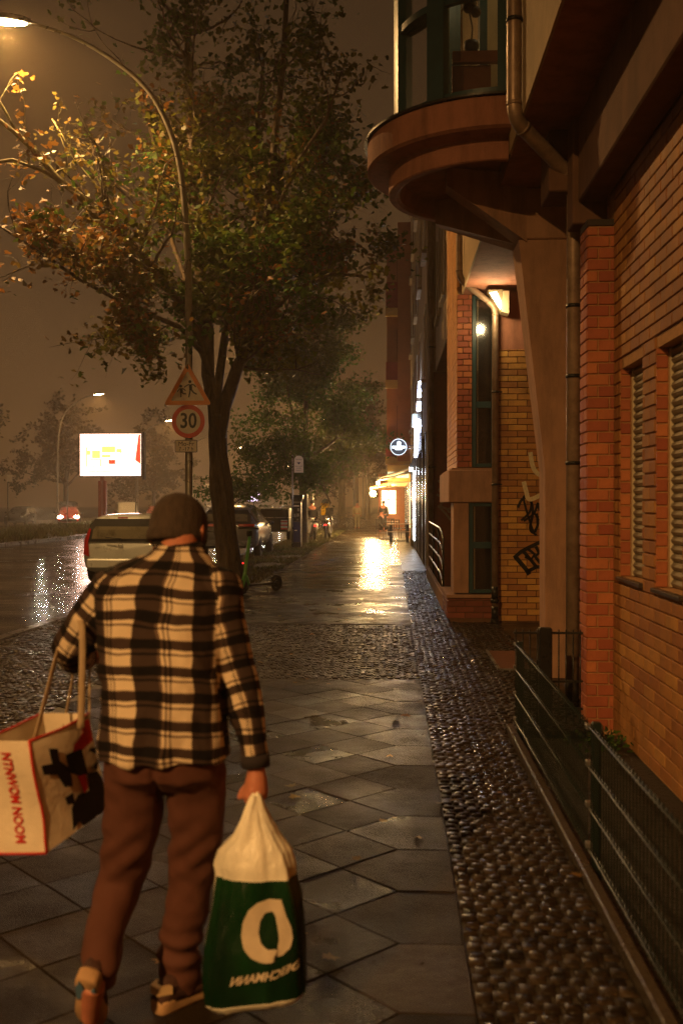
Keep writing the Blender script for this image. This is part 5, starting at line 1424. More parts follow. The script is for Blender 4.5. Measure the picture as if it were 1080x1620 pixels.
def car(label, kind, m, loc, rz, lights='off', group=None, name='parked_car', tail=True, plate=True):
    D = KIND[kind]; st = D['st']
    c = thing(name, label, 'van' if kind == 'van' else 'car', loc, rz, group)
    def sec(s):
        y, w_, b, bl, t, wr = s
        h = [(0, b), (w_ * .82, b), (w_ * .97, b + .10), (w_, (b + bl) / 2), (w_ * .985, bl - .03), (w_ * .95, bl)]
        if t - bl > .15: h += [((w_ * .95 + wr) / 2 + .03, (bl + t - .06) / 2), (wr + .02, t - .07), (wr - .06, t - .015), (0, t)]
        else: h += [(w_ * .9, bl + (t - bl) * .4), (w_ * .84, bl + (t - bl) * .7), (w_ * .6, t - .01), (0, t)]
        return [(x, y, z) for x, z in h] + [(-x, y, z) for x, z in reversed(h[1:-1])]
    q = MB(); q.loft([sec(s) for s in st]); bo = q.build('body', m, c)
    mod = bo.modifiers.new('round', 'SUBSURF'); mod.levels = 1; mod.render_levels = 1
    # glass: side windows, rear and front screens, a few millimetres proud
    hi = [s for s in st if s[4] - s[3] > .15]
    e = .012
    for sg_ in (1, -1):
        n = len(hi)
        cuts = [(0, n // 2), (n // 2, n - 1)]
        for a, b in cuts:
            q = MB(); lo_ = []; up_ = []
            for s in hi[a:b + 1]:
                y, w_, bb, bl, t, wr = s
                yy_ = y + (.10 if s is hi[0] else 0) + (.05 if s is hi[a] and a else 0)
                lo_.append((sg_ * (w_ * .945 + e), yy_, bl + .035)); up_.append((sg_ * (wr + .045 + e), yy_ + (.0 if s is not hi[-1] else -.1), t - .12))
            k_ = len(lo_); q.add(lo_ + up_, [(i, i + 1, k_ + i + 1, k_ + i) for i in range(k_ - 1)]); q.build('side_window', M['tint'], c)
    r0 = st[1]; r1 = next(s for s in st if s[4] > (1.35 if kind != 'van' else 1.7))
    if kind == 'van': z0, z1, y0_, y1_ = 1.2, 1.72, -.035, -.02
    else: z0, z1, y0_, y1_ = st[1][4] + .0, r1[4] - .03, st[1][0] - .01, r1[0] - .045
    def scr(z): u = (z - z0) / (z1 - z0); return y0_ + (y1_ - y0_) * u
    q = MB(); wa, wb_ = (.735, .60) if kind != 'van' else (.78, .70)
    pts = [(-wa, scr(z0) - .04, z0 - .02), (wa, scr(z0) - .04, z0 - .02), (wa * .97, scr((z0 + z1) / 2) - .05, (z0 + z1) / 2), (wb_, scr(z1) - .035, z1), (-wb_, scr(z1) - .035, z1), (-wa * .97, scr((z0 + z1) / 2) - .05, (z0 + z1) / 2)]
    q.add(pts + [(x, y + .03, z) for x, y, z in pts], [(0, 1, 2, 5), (5, 2, 3, 4), (0, 6, 7, 1), (1, 7, 8, 2), (2, 8, 9, 3), (3, 9, 10, 4), (4, 10, 11, 5), (5, 11, 6, 0)])
    rw = q.build('rear_window', M['black_plastic'], c)
    q = MB(); pp_ = [(x * .86, y - .010, z0 + .06 + (z - z0) * .74) for x, y, z in pts]; q.add(pp_, [(0, 1, 2, 5), (5, 2, 3, 4)]); q.build('pane', M['tint_back'], rw, fix=False)
    q = MB(); q.box(-.11, .11, scr(z1) - .05, scr(z1) - .03, z1 + .005, z1 + .035, c=.004); q.build('brake_light', M['tail_red'], c)
    if rz == 0:
        q = MB(); q.tube([(.0, -.03, z0 + .0), (.02, -.05, z0 + .05), (-.32, -.04, z0 + .08)], .008, 6); q.build('wiper', M['black_plastic'], c)
        q = MB(); q.ribbon([(.045 * math.cos(R(a)), .045 * math.sin(R(a))) for a in range(0, 361, 20)], .009, lambda u, v, h: (u, -.012 - h, .84 + v), .02); q.ribbon([(-.045, 0), (.045, 0)], .009, lambda u, v, h: (u, -.012 - h, .84 + v), .02); q.build('badge', M['rim'], c, fix=False)
        text_mesh('CDTi' if kind == 'hatch' else 'GT', .05, M['rim'], c, upright(-.52, -.014, .86), 'lettering')
    # tail lights
    for sg_ in (1, -1):
        q = MB(); w_ = st[1][1]
        if kind == 'suv': q.box(sg_ * .36, sg_ * .84, -.03, .12, .93, 1.01, c=.012)
        elif kind == 'hatch': q.prism([(.68, .60), (.80, .64), (.79, .95), (.70, 1.20), (.655, 1.18), (.70, .92)], lambda u, v, h: (sg_ * u, -.02 + h + (v - .9) * .25 * (v > .9), v), 0, .16)
        else: q.box(sg_ * .80, sg_ * .92, -.03, .1, .7, 1.1, c=.01)
        q.build('tail_light', M['tail_red'], c)
        q = MB(); zf = st[-2][3]; yf = st[-2][0]
        hx = .60
        q.ball((0, 0, 0), 1, 12, 6, .13, .10, .07); s_l = 1.5 if lights != 'off' else 1; q.v = [(x * s_l + sg_ * hx, y + yf + .16, z * s_l + zf - .10) for x, y, z in q.v]
        q.build('headlight', M['head_on'] if lights == 'on' else M['head_cold'] if lights == 'cold' else M['head_off'], c)
        q = MB(); q.ball((0, 0, 0), 1, 8, 5, .10, .05, .07); ym = 2.75 if kind != 'van' else 3.7; q.v = [(x + sg_ * (.99 if kind != 'van' else 1.04), y + ym, z + 1.0) for x, y, z in q.v]; q.build('wing_mirror', M['black_plastic'], c)
    if kind != 'van' or True:
        q = MB(); q.box(-.74, .74, -.035, .06, .34, .55, c=.03); q.build('rear_bumper', m, c)
        q = MB(); q.box(-.26, .26, -.048, -.038, .40, .51); q.build('number_plate', M['plate'], c)
        q = MB(); q.box(-.6, .6, st[-1][0] - .02, st[-1][0] + .03, .36, .56, c=.02); q.build('grille', M['black_plastic'], c)
    for x in (-.78, .78):
        for y in D['wb']: wheel(c, x * (1.07 if kind != 'hatch' else 1.0), y, .33 if kind != 'hatch' else .30)
    return c
M['tint_back'] = pm('rear_glass_wet', (.17, .15, .10), .16, var=.9, scale=2.6, coat=.6, bump=.25, bscale=30, bdist=.004, dirt=(.012, .010, .008), dirt_scale=2.6)
ZR = -.12
car('silver hatchback parked at the kerb, seen from behind past the man', 'hatch', M['paint_silver'], (-5.72, 20.9, ZR), 0)
car('grey SUV parked half behind the maple trunk, red tail light showing', 'suv', M['paint_grey'], (-4.82, 29.0, 0), 0)
car('red car facing the camera with both headlights lit beyond the median', 'hatch', M['paint_red'], (-25.9, 79.5, ZR), R(196), 'on', name='oncoming_car')
car('small dark car left of the red one, headlights off', 'hatch', M['paint_black'], (-30.4, 82, ZR), R(186), name='parked_car')
car('black van parked behind the red car beneath the billboard', 'van', M['paint_black'], (-28.4, 86, ZR), R(200), name='parked_van')
car('white van standing just right of the billboard post', 'van', M['paint_white'], (-24.6, 91, ZR), R(200), name='parked_van')
car('small dark car right of the white van, nearly hidden by the head', 'hatch', M['paint_red'], (-24.2, 102, ZR), R(190), name='parked_car')
car('far oncoming car with dazzling cold headlights left of the parking machine', 'suv', M['paint_grey'], (-10.8, 88, ZR), R(180), 'cold', name='oncoming_car')
car('far oncoming car with warm headlights just right of the first trunk', 'hatch', M['paint_grey'], (-17.2 , 104, ZR), R(180), 'on', name='oncoming_car')
car('far oncoming car with warm headlights between the head and the trunk', 'hatch', M['paint_grey'], (-19.6 , 104, ZR), R(180), 'on', name='oncoming_car')
car('far car with lit headlights standing behind the small violet sign', 'hatch', M['paint_grey'], (-21.5, 118, ZR), R(180), 'on', name='oncoming_car')
car('far car with lit headlights just left of the parking sign pole', 'hatch', M['paint_grey'], (-12.6, 122, ZR), R(180), 'on', name='oncoming_car')
point('headlight_beam', (-10.8, 83.4, .7), 300, (.9, 1, .85), .2, 110, (R(80), 0, R(180)))
point('headlight_beam', (-26.6, 74.5, .7), 900, (1, .8, .55), .2, 110, (R(80), 0, R(196)))

# trailer
tl = wthing('box_trailer', 'dark green box trailer with a red and white striped plate beyond the grey SUV', 'trailer', (-5.1, 42, 0))
q = MB(); q.box(-5.85, -4.28, 41.8, 44.8, .55, 1.38, c=.03); q.build('box', M['fence_green'], tl)
q = MB(); q.box(-5.86, -4.27, 41.78, 44.82, 1.0, 1.04); q.box(-5.87, -4.26, 41.77, 44.83, 1.36, 1.42, c=.01); q.build('trim_rail', M['steel'], tl)
q = MB(); q.box(-5.8, -4.33, 41.9, 44.7, .42, .549); q.build('chassis', M['black_plastic'], tl)
q = MB(); q.box(-4.62, -4.34, 41.76, 41.775, .52, .92); q.build('warning_plate', M['sign_white'], tl)
q = MB()
for k_ in range(3): q.prism([(-4.62, .52 + k_ * .15), (-4.34, .66 + k_ * .15 - .14), (-4.34, .72 + k_ * .15 - .14), (-4.62, .58 + k_ * .15)], lambda u, v, h: (u, 41.755 - h, min(v, .92)), 0, .003)
q.build('red_stripe', M['sign_red'], tl)
for x in (-5.72, -4.42): wheel(tl, x, 43.4, .3)

# ================================================================== BILLBOARD
YB = 60
(bx0, _, bz1) = at(121, 685, YB); (bx1, _, bz0) = at(219.5, 752, YB)
bb = wthing('led_billboard', 'dazzling white and red LED billboard on a red post in the median', 'billboard', ((bx0 + bx1) / 2, YB, 0))
q = MB(); q.box(bx0 - .06, bx1 + .06, YB + .01, YB + .35, bz0 - .08, bz1 + .06, c=.02); q.box(bx1 + .10, bx1 + .24, YB - .05, YB + .3, bz0 - .25, bz1 + .1); q.build('case', M['black_plastic'], bb)
q = MB(); q.box(bx0, bx1, YB - .01, YB + .008, bz0, bz1); q.build('screen', glow('screen_white', (1.0, .62, .45), 3.2), bb)
def rect(q, a, b, c_, d_): q.box(bx0 + (bx1 - bx0) * a, bx0 + (bx1 - bx0) * b, YB - .016, YB - .012, bz0 + (bz1 - bz0) * c_, bz0 + (bz1 - bz0) * d_)
q = MB(); rect(q, .36, .58, .56, .70); rect(q, .20, .33, .42, .60); rect(q, .60, .68, .56, .64); rect(q, .36, .50, .44, .50); rect(q, .10, .17, .50, .60); q.build('yellow_print', glow('screen_yellow', (1.0, .88, .20), 1.15), bb)
q = MB(); rect(q, .08, .20, .66, .675); rect(q, .16, .34, .37, .39); rect(q, .14, .50, .10, .12); rect(q, .05, .3, .22, .235); rect(q, .10, .115, .22, .66); rect(q, .33, .345, .22, .40); q.build('orange_print', glow('screen_orange', (1.0, .42, .12), 1.2), bb)
q = MB(); rect(q, .47, .58, .28, .38); q.build('red_print', glow('screen_red_block', (.9, .08, .03), 1.0), bb); q = MB(); q.prism([(bx1 - .14, bz1 - .05), (bx1 - .02, bz1 - .05), (bx1 - .02, bz0 + .7), (bx1 - .35, bz0 + .95)], lambda u, v, h: (u, YB - .012 - h, v), 0, .004); q.build('red_print', glow('screen_red', (.9, .08, .03), 1.0), bb)
q = MB(); sx0 = bx0 + (bx1 - bx0) * .74
for st in ([(-.5, -.4), (-.3, .1), (.0, .3), (.2, .1), (.35, -.3)], [(.0, .3), (-.02, .55), (.12, .62), (.2, .45)], [(-.1, -.2), (.1, -.4), (.4, -.42)], [(.3, .2), (.5, -.2), (.55, -.5)], [(-.2, -.5), (.5, -.52)]):
    q.ribbon(st, .045, lambda u, v, h: (sx0 + u, YB - .013 - h, (bz0 + bz1) / 2 + v * 1.1))
q.build('figure_drawing', glow('screen_grey', (.35, .38, .5), .9), bb, fix=False)
pxm = (156 - 618) * YB / 1575
q = MB(); q.box(pxm - .24, pxm - .02, YB + .02, YB + .34, 0, bz0 - .3, c=.02); q.box(pxm + .02, pxm + .24, YB + .06, YB + .3, 0, bz0 - .3, c=.02); q.box(pxm - .12, pxm + .12, YB + .08, YB + .28, bz0 - .3, bz0 - .08); q.build('post', pm('red_brown_post', (.28, .07, .04), .5, var=.2), bb)
d = bpy.data.lights.new('billboard_light', 'AREA'); d.energy = 260; d.color = (1, .62, .48); d.shape = 'RECTANGLE'; d.size = 3.6; d.size_y = 2.4
o = bpy.data.objects.new('billboard_light', d); COL.objects.link(o); o.location = ((bx0 + bx1) / 2, YB - .1, (bz0 + bz1) / 2); o.rotation_euler = (R(-90), 0, 0)
fs = wthing('small_far_billboard', 'small bright white and violet lit sign behind the parked grey SUV', 'billboard', (-20, 150, 0))
q = MB(); q.box(-21.6, -19.8, 150, 150.2, 2.0, 4.4); q.build('screen', glow('far_screen', (.9, .72, 1), 2.6), fs); q = MB(); q.box(-20.8, -20.6, 150, 150.2, 0, 2.0); q.build('post', M['dark_metal'], fs)
# posts and signs beyond the road
def thin_sign(label, px, y_top, Y, w_, h_, m):
    x = (px - 618) * Y / 1575; zt_ = 1.6 - (y_top - 797) * Y / 1575
    t = wthing('roadside_sign', label, 'sign', (x, Y, 0)); q = MB(); q.cyl((x, Y, 0), (x, Y, zt_), .04, n=8); q.build('pole', M['pole_grey'], t)
    if w_: q = MB(); q.box(x - .05, x + w_, Y - .05, Y - .02, zt_ - h_, zt_); q.build('sign_plate', m, t)
thin_sign('small pinkish sign on a pole at the left picture edge', 3, 750, 62, .3, .45, M['sign_white'])
thin_sign('thin bare pole between the lamp post and the billboard', 100, 745, 70, 0, 0, None)
thin_sign('thin pale pole just under the right end of the billboard', 211, 760, 64, 0, 0, None)
thin_sign('small round-headed sign seen between the head and the trunk', 323, 765, 90, .5, .6, M['sign_white'])

# ================================================================== SCOOTER, BIKES, MOPEDS
M['lime'] = pm('green_scooter_paint', (.10, .36, .07), .3, var=.1, coat=.5)
def wheel_thin(parent, c, r, ax, t=.025, name='wheel', spokes=0):
    q = MB(); u = Vector(ax).normalized(); up = Vector((0, 0, 1)); v = u.cross(up)
    pts = [Vector(c) + (v * math.cos(2 * math.pi * k_ / 28) + up * math.sin(2 * math.pi * k_ / 28)) * r for k_ in range(29)]
    q.tube(pts, t, 8, cap=False); o = q.build(name, M['rubber'], parent)
    q = MB(); q.tube([Vector(c) - u * .03, Vector(c) + u * .03], .025 if spokes else r * .6, 10)
    for k_ in range(spokes): a = 2 * math.pi * k_ / spokes; q.tube([Vector(c), Vector(c) + (v * math.cos(a) + up * math.sin(a)) * (r - t)], .002 if r > .2 else .006, 3, cap=False)
    q.build('rim', M['rim'] if spokes else M['dark_metal'], o); return o
sc = thing('electric_scooter', 'green electric kick scooter parked beside the first tree trunk', 'scooter', (-2.62, 17.5, 0), R(-38))
wheel_thin(sc, (0, 0, .125), .10, (1, 0, 0), .028); wheel_thin(sc, (0, .86, .125), .10, (1, 0, 0), .028)
q = MB(); q.box(-.085, .085, .13, .74, .13, .17, c=.02); q.build('deck', M['black_plastic'], sc)
q = MB(); q.tube([(0, .72, .15), (0, .84, .14)], .03, 8); q.build('rear_fork', M['dark_metal'], sc)
q = MB(); q.tube([(0, .99, .14), (0, .94, .25), (0, .82, .28), (0, .72, .22)], .03, 8, ell=(1, .5)); q.build('mudguard', M['black_plastic'], sc)
q = MB(); q.tube([(0, .16, .15), (0, .10, .30), (0, .06, .34)], .035, 10); q.tube([(0, .02, .20), (0, .06, .35), (0, .20, 1.12)], [.045, .035, .028], 12); q.build('stem', M['lime'], sc)
q = MB(); q.tube([(-.03, 0, .125), (-.03, .03, .27), (.03, .03, .27), (.03, 0, .125)], .014, 8); q.build('fork', M['lime'], sc)
q = MB(); q.tube([(-.25, .16, 1.16), (-.12, .20, 1.17), (.12, .20, 1.17), (.25, .16, 1.16)], .015, 8); q.build('handlebar', M['black_plastic'], sc)
q = MB(); q.box(-.035, .035, .13, .22, 1.02, 1.12, c=.01); q.build('display', M['black_plastic'], sc)
q = MB(); q.tube([(.05, .50, .16), (.13, .52, .0)], .009, 6); q.build('kickstand', M['dark_metal'], sc)
q = MB(); q.ball((-.0, .015, .55), .014, 8, 5); q.build('marker_light', M['tail_on'], sc)

def bicycle(label, loc, rz, m, lean=0, group='bicycles along the kerb'):
    b = thing('bicycle', label, 'bicycle', loc, rz, group)
    wheel_thin(b, (0, 0, .34), .33, (1, 0, 0), .018, spokes=12); wheel_thin(b, (0, 1.05, .34), .33, (1, 0, 0), .018, spokes=12)
    q = MB(); A_ = (0, 0, .34); S_ = (0, .36, .86); BBk = (0, .44, .30); Hh = (0, .86, .82); Hl = (0, .88, .66); F = (0, 1.05, .34)
    for a, c_ in ((A_, BBk), (A_, S_), (BBk, S_), (BBk, Hl), (S_, Hh), (Hh, Hl), (Hl, F)): q.tube([a, c_], .016, 7)
    q.build('frame', m, b)
    q = MB(); q.tube([(0, .34, .86), (0, .33, .95)], .013, 6); q.box(-.07, .07, .20, .45, .95, 1.0, c=.025); q.build('saddle', M['black_plastic'], b)
    q = MB(); q.tube([(0, .86, .82), (0, .85, 1.02)], .014, 6); q.tube([(-.28, .74, 1.03), (-.15, .86, 1.04), (.15, .86, 1.04), (.28, .74, 1.03)], .012, 6); q.build('handlebar', M['dark_metal'], b)
    q = MB(); q.tube([(-.08, .44, .30), (.08, .44, .30)], .06, 10); q.build('crank', M['dark_metal'], b)
    q = MB(); q.tube([(0, -.38, .5), (0, -.2, .68), (0, .05, .73), (0, .2, .68)], .025, 6, ell=(.3, 1)); q.build('mudguard', m, b)
    return b
bicycle('bicycle with a pale frame leaning by the kerb just left of the first trunk', (-3.72, 19.2, 0), R(8), M['paint_silver'])
bicycle('bicycle standing nearest beyond the grey lamp post', (-2.95, 47.2, 0), R(4), M['steel'])
for i, (x, y, a) in enumerate([(-3.9, 60, 10), (-3.6, 62, 70), (-2.9, 61, 80), (-2.6, 63, 75), (-1.9, 64.5, 85)]):
    bicycle(['dark bicycle behind the letter box', 'dark bicycle leaning across the verge beyond the letter box', 'dark bicycle at the foot of the third maple, left one', 'dark bicycle at the foot of the third maple, right one', 'dark bicycle parked nearest the walking pedestrian'][i], (x, y, 0), R(a), M['dark_metal'])
def moped(label, loc, rz, m):
    b = thing('moped', label, 'moped', loc, rz, 'mopeds beside the lamp post')
    for y in (0, 1.25):
        wheel_thin(b, (0, y, .24), .19, (1, 0, 0), .055)
    q = MB(); rings = []
    for y, w_, z0, z1 in ((-.28, .05, .55, .62), (-.15, .13, .42, .78), (.15, .16, .30, .78), (.42, .15, .25, .74), (.55, .14, .22, .36), (.85, .15, .22, .32), (.98, .17, .26, .95), (1.08, .15, .40, 1.02), (1.15, .05, .5, .9)):
        rings.append([(w_ * a, y, z0 + (z1 - z0) * c_) for a, c_ in ((-.6, 0), (.6, 0), (1, .3), (1, .75), (.6, 1), (-.6, 1), (-1, .75), (-1, .3))])
    q.loft(rings); q.build('body', m, b)
    q = MB(); q.box(-.14, .14, -.2, .5, .78, .86, c=.04); q.build('seat', M['black_plastic'], b)
    q = MB(); q.tube([(-.33, .95, 1.02), (0, 1.03, 1.06), (.33, .95, 1.02)], .018, 8); q.build('handlebar', M['black_plastic'], b)
    q = MB(); q.box(-.18, .18, 1.08, 1.09, 1.05, 1.42); q.build('windscreen', M['tint'], b)
    q = MB(); q.box(-.06, .06, -.30, -.26, .60, .68, c=.01); q.build('tail_light', M['tail_on'], b)
    return b
moped('dark moped with pale leg shield beside the grey lamp post', (-3.35, 43.8, 0), R(12), M['paint_white'])
moped('dark moped with red tail light in front of the letter box', (-2.95, 45.6, 0), R(-4), M['paint_black'])
# low hoop guards round the tree pit
for i, (x, lab) in enumerate([(-3.35, 'low thin steel hoop left of the lamp post foot'), (-2.7, 'low thin steel hoop at the pavement edge by the mopeds')]):
    q = MB(); q.tube([(x, 41.5, 0), (x, 41.5, .9), (x + .02, 41.6, .95), (x + .02, 42.9, .95), (x, 43, .9), (x, 43, 0)], .018, 7); tag(q.build('hoop_guard', M['steel']), lab, 'railing', 'hoop guards')
# ================================================================== skinned figures
def skin_mesh(name, verts, edges, radii, m, parent, levels=2, root=0, loc=None):
    me = bpy.data.meshes.new(name); me.from_pydata(verts, edges, []); me.materials.append(m)
    o = bpy.data.objects.new(name, me); COL.objects.link(o)
    sk = o.modifiers.new('skin', 'SKIN'); 
    for i, r in enumerate(radii):
        sv = me.skin_vertices[0].data[i]; sv.radius = r if isinstance(r, tuple) else (r, r); sv.use_root = (i == root)
    sk.use_smooth_shade = True
    ss_ = o.modifiers.new('sub', 'SUBSURF'); ss_.levels = levels; ss_.render_levels = levels
    dg = bpy.context.evaluated_depsgraph_get(); me2 = bpy.data.meshes.new_from_object(o.evaluated_get(dg)); bpy.data.objects.remove(o)
    for p in me2.polygons: p.use_smooth = True
    if not me2.materials: me2.materials.append(m)
    return link(name, me2, parent, loc)
def pedestrian(label, loc, rz, coat, trousers, stride=.18, seat=False, hair=None, arm=.12):
    p = thing('person', label, 'person', loc, rz)
    hip = .50 if seat else .92; k_ = (hip - .92)
    sh_ = 1.42 + k_; 
    V = [(0, 0, hip), (0, 0, hip + .25), (0, 0, sh_), (0, .0, sh_ + .10), (0, .02, sh_ + .2), (0, .02, sh_ + .30)]
    E = [(0, 1), (1, 2), (2, 3), (3, 4), (4, 5)]; Rr = [(.15, .11), (.15, .11), (.16, .10), .055, .085, .07]
    for s in (1, -1):
        b = len(V); V += [(.19 * s, 0, sh_ - .02), (.24 * s, -.03 * s, sh_ - .3), (.23 * s, arm * s + .06, sh_ - .55), (.23 * s, arm * s + .08, sh_ - .64)]; E += [(2, b), (b, b + 1), (b + 1, b + 2), (b + 2, b + 3)]; Rr += [.06, .045, .035, .035]
        b = len(V)
        if seat: V += [(.09 * s, 0.05, hip - .02), (.11 * s, .42, hip + .0), (.11 * s, .42, .08), (.11 * s, .55, .04)]
        else: V += [(.09 * s, 0, hip - .05), (.10 * s, stride * s * .6 + .04, .48), (.10 * s, stride * s, .08), (.11 * s, stride * s + .15, .04)]
        E += [(0, b), (b, b + 1), (b + 1, b + 2), (b + 2, b + 3)]; Rr += [.08, .055, .042, .04]
    skin_mesh('body', V, E, Rr, M['skin'], p)
    # clothes
    Vc = [V[0], V[1], V[2]]; Ec = [(0, 1), (1, 2)]; Rc = [(.20, .15), (.19, .14), (.19, .12)]
    for s, o_ in ((1, 6), (-1, 14)):
        b = len(Vc); Vc += [V[o_], V[o_ + 1], V[o_ + 2]]; Ec += [(2, b), (b, b + 1), (b + 1, b + 2)]; Rc += [.08, .065, .052]
    skin_mesh('coat', Vc, Ec, Rc, coat, p)
    Vt = [V[0]]; Et = []; Rt = [(.17, .13)]
    for o_ in (10, 18):
        b = len(Vt); Vt += [V[o_], V[o_ + 1], V[o_ + 2]]; Et += [(0, b), (b, b + 1), (b + 1, b + 2)]; Rt += [.105, .075, .07]
    skin_mesh('trousers', Vt, Et, Rt, trousers, p)
    q = MB(); q.ball((0, .0, sh_ + .27), .105, 12, 8, .92, 1.05, 1.0); q.build('hair', hair or M['black_plastic'], p)
    return p
M['beige_cloth'] = pm('beige_cloth', (.46, .36, .2), .8, var=.15); M['pale_trousers'] = pm('pale_trousers', (.42, .36, .22), .8, var=.15)
M['dark_cloth'] = pm('dark_cloth', (.025, .02, .018), .8, var=.2)
pedestrian('pedestrian in a pale jacket and light trousers walking towards the camera', at(565, 836.5, 64)[:2] + (0,), R(180), M['beige_cloth'], M['pale_trousers'], hair=M['dark_cloth'])
pedestrian('dark silhouetted person standing in front of the lit cafe window', (-.42, 57.5, 0), R(160), M['dark_cloth'], M['dark_cloth'])
pedestrian('dark person seated on a chair under the orange awning', (-.45, 47.25, 0), R(255), M['dark_cloth'], M['dark_cloth'], seat=True)
pedestrian('person in dark clothes standing by the mopeds behind the parking machine', (-3.55, 44.9, 0), R(20), M['dark_cloth'], M['dark_cloth'])

# ================================================================== THE MAN with his two bags
man = wthing('person', 'hunched man seen from behind in plaid shirt and knit beanie, carrying two shopping bags', 'person', (-.75, 3.1, 0))
A3 = lambda px, py, Y: Vector(at(px, py, Y))
def remeshed(name, mb, voxel, smooth_it, m, parent, disp=None, kind=None, keep=False):
    me = mb.mesh(name, m); mb.fix(me)
    o = bpy.data.objects.new(name, me); COL.objects.link(o)
    r = o.modifiers.new('r', 'REMESH'); r.mode = 'VOXEL'; r.voxel_size = voxel; r.use_smooth_shade = True
    if smooth_it: s = o.modifiers.new('s', 'SMOOTH'); s.factor = .5; s.iterations = smooth_it
    dg = bpy.context.evaluated_depsgraph_get(); me2 = bpy.data.meshes.new_from_object(o.evaluated_get(dg)); bpy.data.objects.remove(o)
    me2.materials.clear(); me2.materials.append(m)
    if disp:
        n = len(me2.vertices); co = np.empty(n * 3, np.float32); no = np.empty(n * 3, np.float32)
        me2.vertices.foreach_get('co', co); me2.vertices.foreach_get('normal', no); co = co.reshape(-1, 3); no = no.reshape(-1, 3)
        d = np.array([disp(p) for p in co]); co = co + no * d[:, None]; me2.vertices.foreach_set('co', co.reshape(-1).astype(np.float32)); me2.update()
    for p in me2.polygons: p.use_smooth = True
    return link(name, me2, parent)
def oval(mb, rings, n=32, e=2.4):
    """rings: centre, half width (x), half depth (y), tilt of the plane in x"""
    out_ = []
    for c, a, b, *t in rings:
        tx = t[0] if t else 0; ty = t[1] if len(t) > 1 else 0
        r = []
        for k_ in range(n):
            th = 2 * math.pi * k_ / n; cs, sn = math.cos(th), math.sin(th)
            x = a * math.copysign(abs(cs) ** (2 / e), cs); y = b * math.copysign(abs(sn) ** (2 / e), sn)
            r.append((c[0] + x, c[1] + y, c[2] + x * tx + y * ty))
        out_.append(r)
    mb.loft(out_); return mb
def limb(mb, pts, rad, n=20, sub=4):
    P = smoothp3(pts, sub); m_ = len(P); rr = []
    for i in range(m_):
        t = i / (m_ - 1) * (len(rad) - 1); k_ = min(int(t), len(rad) - 2); rr.append(rad[k_] + (rad[k_ + 1] - rad[k_]) * (t - k_))
    mb.tube(P, rr, n); mb.ball(P[0], rr[0], 16, 10); mb.ball(P[-1], rr[-1], 16, 10); return P
def hand(mb, wrist, f, pn, sc=1.0, thumb_side=1, curl=1.0):
    """wrist point, f = direction to the knuckles, pn = palm normal (fingers curl that way)"""
    f = Vector(f).normalized(); pn = Vector(pn); pn = (pn - f * pn.dot(f)).normalized(); s = f.cross(pn) * thumb_side   # s points to the thumb side
    W = Vector(wrist)
    mb.tube([W - f * .03, W, W + f * .035, W + f * .07, W + f * .092], [.027 * sc, .026 * sc, .034 * sc, .038 * sc, .034 * sc], 14, ell=(1, 1))
    for j, (off, L_, r) in enumerate(((.033, .072, .0086), (.0112, .080, .0090), (-.0112, .074, .0086), (-.032, .058, .0078))):
        base = W + f * (.085 * sc) + s * (off * sc) - pn * .004
        d = f.copy(); p = base - f * .02; pts = [p, base]; seg = [.45, .32, .25]
        ang = [(55, 88, 50), (58, 90, 55), (62, 90, 55), (66, 88, 52)][j]
        for q_, a in zip(seg, ang):
            d = (Matrix.Rotation(R(a * curl), 3, (f.cross(pn)).normalized()) @ d) if True else d
            pts.append(pts[-1] + d * L_ * q_ * sc)
        mb.tube(pts, [r * sc * 1.15, r * sc * 1.12, r * sc * 1.05, r * sc, r * sc * .82], 10)
        for p_ in pts[2:]: mb.ball(p_, r * sc * 1.03, 8, 6)
    b = W + f * .028 * sc + s * .024 * sc
    tp_ = [b, b + (f * .03 + s * .018 + pn * .016) * sc, b + (f * .052 + s * .008 + pn * .04) * sc, b + (f * .062 - s * .012 + pn * .05) * sc]
    mb.tube(tp_, [.015 * sc, .0125 * sc, .011 * sc, .0085 * sc], 10); mb.ball(tp_[-1], .0085 * sc, 8, 6)

# skeleton from the photograph
R_sh = A3(345, 938, 3.17); R_el = A3(369, 1053, 3.12); R_wr = A3(404, 1212, 3.05)
L_sh = A3(168, 935, 3.17); L_el = A3(118, 1036, 3.18); L_wr = A3(132, 1040, 3.46)
hipL, kneeL, ankL = A3(207, 1235, 3.04), A3(183, 1400, 3.10), A3(150, 1535, 2.90)
hipR, kneeR, ankR = A3(307, 1235, 3.05), A3(301, 1400, 3.16), A3(282, 1555, 3.17)
neck0, neck1 = A3(272, 905, 3.19), A3(282, 858, 3.24)
HC = A3(279, 850, 3.30)
bd = MB()
oval(bd, [(A3(256, 1225, 3.04), .12, .07), (A3(256, 1190, 3.05), .15, .10), (A3(255, 1100, 3.08), .15, .105), (A3(254, 1000, 3.13), .17, .11), (A3(258, 925, 3.18), .18, .095), (A3(270, 895, 3.20), .10, .075)])
limb(bd, [neck0, neck1, HC], [.07, .06, .062])
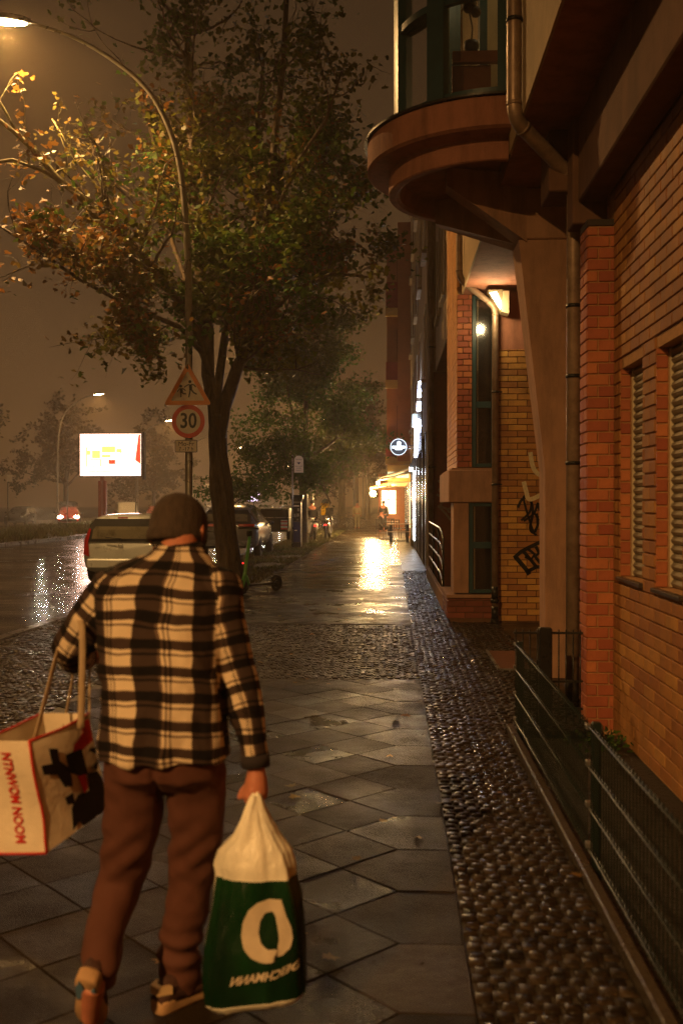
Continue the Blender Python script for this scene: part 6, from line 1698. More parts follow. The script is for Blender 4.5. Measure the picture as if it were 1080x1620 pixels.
# head tilted forward
Hm = Matrix.Translation(HC) @ Matrix.Rotation(R(-24), 4, 'X') @ Matrix.Rotation(R(-10), 4, 'Z') @ Matrix.Rotation(R(4), 4, 'Y')
hd = MB()
hr_ = []
for (z, w_, f_, b_) in ((-.125, .022, .055, -.00), (-.115, .042, .082, .03), (-.085, .058, .090, .062), (-.045, .068, .090, .080), (.0, .074, .092, .095), (.04, .076, .094, .100), (.075, .070, .082, .092), (.10, .050, .055, .068), (.118, .018, .02, .03)):
    hr_.append([(w_ * math.cos(t), (f_ if math.sin(t) > 0 else b_) * math.sin(t), z) for t in [2 * math.pi * k_ / 24 for k_ in range(24)]])
hd.loft(hr_)
hd.tube([(0, .088, .02), (0, .106, -.015), (0, .112, -.03), (0, .095, -.042)], [.009, .012, .014, .01], 8)       # nose
hd.tube([(-.025, .083, -.066), (0, .092, -.064), (.025, .083, -.066)], .007, 8)                                   # lips
hd.tube([(-.045, .082, .022), (-.02, .093, .028), (.02, .093, .028), (.045, .082, .022)], .008, 8)                # brow
for s in (1, -1):
    hd.ball((s * .032, .082, .005), .013, 10, 6)
    hd.tube([(s * .072, -.008, .028), (s * .088, -.02, .032), (s * .092, -.026, .01), (s * .086, -.018, -.02), (s * .073, -.004, -.032)], [.008, .009, .009, .010, .009], 8)
    hd.ball((s * .078, -.008, 0), .02, 8, 6, .4, .8, 1.2)
hv = [tuple(Hm @ Vector(p)) for p in hd.v]; o_ = len(bd.v); bd.v += hv; bd.f += [tuple(i + o_ for i in f) for f in hd.f]; bd.smooth += hd.smooth
limb(bd, [R_sh + Vector((-.01, 0, 0)), R_el, R_wr], [.045, .036, .027]); limb(bd, [L_sh, A3(120, 1030, 3.19), L_wr], [.045, .034, .027])
limb(bd, [hipL, kneeL, ankL], [.078, .055, .038]); limb(bd, [hipR, kneeR, ankR], [.078, .055, .038])
bd.tube([ankL, A3(140, 1575, 2.86), A3(136, 1625, 2.93)], [.035, .036, .028], 12); bd.tube([ankR, ankR + Vector((.0, .02, -.06)), ankR + Vector((.05, .14, -.09))], [.035, .036, .028], 12)
hand(bd, R_wr + Vector((.002, -.004, -.012)), (-.02, 0, -1), (-1, -.25, 0), 1.0, thumb_side=1)
hand(bd, L_wr + Vector((0, .03, 0)), (.25, 1, .1), (.2, 0, -1), 1.0, thumb_side=1)
remeshed('body', bd, .0045, 3, M['skin'], man)

# knit beanie with turned-up edge
M['beanie'] = pm('brown_knit', (.062, .040, .027), .95, var=.35, scale=60, bump=.8, bscale=180, stretch=(1, 1, .25), bdist=.006)
bn = MB(); rr_ = []
for (z, w_, d_) in ((-.02, .086, .108), (-.024, .094, .116), (-.01, .0965, .119), (.012, .096, .119), (.018, .0925, .115), (.05, .093, .116), (.085, .087, .108), (.115, .070, .088), (.136, .044, .056), (.146, .014, .018)):
    rr_.append([(w_ * math.cos(t) * (1 + .006 * math.sin(24 * t)), -.006 + d_ * math.sin(t) * (1 + .006 * math.sin(24 * t)), z + (.028 * math.sin(t) if z < .05 else 0)) for t in [2 * math.pi * k_ / 96 for k_ in range(96)]])
bn.loft(rr_); bn.v = [tuple(Hm @ Vector(p)) for p in bn.v]
bo_ = bn.build('beanie', M['beanie'], man)
# hair under the edge at the nape
q = MB(); q.ball((0, -.035, -.035), 1, 20, 10, .070, .068, .045); q.v = [tuple(Hm @ Vector(p)) for p in q.v]; q.build('hair', M['dark_cloth'], man)

# plaid overshirt ---------------------------------------------------------------
m = bpy.data.materials.new('plaid_flannel'); m.use_nodes = True; t = m.node_tree; L = t.links; M['plaid'] = m
b = t.nodes['Principled BSDF']; b.inputs['Roughness'].default_value = .9; b.inputs['Sheen Weight'].default_value = .0; b.inputs['Specular IOR Level'].default_value = .15
at_ = nd(t, 'ShaderNodeAttribute'); at_.attribute_name = 'cloth_uv'
sp_ = nd(t, 'ShaderNodeSeparateXYZ'); L.new(at_.outputs['Vector'], sp_.inputs[0])
wob = nd(t, 'ShaderNodeTexNoise', Scale=6.0, Detail=2.0); tcx = nd(t, 'ShaderNodeTexCoord'); L.new(tcx.outputs['Object'], wob.inputs['Vector'])
def bands(sock, period, stops, phase, wamp):
    wm = nd(t, 'ShaderNodeMath', operation='MULTIPLY_ADD'); L.new(wob.outputs['Fac'], wm.inputs[0]); wm.inputs[1].default_value = wamp; L.new(sock, wm.inputs[2])
    dv = nd(t, 'ShaderNodeMath', operation='MULTIPLY_ADD'); L.new(wm.outputs[0], dv.inputs[0]); dv.inputs[1].default_value = 1 / period; dv.inputs[2].default_value = phase
    fr = nd(t, 'ShaderNodeMath', operation='FRACT'); L.new(dv.outputs[0], fr.inputs[0])
    cr = nd(t, 'ShaderNodeValToRGB'); cr.color_ramp.interpolation = 'LINEAR'
    el = cr.color_ramp.elements; el[0].position = 0; el[0].color = (*[stops[0][1]] * 3, 1); el[1].position = 1; el[1].color = (*[stops[-1][1]] * 3, 1)
    for i in range(1, len(stops)):
        p, v = stops[i]; e1 = el.new(max(.001, p - .012)); e1.color = (*[stops[i - 1][1]] * 3, 1); e2 = el.new(min(.999, p + .012)); e2.color = (*[v] * 3, 1)
    L.new(fr.outputs[0], cr.inputs[0]); return cr.outputs[0]
cols = bands(sp_.outputs['X'], .138, [(0, 1), (.05, .45), (.09, 1), (.13, .45), (.17, 1), (.54, .0), (.95, .4)], .55, .045)
rws = bands(sp_.outputs['Y'], .076, [(0, 1), (.40, .35), (.48, .95), (.62, 0), (.96, .4)], .10, .035)
ad_ = nd(t, 'ShaderNodeMath', operation='ADD'); L.new(cols, ad_.inputs[0]); L.new(rws, ad_.inputs[1])
hf = nd(t, 'ShaderNodeMath', operation='MULTIPLY'); L.new(ad_.outputs[0], hf.inputs[0]); hf.inputs[1].default_value = .5
cr = nd(t, 'ShaderNodeValToRGB'); el = cr.color_ramp.elements; el[0].position = 0; el[0].color = (.008, .006, .006, 1); el[1].position = 1; el[1].color = (.72, .56, .38, 1)
for p, c in ((.30, (.012, .008, .008, 1)), (.50, (.055, .034, .027, 1)), (.72, (.18, .115, .08, 1)), (.93, (.74, .60, .42, 1))): e_ = el.new(p); e_.color = c
L.new(hf.outputs[0], cr.inputs[0])
L.new(cr.outputs[0], b.inputs['Base Color'])
fz = nd(t, 'ShaderNodeTexNoise', Scale=420.0, Detail=3.0); L.new(tcx.outputs['Object'], fz.inputs['Vector'])
bp = nd(t, 'ShaderNodeBump', Strength=.5, Distance=.002); L.new(fz.outputs['Fac'], bp.inputs['Height']); L.new(bp.outputs[0], b.inputs['Normal'])

TR = [(A3(257, 1199, 3.03), .193, .150), (A3(257, 1185, 3.03), .192, .148), (A3(256, 1120, 3.05), .188, .142), (A3(253, 1050, 3.08), .194, .138), (A3(250, 985, 3.13), .204, .138, -.05),
      (A3(252, 945, 3.16), .214, .132, -.10), (A3(258, 915, 3.19), .196, .120, -.12), (A3(270, 892, 3.215), .146, .102, -.06), (A3(278, 876, 3.222), .094, .084), (A3(281, 866, 3.23), .076, .074)]
st_ = MB(); oval(st_, TR, 40, 2.5)
RS = [A3(344, 938, 3.17), A3(352, 990, 3.14), A3(369, 1053, 3.11), A3(391, 1130, 3.07), A3(403, 1214, 3.05)]; RR = [.080, .072, .064, .054, .042]
LS = [A3(172, 940, 3.17), A3(136, 985, 3.16), A3(110, 1026, 3.18), A3(112, 1044, 3.28), A3(130, 1042, 3.46)]; LR = [.080, .072, .064, .058, .046]
st_.tube(RS, RR, 24); st_.ball(RS[0], RR[0], 16, 10); st_.tube(LS, LR, 24); st_.ball(LS[0], LR[0], 16, 10); st_.ball(LS[2], LR[2] * .98, 16, 10)
# collar
oval(st_, [(A3(281, 875, 3.225), .080, .076), (A3(282, 867, 3.235), .083, .082), (A3(282, 858, 3.245), .070, .070)], 32, 2.1)
def folds(p):
    x, y, z = p; d = 0
    d += .010 * noise.noise((x * 7, y * 7, z * 3.5)) + .006 * noise.noise((x * 16 + z * 10, y * 12, z * 9 - x * 8)) + .0025 * noise.noise((x * 40, y * 40, z * 26))
    d += .007 * (.35 - abs(noise.noise((x * 6 + 5, y * 6, z * 7 + x * 4)))) + .004 * (.3 - abs(noise.noise((x * 15, y * 12, z * 15 - x * 9))))
    if z < 1.12: d += .007 * math.sin(x * 46 + 3 * noise.noise((x * 4, 0, z * 5))) * (1.12 - z) / .3
    # drag lines from the right armpit and across the waist
    d += .007 * math.sin((z * 60 + (x + .55) * 45)) * math.exp(-((x + .52) ** 2) / .006 - ((z - 1.13) ** 2) / .016)
    d += .006 * math.sin((z * 75 - (x + .85) * 40)) * math.exp(-((x + .92) ** 2) / .006 - ((z - 1.08) ** 2) / .012)
    return d
so_ = remeshed('shirt', st_, .006, 4, M['plaid'], man, folds)
me = so_.data
attr = me.attributes.new('cloth_uv', 'FLOAT_VECTOR', 'CORNER')
n = len(me.vertices); co = np.empty(n * 3, np.float32); me.vertices.foreach_get('co', co); co = co.reshape(-1, 3)
def polyinfo(P, pts):
    """nearest distance to a polyline, arc length there, angle round it"""
    pts = [np.array(p) for p in pts]; best = np.full(len(P), 9.0); s = np.zeros(len(P)); ang = np.zeros(len(P)); acc = 0
    for a, b in zip(pts[:-1], pts[1:]):
        d = b - a; Ls = np.linalg.norm(d); d = d / Ls; tt = np.clip((P - a) @ d, 0, Ls); q = a + tt[:, None] * d; v = P - q; dist = np.linalg.norm(v, axis=1)
        sx = np.cross(d, np.array([0, 1, 0.])); sx /= np.linalg.norm(sx); sy = np.cross(d, sx)
        k_ = dist < best; best[k_] = dist[k_]; s[k_] = acc + ((P - a) @ d)[k_]; ang[k_] = np.arctan2((v @ sx)[k_], (v @ -sy)[k_]); acc += Ls
    return best, s, ang
bR, sR, aR = polyinfo(co, RS); bL, sL, aL = polyinfo(co, LS)
cxz = np.interp(co[:, 2], [r[0][2] for r in TR], [r[0][0] for r in TR]); cyz = np.interp(co[:, 2], [r[0][2] for r in TR], [r[0][1] for r in TR])
hwz = np.interp(co[:, 2], [r[0][2] for r in TR], [r[1] for r in TR])
uT = np.arcsin(np.clip((co[:, 0] - cxz) / (hwz * 1.02), -1, 1)) * .150 + .02 + .00 * co[:, 2]
vT = co[:, 2] + .10 * np.abs(co[:, 0] - cxz) ** 1.5 + .05 * (co[:, 0] - cxz)
uR = aR * .062; vR = sR + .02; uL = aL * .062; vL = sL + .02
inT = np.abs(co[:, 0] - cxz) < hwz * .93
which = np.where((~inT) & (bR < .10) & (co[:, 0] > cxz), 1, np.where((~inT) & (bL < .10) & (co[:, 0] < cxz), 2, 0))
U = np.stack([uT, vT], 1); UR_ = np.stack([uR, vR], 1); UL_ = np.stack([uL, vL], 1)
vals = np.zeros((len(me.loops), 3), np.float32)
lv = np.empty(len(me.loops), np.int32); me.loops.foreach_get('vertex_index', lv)
ls = np.empty(len(me.polygons), np.int32); me.polygons.foreach_get('loop_start', ls); lt = np.empty(len(me.polygons), np.int32); me.polygons.foreach_get('loop_total', lt)
pw = which[lv[ls]]; lw = np.repeat(pw, lt)
sel = np.where(lw[:, None] == 1, UR_[lv], np.where(lw[:, None] == 2, UL_[lv], U[lv])); vals[:, :2] = sel
attr.data.foreach_set('vector', vals.reshape(-1))
# cuff at the right wrist
M['cuff'] = pm('dark_cuff', (.03, .022, .024), .9, var=.2)
q = MB(); q.tube([A3(402, 1196, 3.053), A3(403.5, 1216, 3.05)], [.0455, .0445], 20); q.build('cuff', M['cuff'], man)

# trousers
M['trousers'] = pm('brown_red_trousers', (.105, .035, .021), .85, var=.12, scale=9, bump=.3, bscale=300, bdist=.002)
tr = MB()
oval(tr, [(A3(257, 1168, 3.04), .17, .125), (A3(257, 1200, 3.04), .180, .135), (A3(257, 1228, 3.04), .180, .130), (A3(256, 1252, 3.04), .12, .07)], 32, 2.5)
limb(tr, [A3(207, 1225, 3.04), A3(204, 1310, 3.07), A3(184, 1405, 3.10), A3(160, 1490, 2.97), A3(152, 1545, 2.90)], [.096, .088, .076, .062, .057])
limb(tr, [A3(307, 1225, 3.05), A3(308, 1310, 3.10), A3(300, 1405, 3.15), A3(283, 1500, 3.17), A3(280, 1560, 3.17)], [.098, .084, .071, .068, .070])
def tf(p):
    x, y, z = p
    d = .010 * noise.noise((x * 8, y * 8, z * 5)) + .006 * noise.noise((x * 18 + z * 14, y * 14, z * 14 - x * 10))
    d += .008 * (.35 - abs(noise.noise((x * 7 + 3, y * 7, z * 6 + x * 3)))) - .014 * math.exp(-((x + .702) / .010) ** 2) * (1 if z > .68 else 0)
    d += .008 * math.sin(z * 95 + x * 18 + 2 * noise.noise((x * 9, y * 9, z * 3))) * math.exp(-((z - .17) ** 2) / .006)
    d += .005 * math.sin(z * 70 - x * 60) * math.exp(-((z - .52) ** 2) / .006)
    return d
remeshed('trousers', tr, .0065, 9, M['trousers'], man, tf)

# shoes
M['sole'] = pm('tan_sole', (.50, .30, .15), .7, var=.15, scale=20); M['shoe'] = pm('dark_brown_shoe', (.07, .03, .022), .7, var=.3, scale=30, bump=.3)
M['sole_blue'] = pm('blue_sole_patch', (.12, .24, .38), .7, var=.15); M['shoe_tab'] = pm('pale_heel_tab', (.62, .42, .22), .7)
def shoe(heel, toe, up, L_=.285, patches=False):
    heel = Vector(heel); f = (Vector(toe) - heel).normalized(); up = Vector(up); up = (up - f * up.dot(f)).normalized(); s = f.cross(up)
    F = lambda u, v, h: tuple(heel + f * u + s * v + up * h)
    out_ = [(0, .02), (.0, -.02), (.02, -.034), (.08, -.034), (.15, -.042), (.21, -.048), (.26, -.036), (.285, -.01), (.285, .015), (.262, .036), (.21, .046), (.14, .036), (.08, .034), (.02, .034)]
    rings = []
    for h, g_ in ((0, .97), (.006, 1.0), (.026, 1.0), (.034, .96)): rings.append([F(.14 + (u - .14) * g_, v * g_, h + (.008 if u < .06 and h > .01 else 0)) for u, v in smooth_closed(out_)])
    q = MB(); q.loft(rings); r_ = q.build('shoe', M['sole'], man)
    ur = []
    for u, w0, h1 in ((.004, .026, .075), (.03, .034, .105), (.075, .035, .11), (.12, .038, .085), (.17, .043, .066), (.22, .042, .056), (.262, .030, .046), (.280, .012, .036)):
        ur.append([F(u, w0 * math.cos(a), .03 + (h1 - .03) * max(0, math.sin(a)) ** .8) for a in [math.pi * k_ / 12 for k_ in range(13)]] + [F(u, w0 * math.cos(math.pi + math.pi * k_ / 6), .028) for k_ in range(1, 6)])
    q = MB(); q.loft(ur); q.build('upper', M['shoe'], r_)
    if patches:
        q = MB(); q.prism([(.01, -.02), (.05, -.032), (.12, -.033), (.10, -.012), (.06, -.008), (.03, -.01)], lambda u, v, h: F(u, v, -h), 0, .004); q.prism([(.03, .026), (.10, .03), (.13, .033), (.12, .012), (.07, .006)], lambda u, v, h: F(u, v, -h), 0, .004); q.build('sole_patch', M['sole_blue'], r_)
    else:
        q = MB(); q.prism([(-.003, -.018), (-.003, .018), (.01, .024), (.035, .036), (.038, .038), (.036, -.036), (.01, -.026)], lambda u, v, h: F(u, v * 1.02, h), .062, .088); q.build('heel_tab', M['shoe_tab'], r_)
    return r_
def smooth_closed(pts, n=3):
    out_ = []; N = len(pts)
    for i in range(N):
        p0, p1, p2, p3 = [Vector((*pts[(i + k_) % N], 0)) for k_ in (-1, 0, 1, 2)]
        for k_ in range(n):
            t = k_ / n; v = .5 * ((2 * p1) + (-p0 + p2) * t + (2 * p0 - 5 * p1 + 4 * p2 - p3) * t * t + (-p0 + 3 * p1 - 3 * p2 + p3) * t ** 3); out_.append((v.x, v.y))
    return out_
shoe((-.735, 3.07, .002), (-.565, 3.28, .002), (0, 0, 1))
shoe((-.872, 2.80, .235), (-.905, 2.965, .015), (.15, .85, .5), patches=True)

# ---------------------------------------------------------------- green and white plastic bag
pb = wthing('plastic_bag', 'bulging white and green plastic shopping bag held in the right hand', 'bag', (-.41, 2.97, .05))
M['bag_white'] = pm('clear_white_plastic', (.88, .80, .64), .28, var=.25, scale=14, bump=1.0, bscale=26, coat=.7, trans=.0, bdist=.01, stretch=(1, 1, .35))
M['bag_green'] = pm('green_plastic', (.004, .026, .008), .26, var=.7, scale=9, bump=1.0, bscale=26, coat=.6, bdist=.01, stretch=(1, 1, .25), dirt=(.006, .055, .008), dirt_scale=5)
M['bag_print'] = pm('white_print', (.66, .53, .38), .4, var=.12, scale=14, bump=.4, bscale=30)
rows_ = [(1262, 404, 6, .010), (1278, 403, 12, .02), (1298, 404, 20, .035), (1322, 405, 34, .05), (1345, 402, 55, .065), (1368, 402, 60, .072), (1382, 404, 62, .076), (1384, 404, 62, .077), (1420, 406, 68, .082), (1460, 405, 75, .088), (1500, 402, 80, .092), (1535, 401, 83, .094), (1565, 402, 83, .092), (1588, 404, 81, .088), (1590, 404, 80, .088), (1600, 404, 70, .07), (1603, 404, 20, .02)]
YBG = 3.0; NB = 72
def bag_pt(row, th):
    py, cx, hw, dp = row
    c = A3(cx, py, YBG); a = hw * YBG / 1575; e = 3.2
    cs, sn = math.cos(th), math.sin(th)
    x = a * math.copysign(abs(cs) ** (2 / e), cs); y = dp * math.copysign(abs(sn) ** (2 / e), sn)
    k_ = 1 + (.07 * math.sin(th * 9 + 2) + .04 * math.sin(th * 17 + py * .02)) * (min(1, (1440 - py) / 150) if py < 1440 else 0) + .012 * math.sin(th * 13 + 1.5 * math.sin(py * .02)) + (.05 * math.exp(-((py - 1365) / 12) ** 2))
    nn = noise.noise((cs * 2.2, sn * 2.2, py * .012)) * .012 + noise.noise((cs * 7, sn * 7, py * .006)) * .006
    tilt = (x + a) * .16 * max(0, (py - 1380) / 220) if py > 1380 else 0
    return Vector((c.x + x * k_ + cs * nn, c.y + y * k_ + sn * nn, max(.012, c.z + tilt)))
grow = []
for i in range(len(rows_) - 1):
    s_ = 3 if rows_[i + 1][0] - rows_[i][0] > 8 else 1
    for k_ in range(s_):
        t_ = k_ / s_; grow.append(tuple(rows_[i][j] + (rows_[i + 1][j] - rows_[i][j]) * t_ for j in range(4)))
grow.append(rows_[-1])
G = [[bag_pt(r, 2 * math.pi * k_ / NB) for k_ in range(NB)] for r in grow]
sets = {'top': MB(), 'green': MB(), 'side': MB(), 'base': MB()}
idx = {k_: {} for k_ in sets}
for i in range(len(grow) - 1):
    for k_ in range(NB):
        th = 360 * (k_ + .5) / NB; py = grow[i][0]
        front = 198 < th < 345 or th > 345 or th < 70
        if py < 1383: s_ = 'top'
        elif py >= 1586: s_ = 'base'
        elif th < 200 and th > 100: s_ = 'side'
        else: s_ = 'green'
        mb_ = sets[s_]; ids = []
        for (a, c_) in ((i, k_), (i, (k_ + 1) % NB), (i + 1, (k_ + 1) % NB), (i + 1, k_)):
            if (a, c_) not in idx[s_]: idx[s_][(a, c_)] = len(mb_.v); mb_.v.append(tuple(G[a][c_]))
            ids.append(idx[s_][(a, c_)])
        mb_.f.append(tuple(ids)); mb_.smooth.append(True)
sets['green'].build('green_panel', M['bag_green'], pb); sets['side'].build('gusset', M['bag_white'], pb); sets['top'].build('bag_top', M['bag_white'], pb); sets['base'].build('bag_base', M['bag_white'], pb)
# handles running up through the fist
q = MB()
for dx in (-.006, .006): q.tube([A3(404, 1268, 3.0) + Vector((dx, 0, 0)), A3(402, 1256, 3.02) + Vector((dx * 1.4, 0, 0)), A3(399, 1247, 3.05), A3(400, 1253, 3.075)], [.008, .009, .008, .006], 8)
q.build('handle', M['bag_white'], pb)
def bag_front(px, py, off=.004):
    row = None
    for i in range(len(grow) - 1):
        if grow[i][0] <= py <= grow[i + 1][0]:
            u = (py - grow[i][0]) / (grow[i + 1][0] - grow[i][0] + 1e-9); row = tuple(grow[i][j] + (grow[i + 1][j] - grow[i][j]) * u for j in range(4)); break
    cx, hw = row[1], row[2]; v = max(-.97, min(.97, (px - cx) / hw)); e = 3.2
    cs = math.copysign(abs(v) ** (e / 2), v); th = math.atan2(-math.sqrt(max(0, 1 - cs * cs)), cs)
    p = bag_pt(row, th); p.y -= off; return p
def front_poly(mb, ol, step=3.0):
    """a flat print: outline in photo pixels, cut into a fine grid that follows the bag"""
    bm = bmesh.new(); vs = [bm.verts.new((x, y, 0)) for x, y in ol]; bm.faces.new(vs)
    xs_ = [p[0] for p in ol]; ys_ = [p[1] for p in ol]
    x = math.ceil(min(xs_) / step) * step
    while x < max(xs_): bmesh.ops.bisect_plane(bm, geom=bm.verts[:] + bm.edges[:] + bm.faces[:], plane_co=(x, 0, 0), plane_no=(1, 0, 0)); x += step
    y = math.ceil(min(ys_) / step) * step
    while y < max(ys_): bmesh.ops.bisect_plane(bm, geom=bm.verts[:] + bm.edges[:] + bm.faces[:], plane_co=(0, y, 0), plane_no=(0, 1, 0)); y += step
    bm.verts.index_update(); mb.add([tuple(bag_front(v.co.x, v.co.y)) for v in bm.verts], [[v.index for v in f.verts] for f in bm.faces], True); bm.free()
# mirrored round D: ring open into a straight right side, seen through from the back
outer = [(449, 1414), (430, 1413), (412, 1418), (398, 1430), (389, 1450), (387, 1472), (391, 1492), (402, 1508), (418, 1517), (438, 1518), (440, 1509), (452, 1507), (462, 1498), (465, 1480), (463, 1462), (456, 1440)]
inner = [(436, 1434), (424, 1436), (416, 1450), (414, 1468), (418, 1485), (428, 1495), (443, 1496), (446, 1480), (444, 1460), (440, 1440)]
q = MB(); Nn_ = 48
def resample(pl, n):
    P = [Vector(p) for p in pl]; P.append(P[0]); d = [0]
    for i in range(1, len(P)): d.append(d[-1] + (P[i] - P[i - 1]).length)
    out_ = []
    for k_ in range(n):
        s_ = d[-1] * k_ / n; i = max(j for j in range(len(d)) if d[j] <= s_ + 1e-9); i = min(i, len(P) - 2); out_.append(P[i].lerp(P[i + 1], (s_ - d[i]) / (d[i + 1] - d[i])))
    return out_
ro, ri_ = resample(outer, Nn_), resample([(p[0], p[1]) for p in inner], Nn_)
vs = []; L5 = 5
for k_ in range(Nn_):
    for j in range(L5): p = ro[k_].lerp(ri_[k_], j / (L5 - 1)); vs.append(tuple(bag_front(p.x, p.y)))
q.add(vs, [(k_ * L5 + j, ((k_ + 1) % Nn_) * L5 + j, ((k_ + 1) % Nn_) * L5 + j + 1, k_ * L5 + j + 1) for k_ in range(Nn_) for j in range(L5 - 1)], True)
q.build('emblem', M['bag_print'], pb, fix=False)
lt_ = text_mesh('DEICHMANN', 22, M['bag_print'], pb, Matrix.Identity(4), 'lettering', bold=.7, extrude=0)
bm = bmesh.new(); bm.from_mesh(lt_.data); bmesh.ops.triangulate(bm, faces=bm.faces[:])
xs_ = [v.co.x for v in bm.verts]; wd_ = (max(xs_) - min(xs_))
for v in bm.verts:
    u = -v.co.x / wd_          # mirrored: the print is read from behind
    px = 423 + u * 104; py = 1541 - v.co.y * .95 - u * 9 - max(0, u - .2) * 34 + v.co.x * 0
    px += (v.co.y) * .25
    v.co = bag_front(px, py)
bm.to_mesh(lt_.data); bm.free()

# ---------------------------------------------------------------- tote bag on the left forearm
tb = wthing('tote_bag', 'large white tote bag with red upright lettering and black print, on the left arm', 'bag', (-1.1, 3.2, .54))
M['tote_white'] = pm('white_tote', (.82, .68, .50), .45, var=.12, scale=8, bump=.5, bscale=18, coat=.3, bdist=.01); M['tote_red'] = pm('tote_red', (.55, .02, .015), .45, var=.12); M['tote_black'] = pm('tote_black', (.008, .006, .006), .45)
XA, XB, YA, YB_ = -1.19, -1.035, 2.95, 3.17
Z0, Z1 = .545, .885
def tote(x, y, z, off=0.0):
    """sway: upper part leans left, top edge sags"""
    u = (z - Z0) / (Z1 - Z0); x2 = x - .045 * u + .008 * math.sin(y * 19) * u + (.006 * noise.noise((x * 12, y * 12, z * 12)))
    y2 = y + .012 * math.sin(z * 17 + x * 9)
    return (x2 + .52 * (y - YA), y2, z + (y - YA) * (.30 - .12 * u))
q = MB()
def gridf(q, f, nu, nv):
    vs = [f(i / nu, j / nv) for j in range(nv + 1) for i in range(nu + 1)]
    q.add(vs, [(j * (nu + 1) + i, j * (nu + 1) + i + 1, (j + 1) * (nu + 1) + i + 1, (j + 1) * (nu + 1) + i) for j in range(nv) for i in range(nu)], True)
th_ = .003
for d_ in (0, th_):
    gridf(q, lambda u, v: tote(XA + (XB - XA) * u, YA + d_, Z0 + (Z1 - Z0) * v), 8, 14); gridf(q, lambda u, v: tote(XA + (XB - XA) * u, YB_ - d_, Z0 + (Z1 - Z0) * v), 8, 14)
    gridf(q, lambda u, v: tote(XB - d_, YA + (YB_ - YA) * u, Z0 + (Z1 - Z0) * v), 14, 14); gridf(q, lambda u, v: tote(XA + d_, YA + (YB_ - YA) * u, Z0 + (Z1 - Z0) * v), 14, 14)
gridf(q, lambda u, v: tote(XA + (XB - XA) * u, YA + (YB_ - YA) * v, Z0), 6, 10)
q.build('bag_body', M['tote_white'], tb)
q = MB()
for (x, y) in ((XA, YA), (XB, YA)): q.tube([tote(x, y, Z0 + (Z1 - Z0) * k_ / 10) for k_ in range(11)], .004, 8)
q.tube([tote(XA + (XB - XA) * k_ / 8, YA, Z0) for k_ in range(9)], .004, 8)
for x in (XA, XB): q.tube([tote(x, YA + (YB_ - YA) * k_ / 10, Z1) for k_ in range(11)], .004, 8)
q.build('piping', M['tote_red'], tb)
lt_ = text_mesh('NTNWOM NOOM', .045, M['tote_red'], tb, Matrix.Identity(4), 'lettering', bold=.0012, extrude=0)
xs_ = [v.co.x for v in lt_.data.vertices]; wd_ = max(xs_) - min(xs_)
for v in lt_.data.vertices:
    x, y = v.co.x, v.co.y; p = tote((XA + XB) / 2 + .004 + y * .95, YA - .0045, (Z0 + Z1) / 2 - x / wd_ * .275); v.co = Vector((p[0], p[1] , p[2]))
def on_side(px, py, off=.003):
    X = XB - .02 + off; Y = (X - .52 * YA) / ((px - 618) / 1575 - .52); Y = max(YA + .01, min(YB_ - .005, Y)); return (Y, 1.6 - (py - 797) * Y / 1575)
def side_poly(q, pts, off=.004):
    bm = bmesh.new(); P = [on_side(*p) for p in pts]; vs = [bm.verts.new((a, b_, 0)) for a, b_ in P]; bm.faces.new(vs); 
    for k_ in range(1, 14): bmesh.ops.bisect_plane(bm, geom=bm.verts[:] + bm.edges[:] + bm.faces[:], plane_co=(0, Z0 + (Z1 - Z0) * k_ / 14, 0), plane_no=(0, 1, 0)); bmesh.ops.bisect_plane(bm, geom=bm.verts[:] + bm.edges[:] + bm.faces[:], plane_co=(YA + (YB_ - YA) * k_ / 14, 0, 0), plane_no=(1, 0, 0))
    bm.verts.index_update(); out_ = []
    for v in bm.verts:
        p = tote(XB, v.co.x, min(max(v.co.y - .24 * (v.co.x - YA), Z0 + .004), Z1 - .004)); out_.append((p[0] + off, p[1] - off * .5, p[2]))
    q.add(out_, [[v.index for v in f.verts] for f in bm.faces]); bm.free()
q = MB()
side_poly(q, [(80, 1188), (93, 1188), (93, 1208), (106, 1222), (104, 1252), (92, 1254), (87, 1232), (68, 1232), (67, 1217), (82, 1213)])
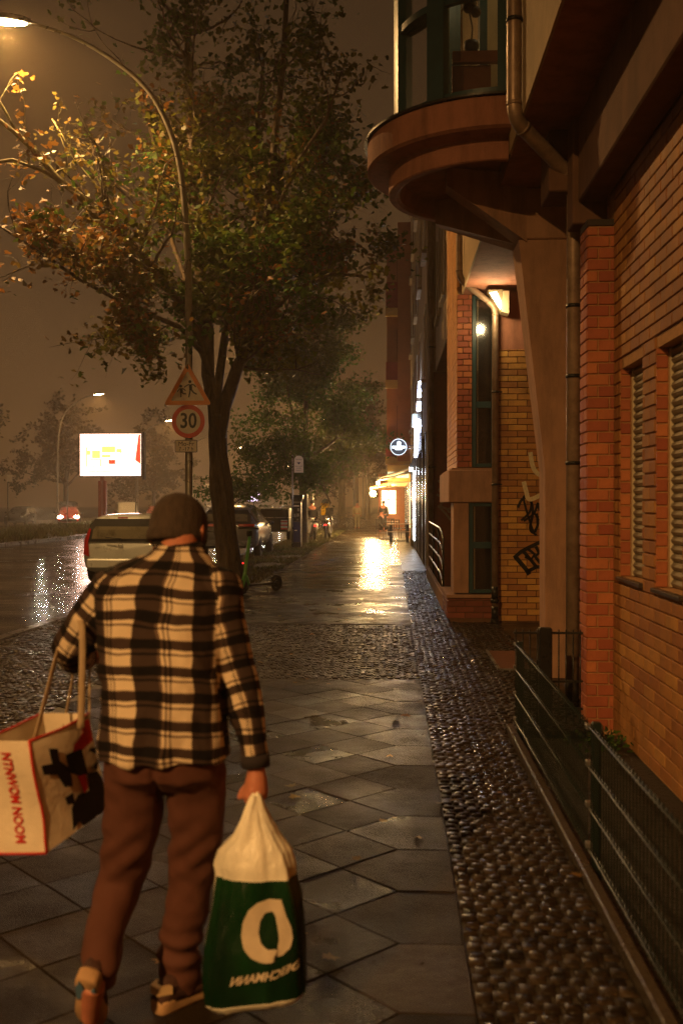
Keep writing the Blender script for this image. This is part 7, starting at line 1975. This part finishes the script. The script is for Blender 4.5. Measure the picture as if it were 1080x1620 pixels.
side_poly(q, [(103, 1198), (130, 1185), (132, 1232), (118, 1236), (104, 1228)]); side_poly(q, [(90, 1272), (103, 1264), (104, 1282), (93, 1284)])
side_poly(q, [(110, 1268), (128, 1262), (130, 1232), (146, 1228), (158, 1240), (158, 1300), (140, 1318), (136, 1302), (120, 1338), (110, 1310), (98, 1326), (98, 1290)], .0045)
side_poly(q, [(140, 1190), (150, 1184), (157, 1196), (156, 1214), (146, 1226), (138, 1222), (148, 1212), (150, 1198)], .005)
q.build('black_print', M['tote_black'], tb, fix=False)
q = MB(); side_poly(q, [(126, 1142), (149, 1136), (150, 1172), (130, 1190), (115, 1192), (118, 1180), (134, 1158)]); q.build('red_print', M['tote_red'], tb, fix=False); q = MB(); side_poly(q, [(113, 1236), (128, 1232), (127, 1258), (120, 1266)], .006); q.build('red_print', M['tote_red'], tb, fix=False)
M['strap'] = pm('tan_strap', (.46, .33, .20), .8, var=.12, scale=30, bump=.3)
def strap(pts):
    q = MB(); q.tube(smoothp3([A3(*p) for p in pts], 6), .0105, 8, ell=(1.0, .35)); q.build('strap', M['strap'], tb)
strap([(46, 1176, 2.99), (66, 1100, 3.06), (82, 1040, 3.12), (96, 1002, 3.18), (112, 985, 3.15), (123, 992, 3.07), (124, 1060, 3.03), (121, 1158, 3.02)])
strap([(92, 1160, 3.15), (102, 1110, 3.25), (108, 1070, 3.33), (104, 1020, 3.40), (120, 1008, 3.44), (134, 1030, 3.40), (135, 1145, 3.20)])

# ================================================================== HAZE (rain-wet night air)
hz_ = MB(); hz_.box(-505, 505, -125, 645, -1.3, 18.6)
hm = bpy.data.materials.new('haze'); hm.use_nodes = True; t = hm.node_tree; t.nodes.clear()
o = nd(t, 'ShaderNodeOutputMaterial'); v = nd(t, 'ShaderNodeVolumePrincipled'); v.inputs['Density'].default_value = .0019; v.inputs['Color'].default_value = (.95, .78, .58, 1); v.inputs['Anisotropy'].default_value = .55
t.links.new(v.outputs[0], o.inputs['Volume'])
hz_.build('haze', hm, kind='stuff')
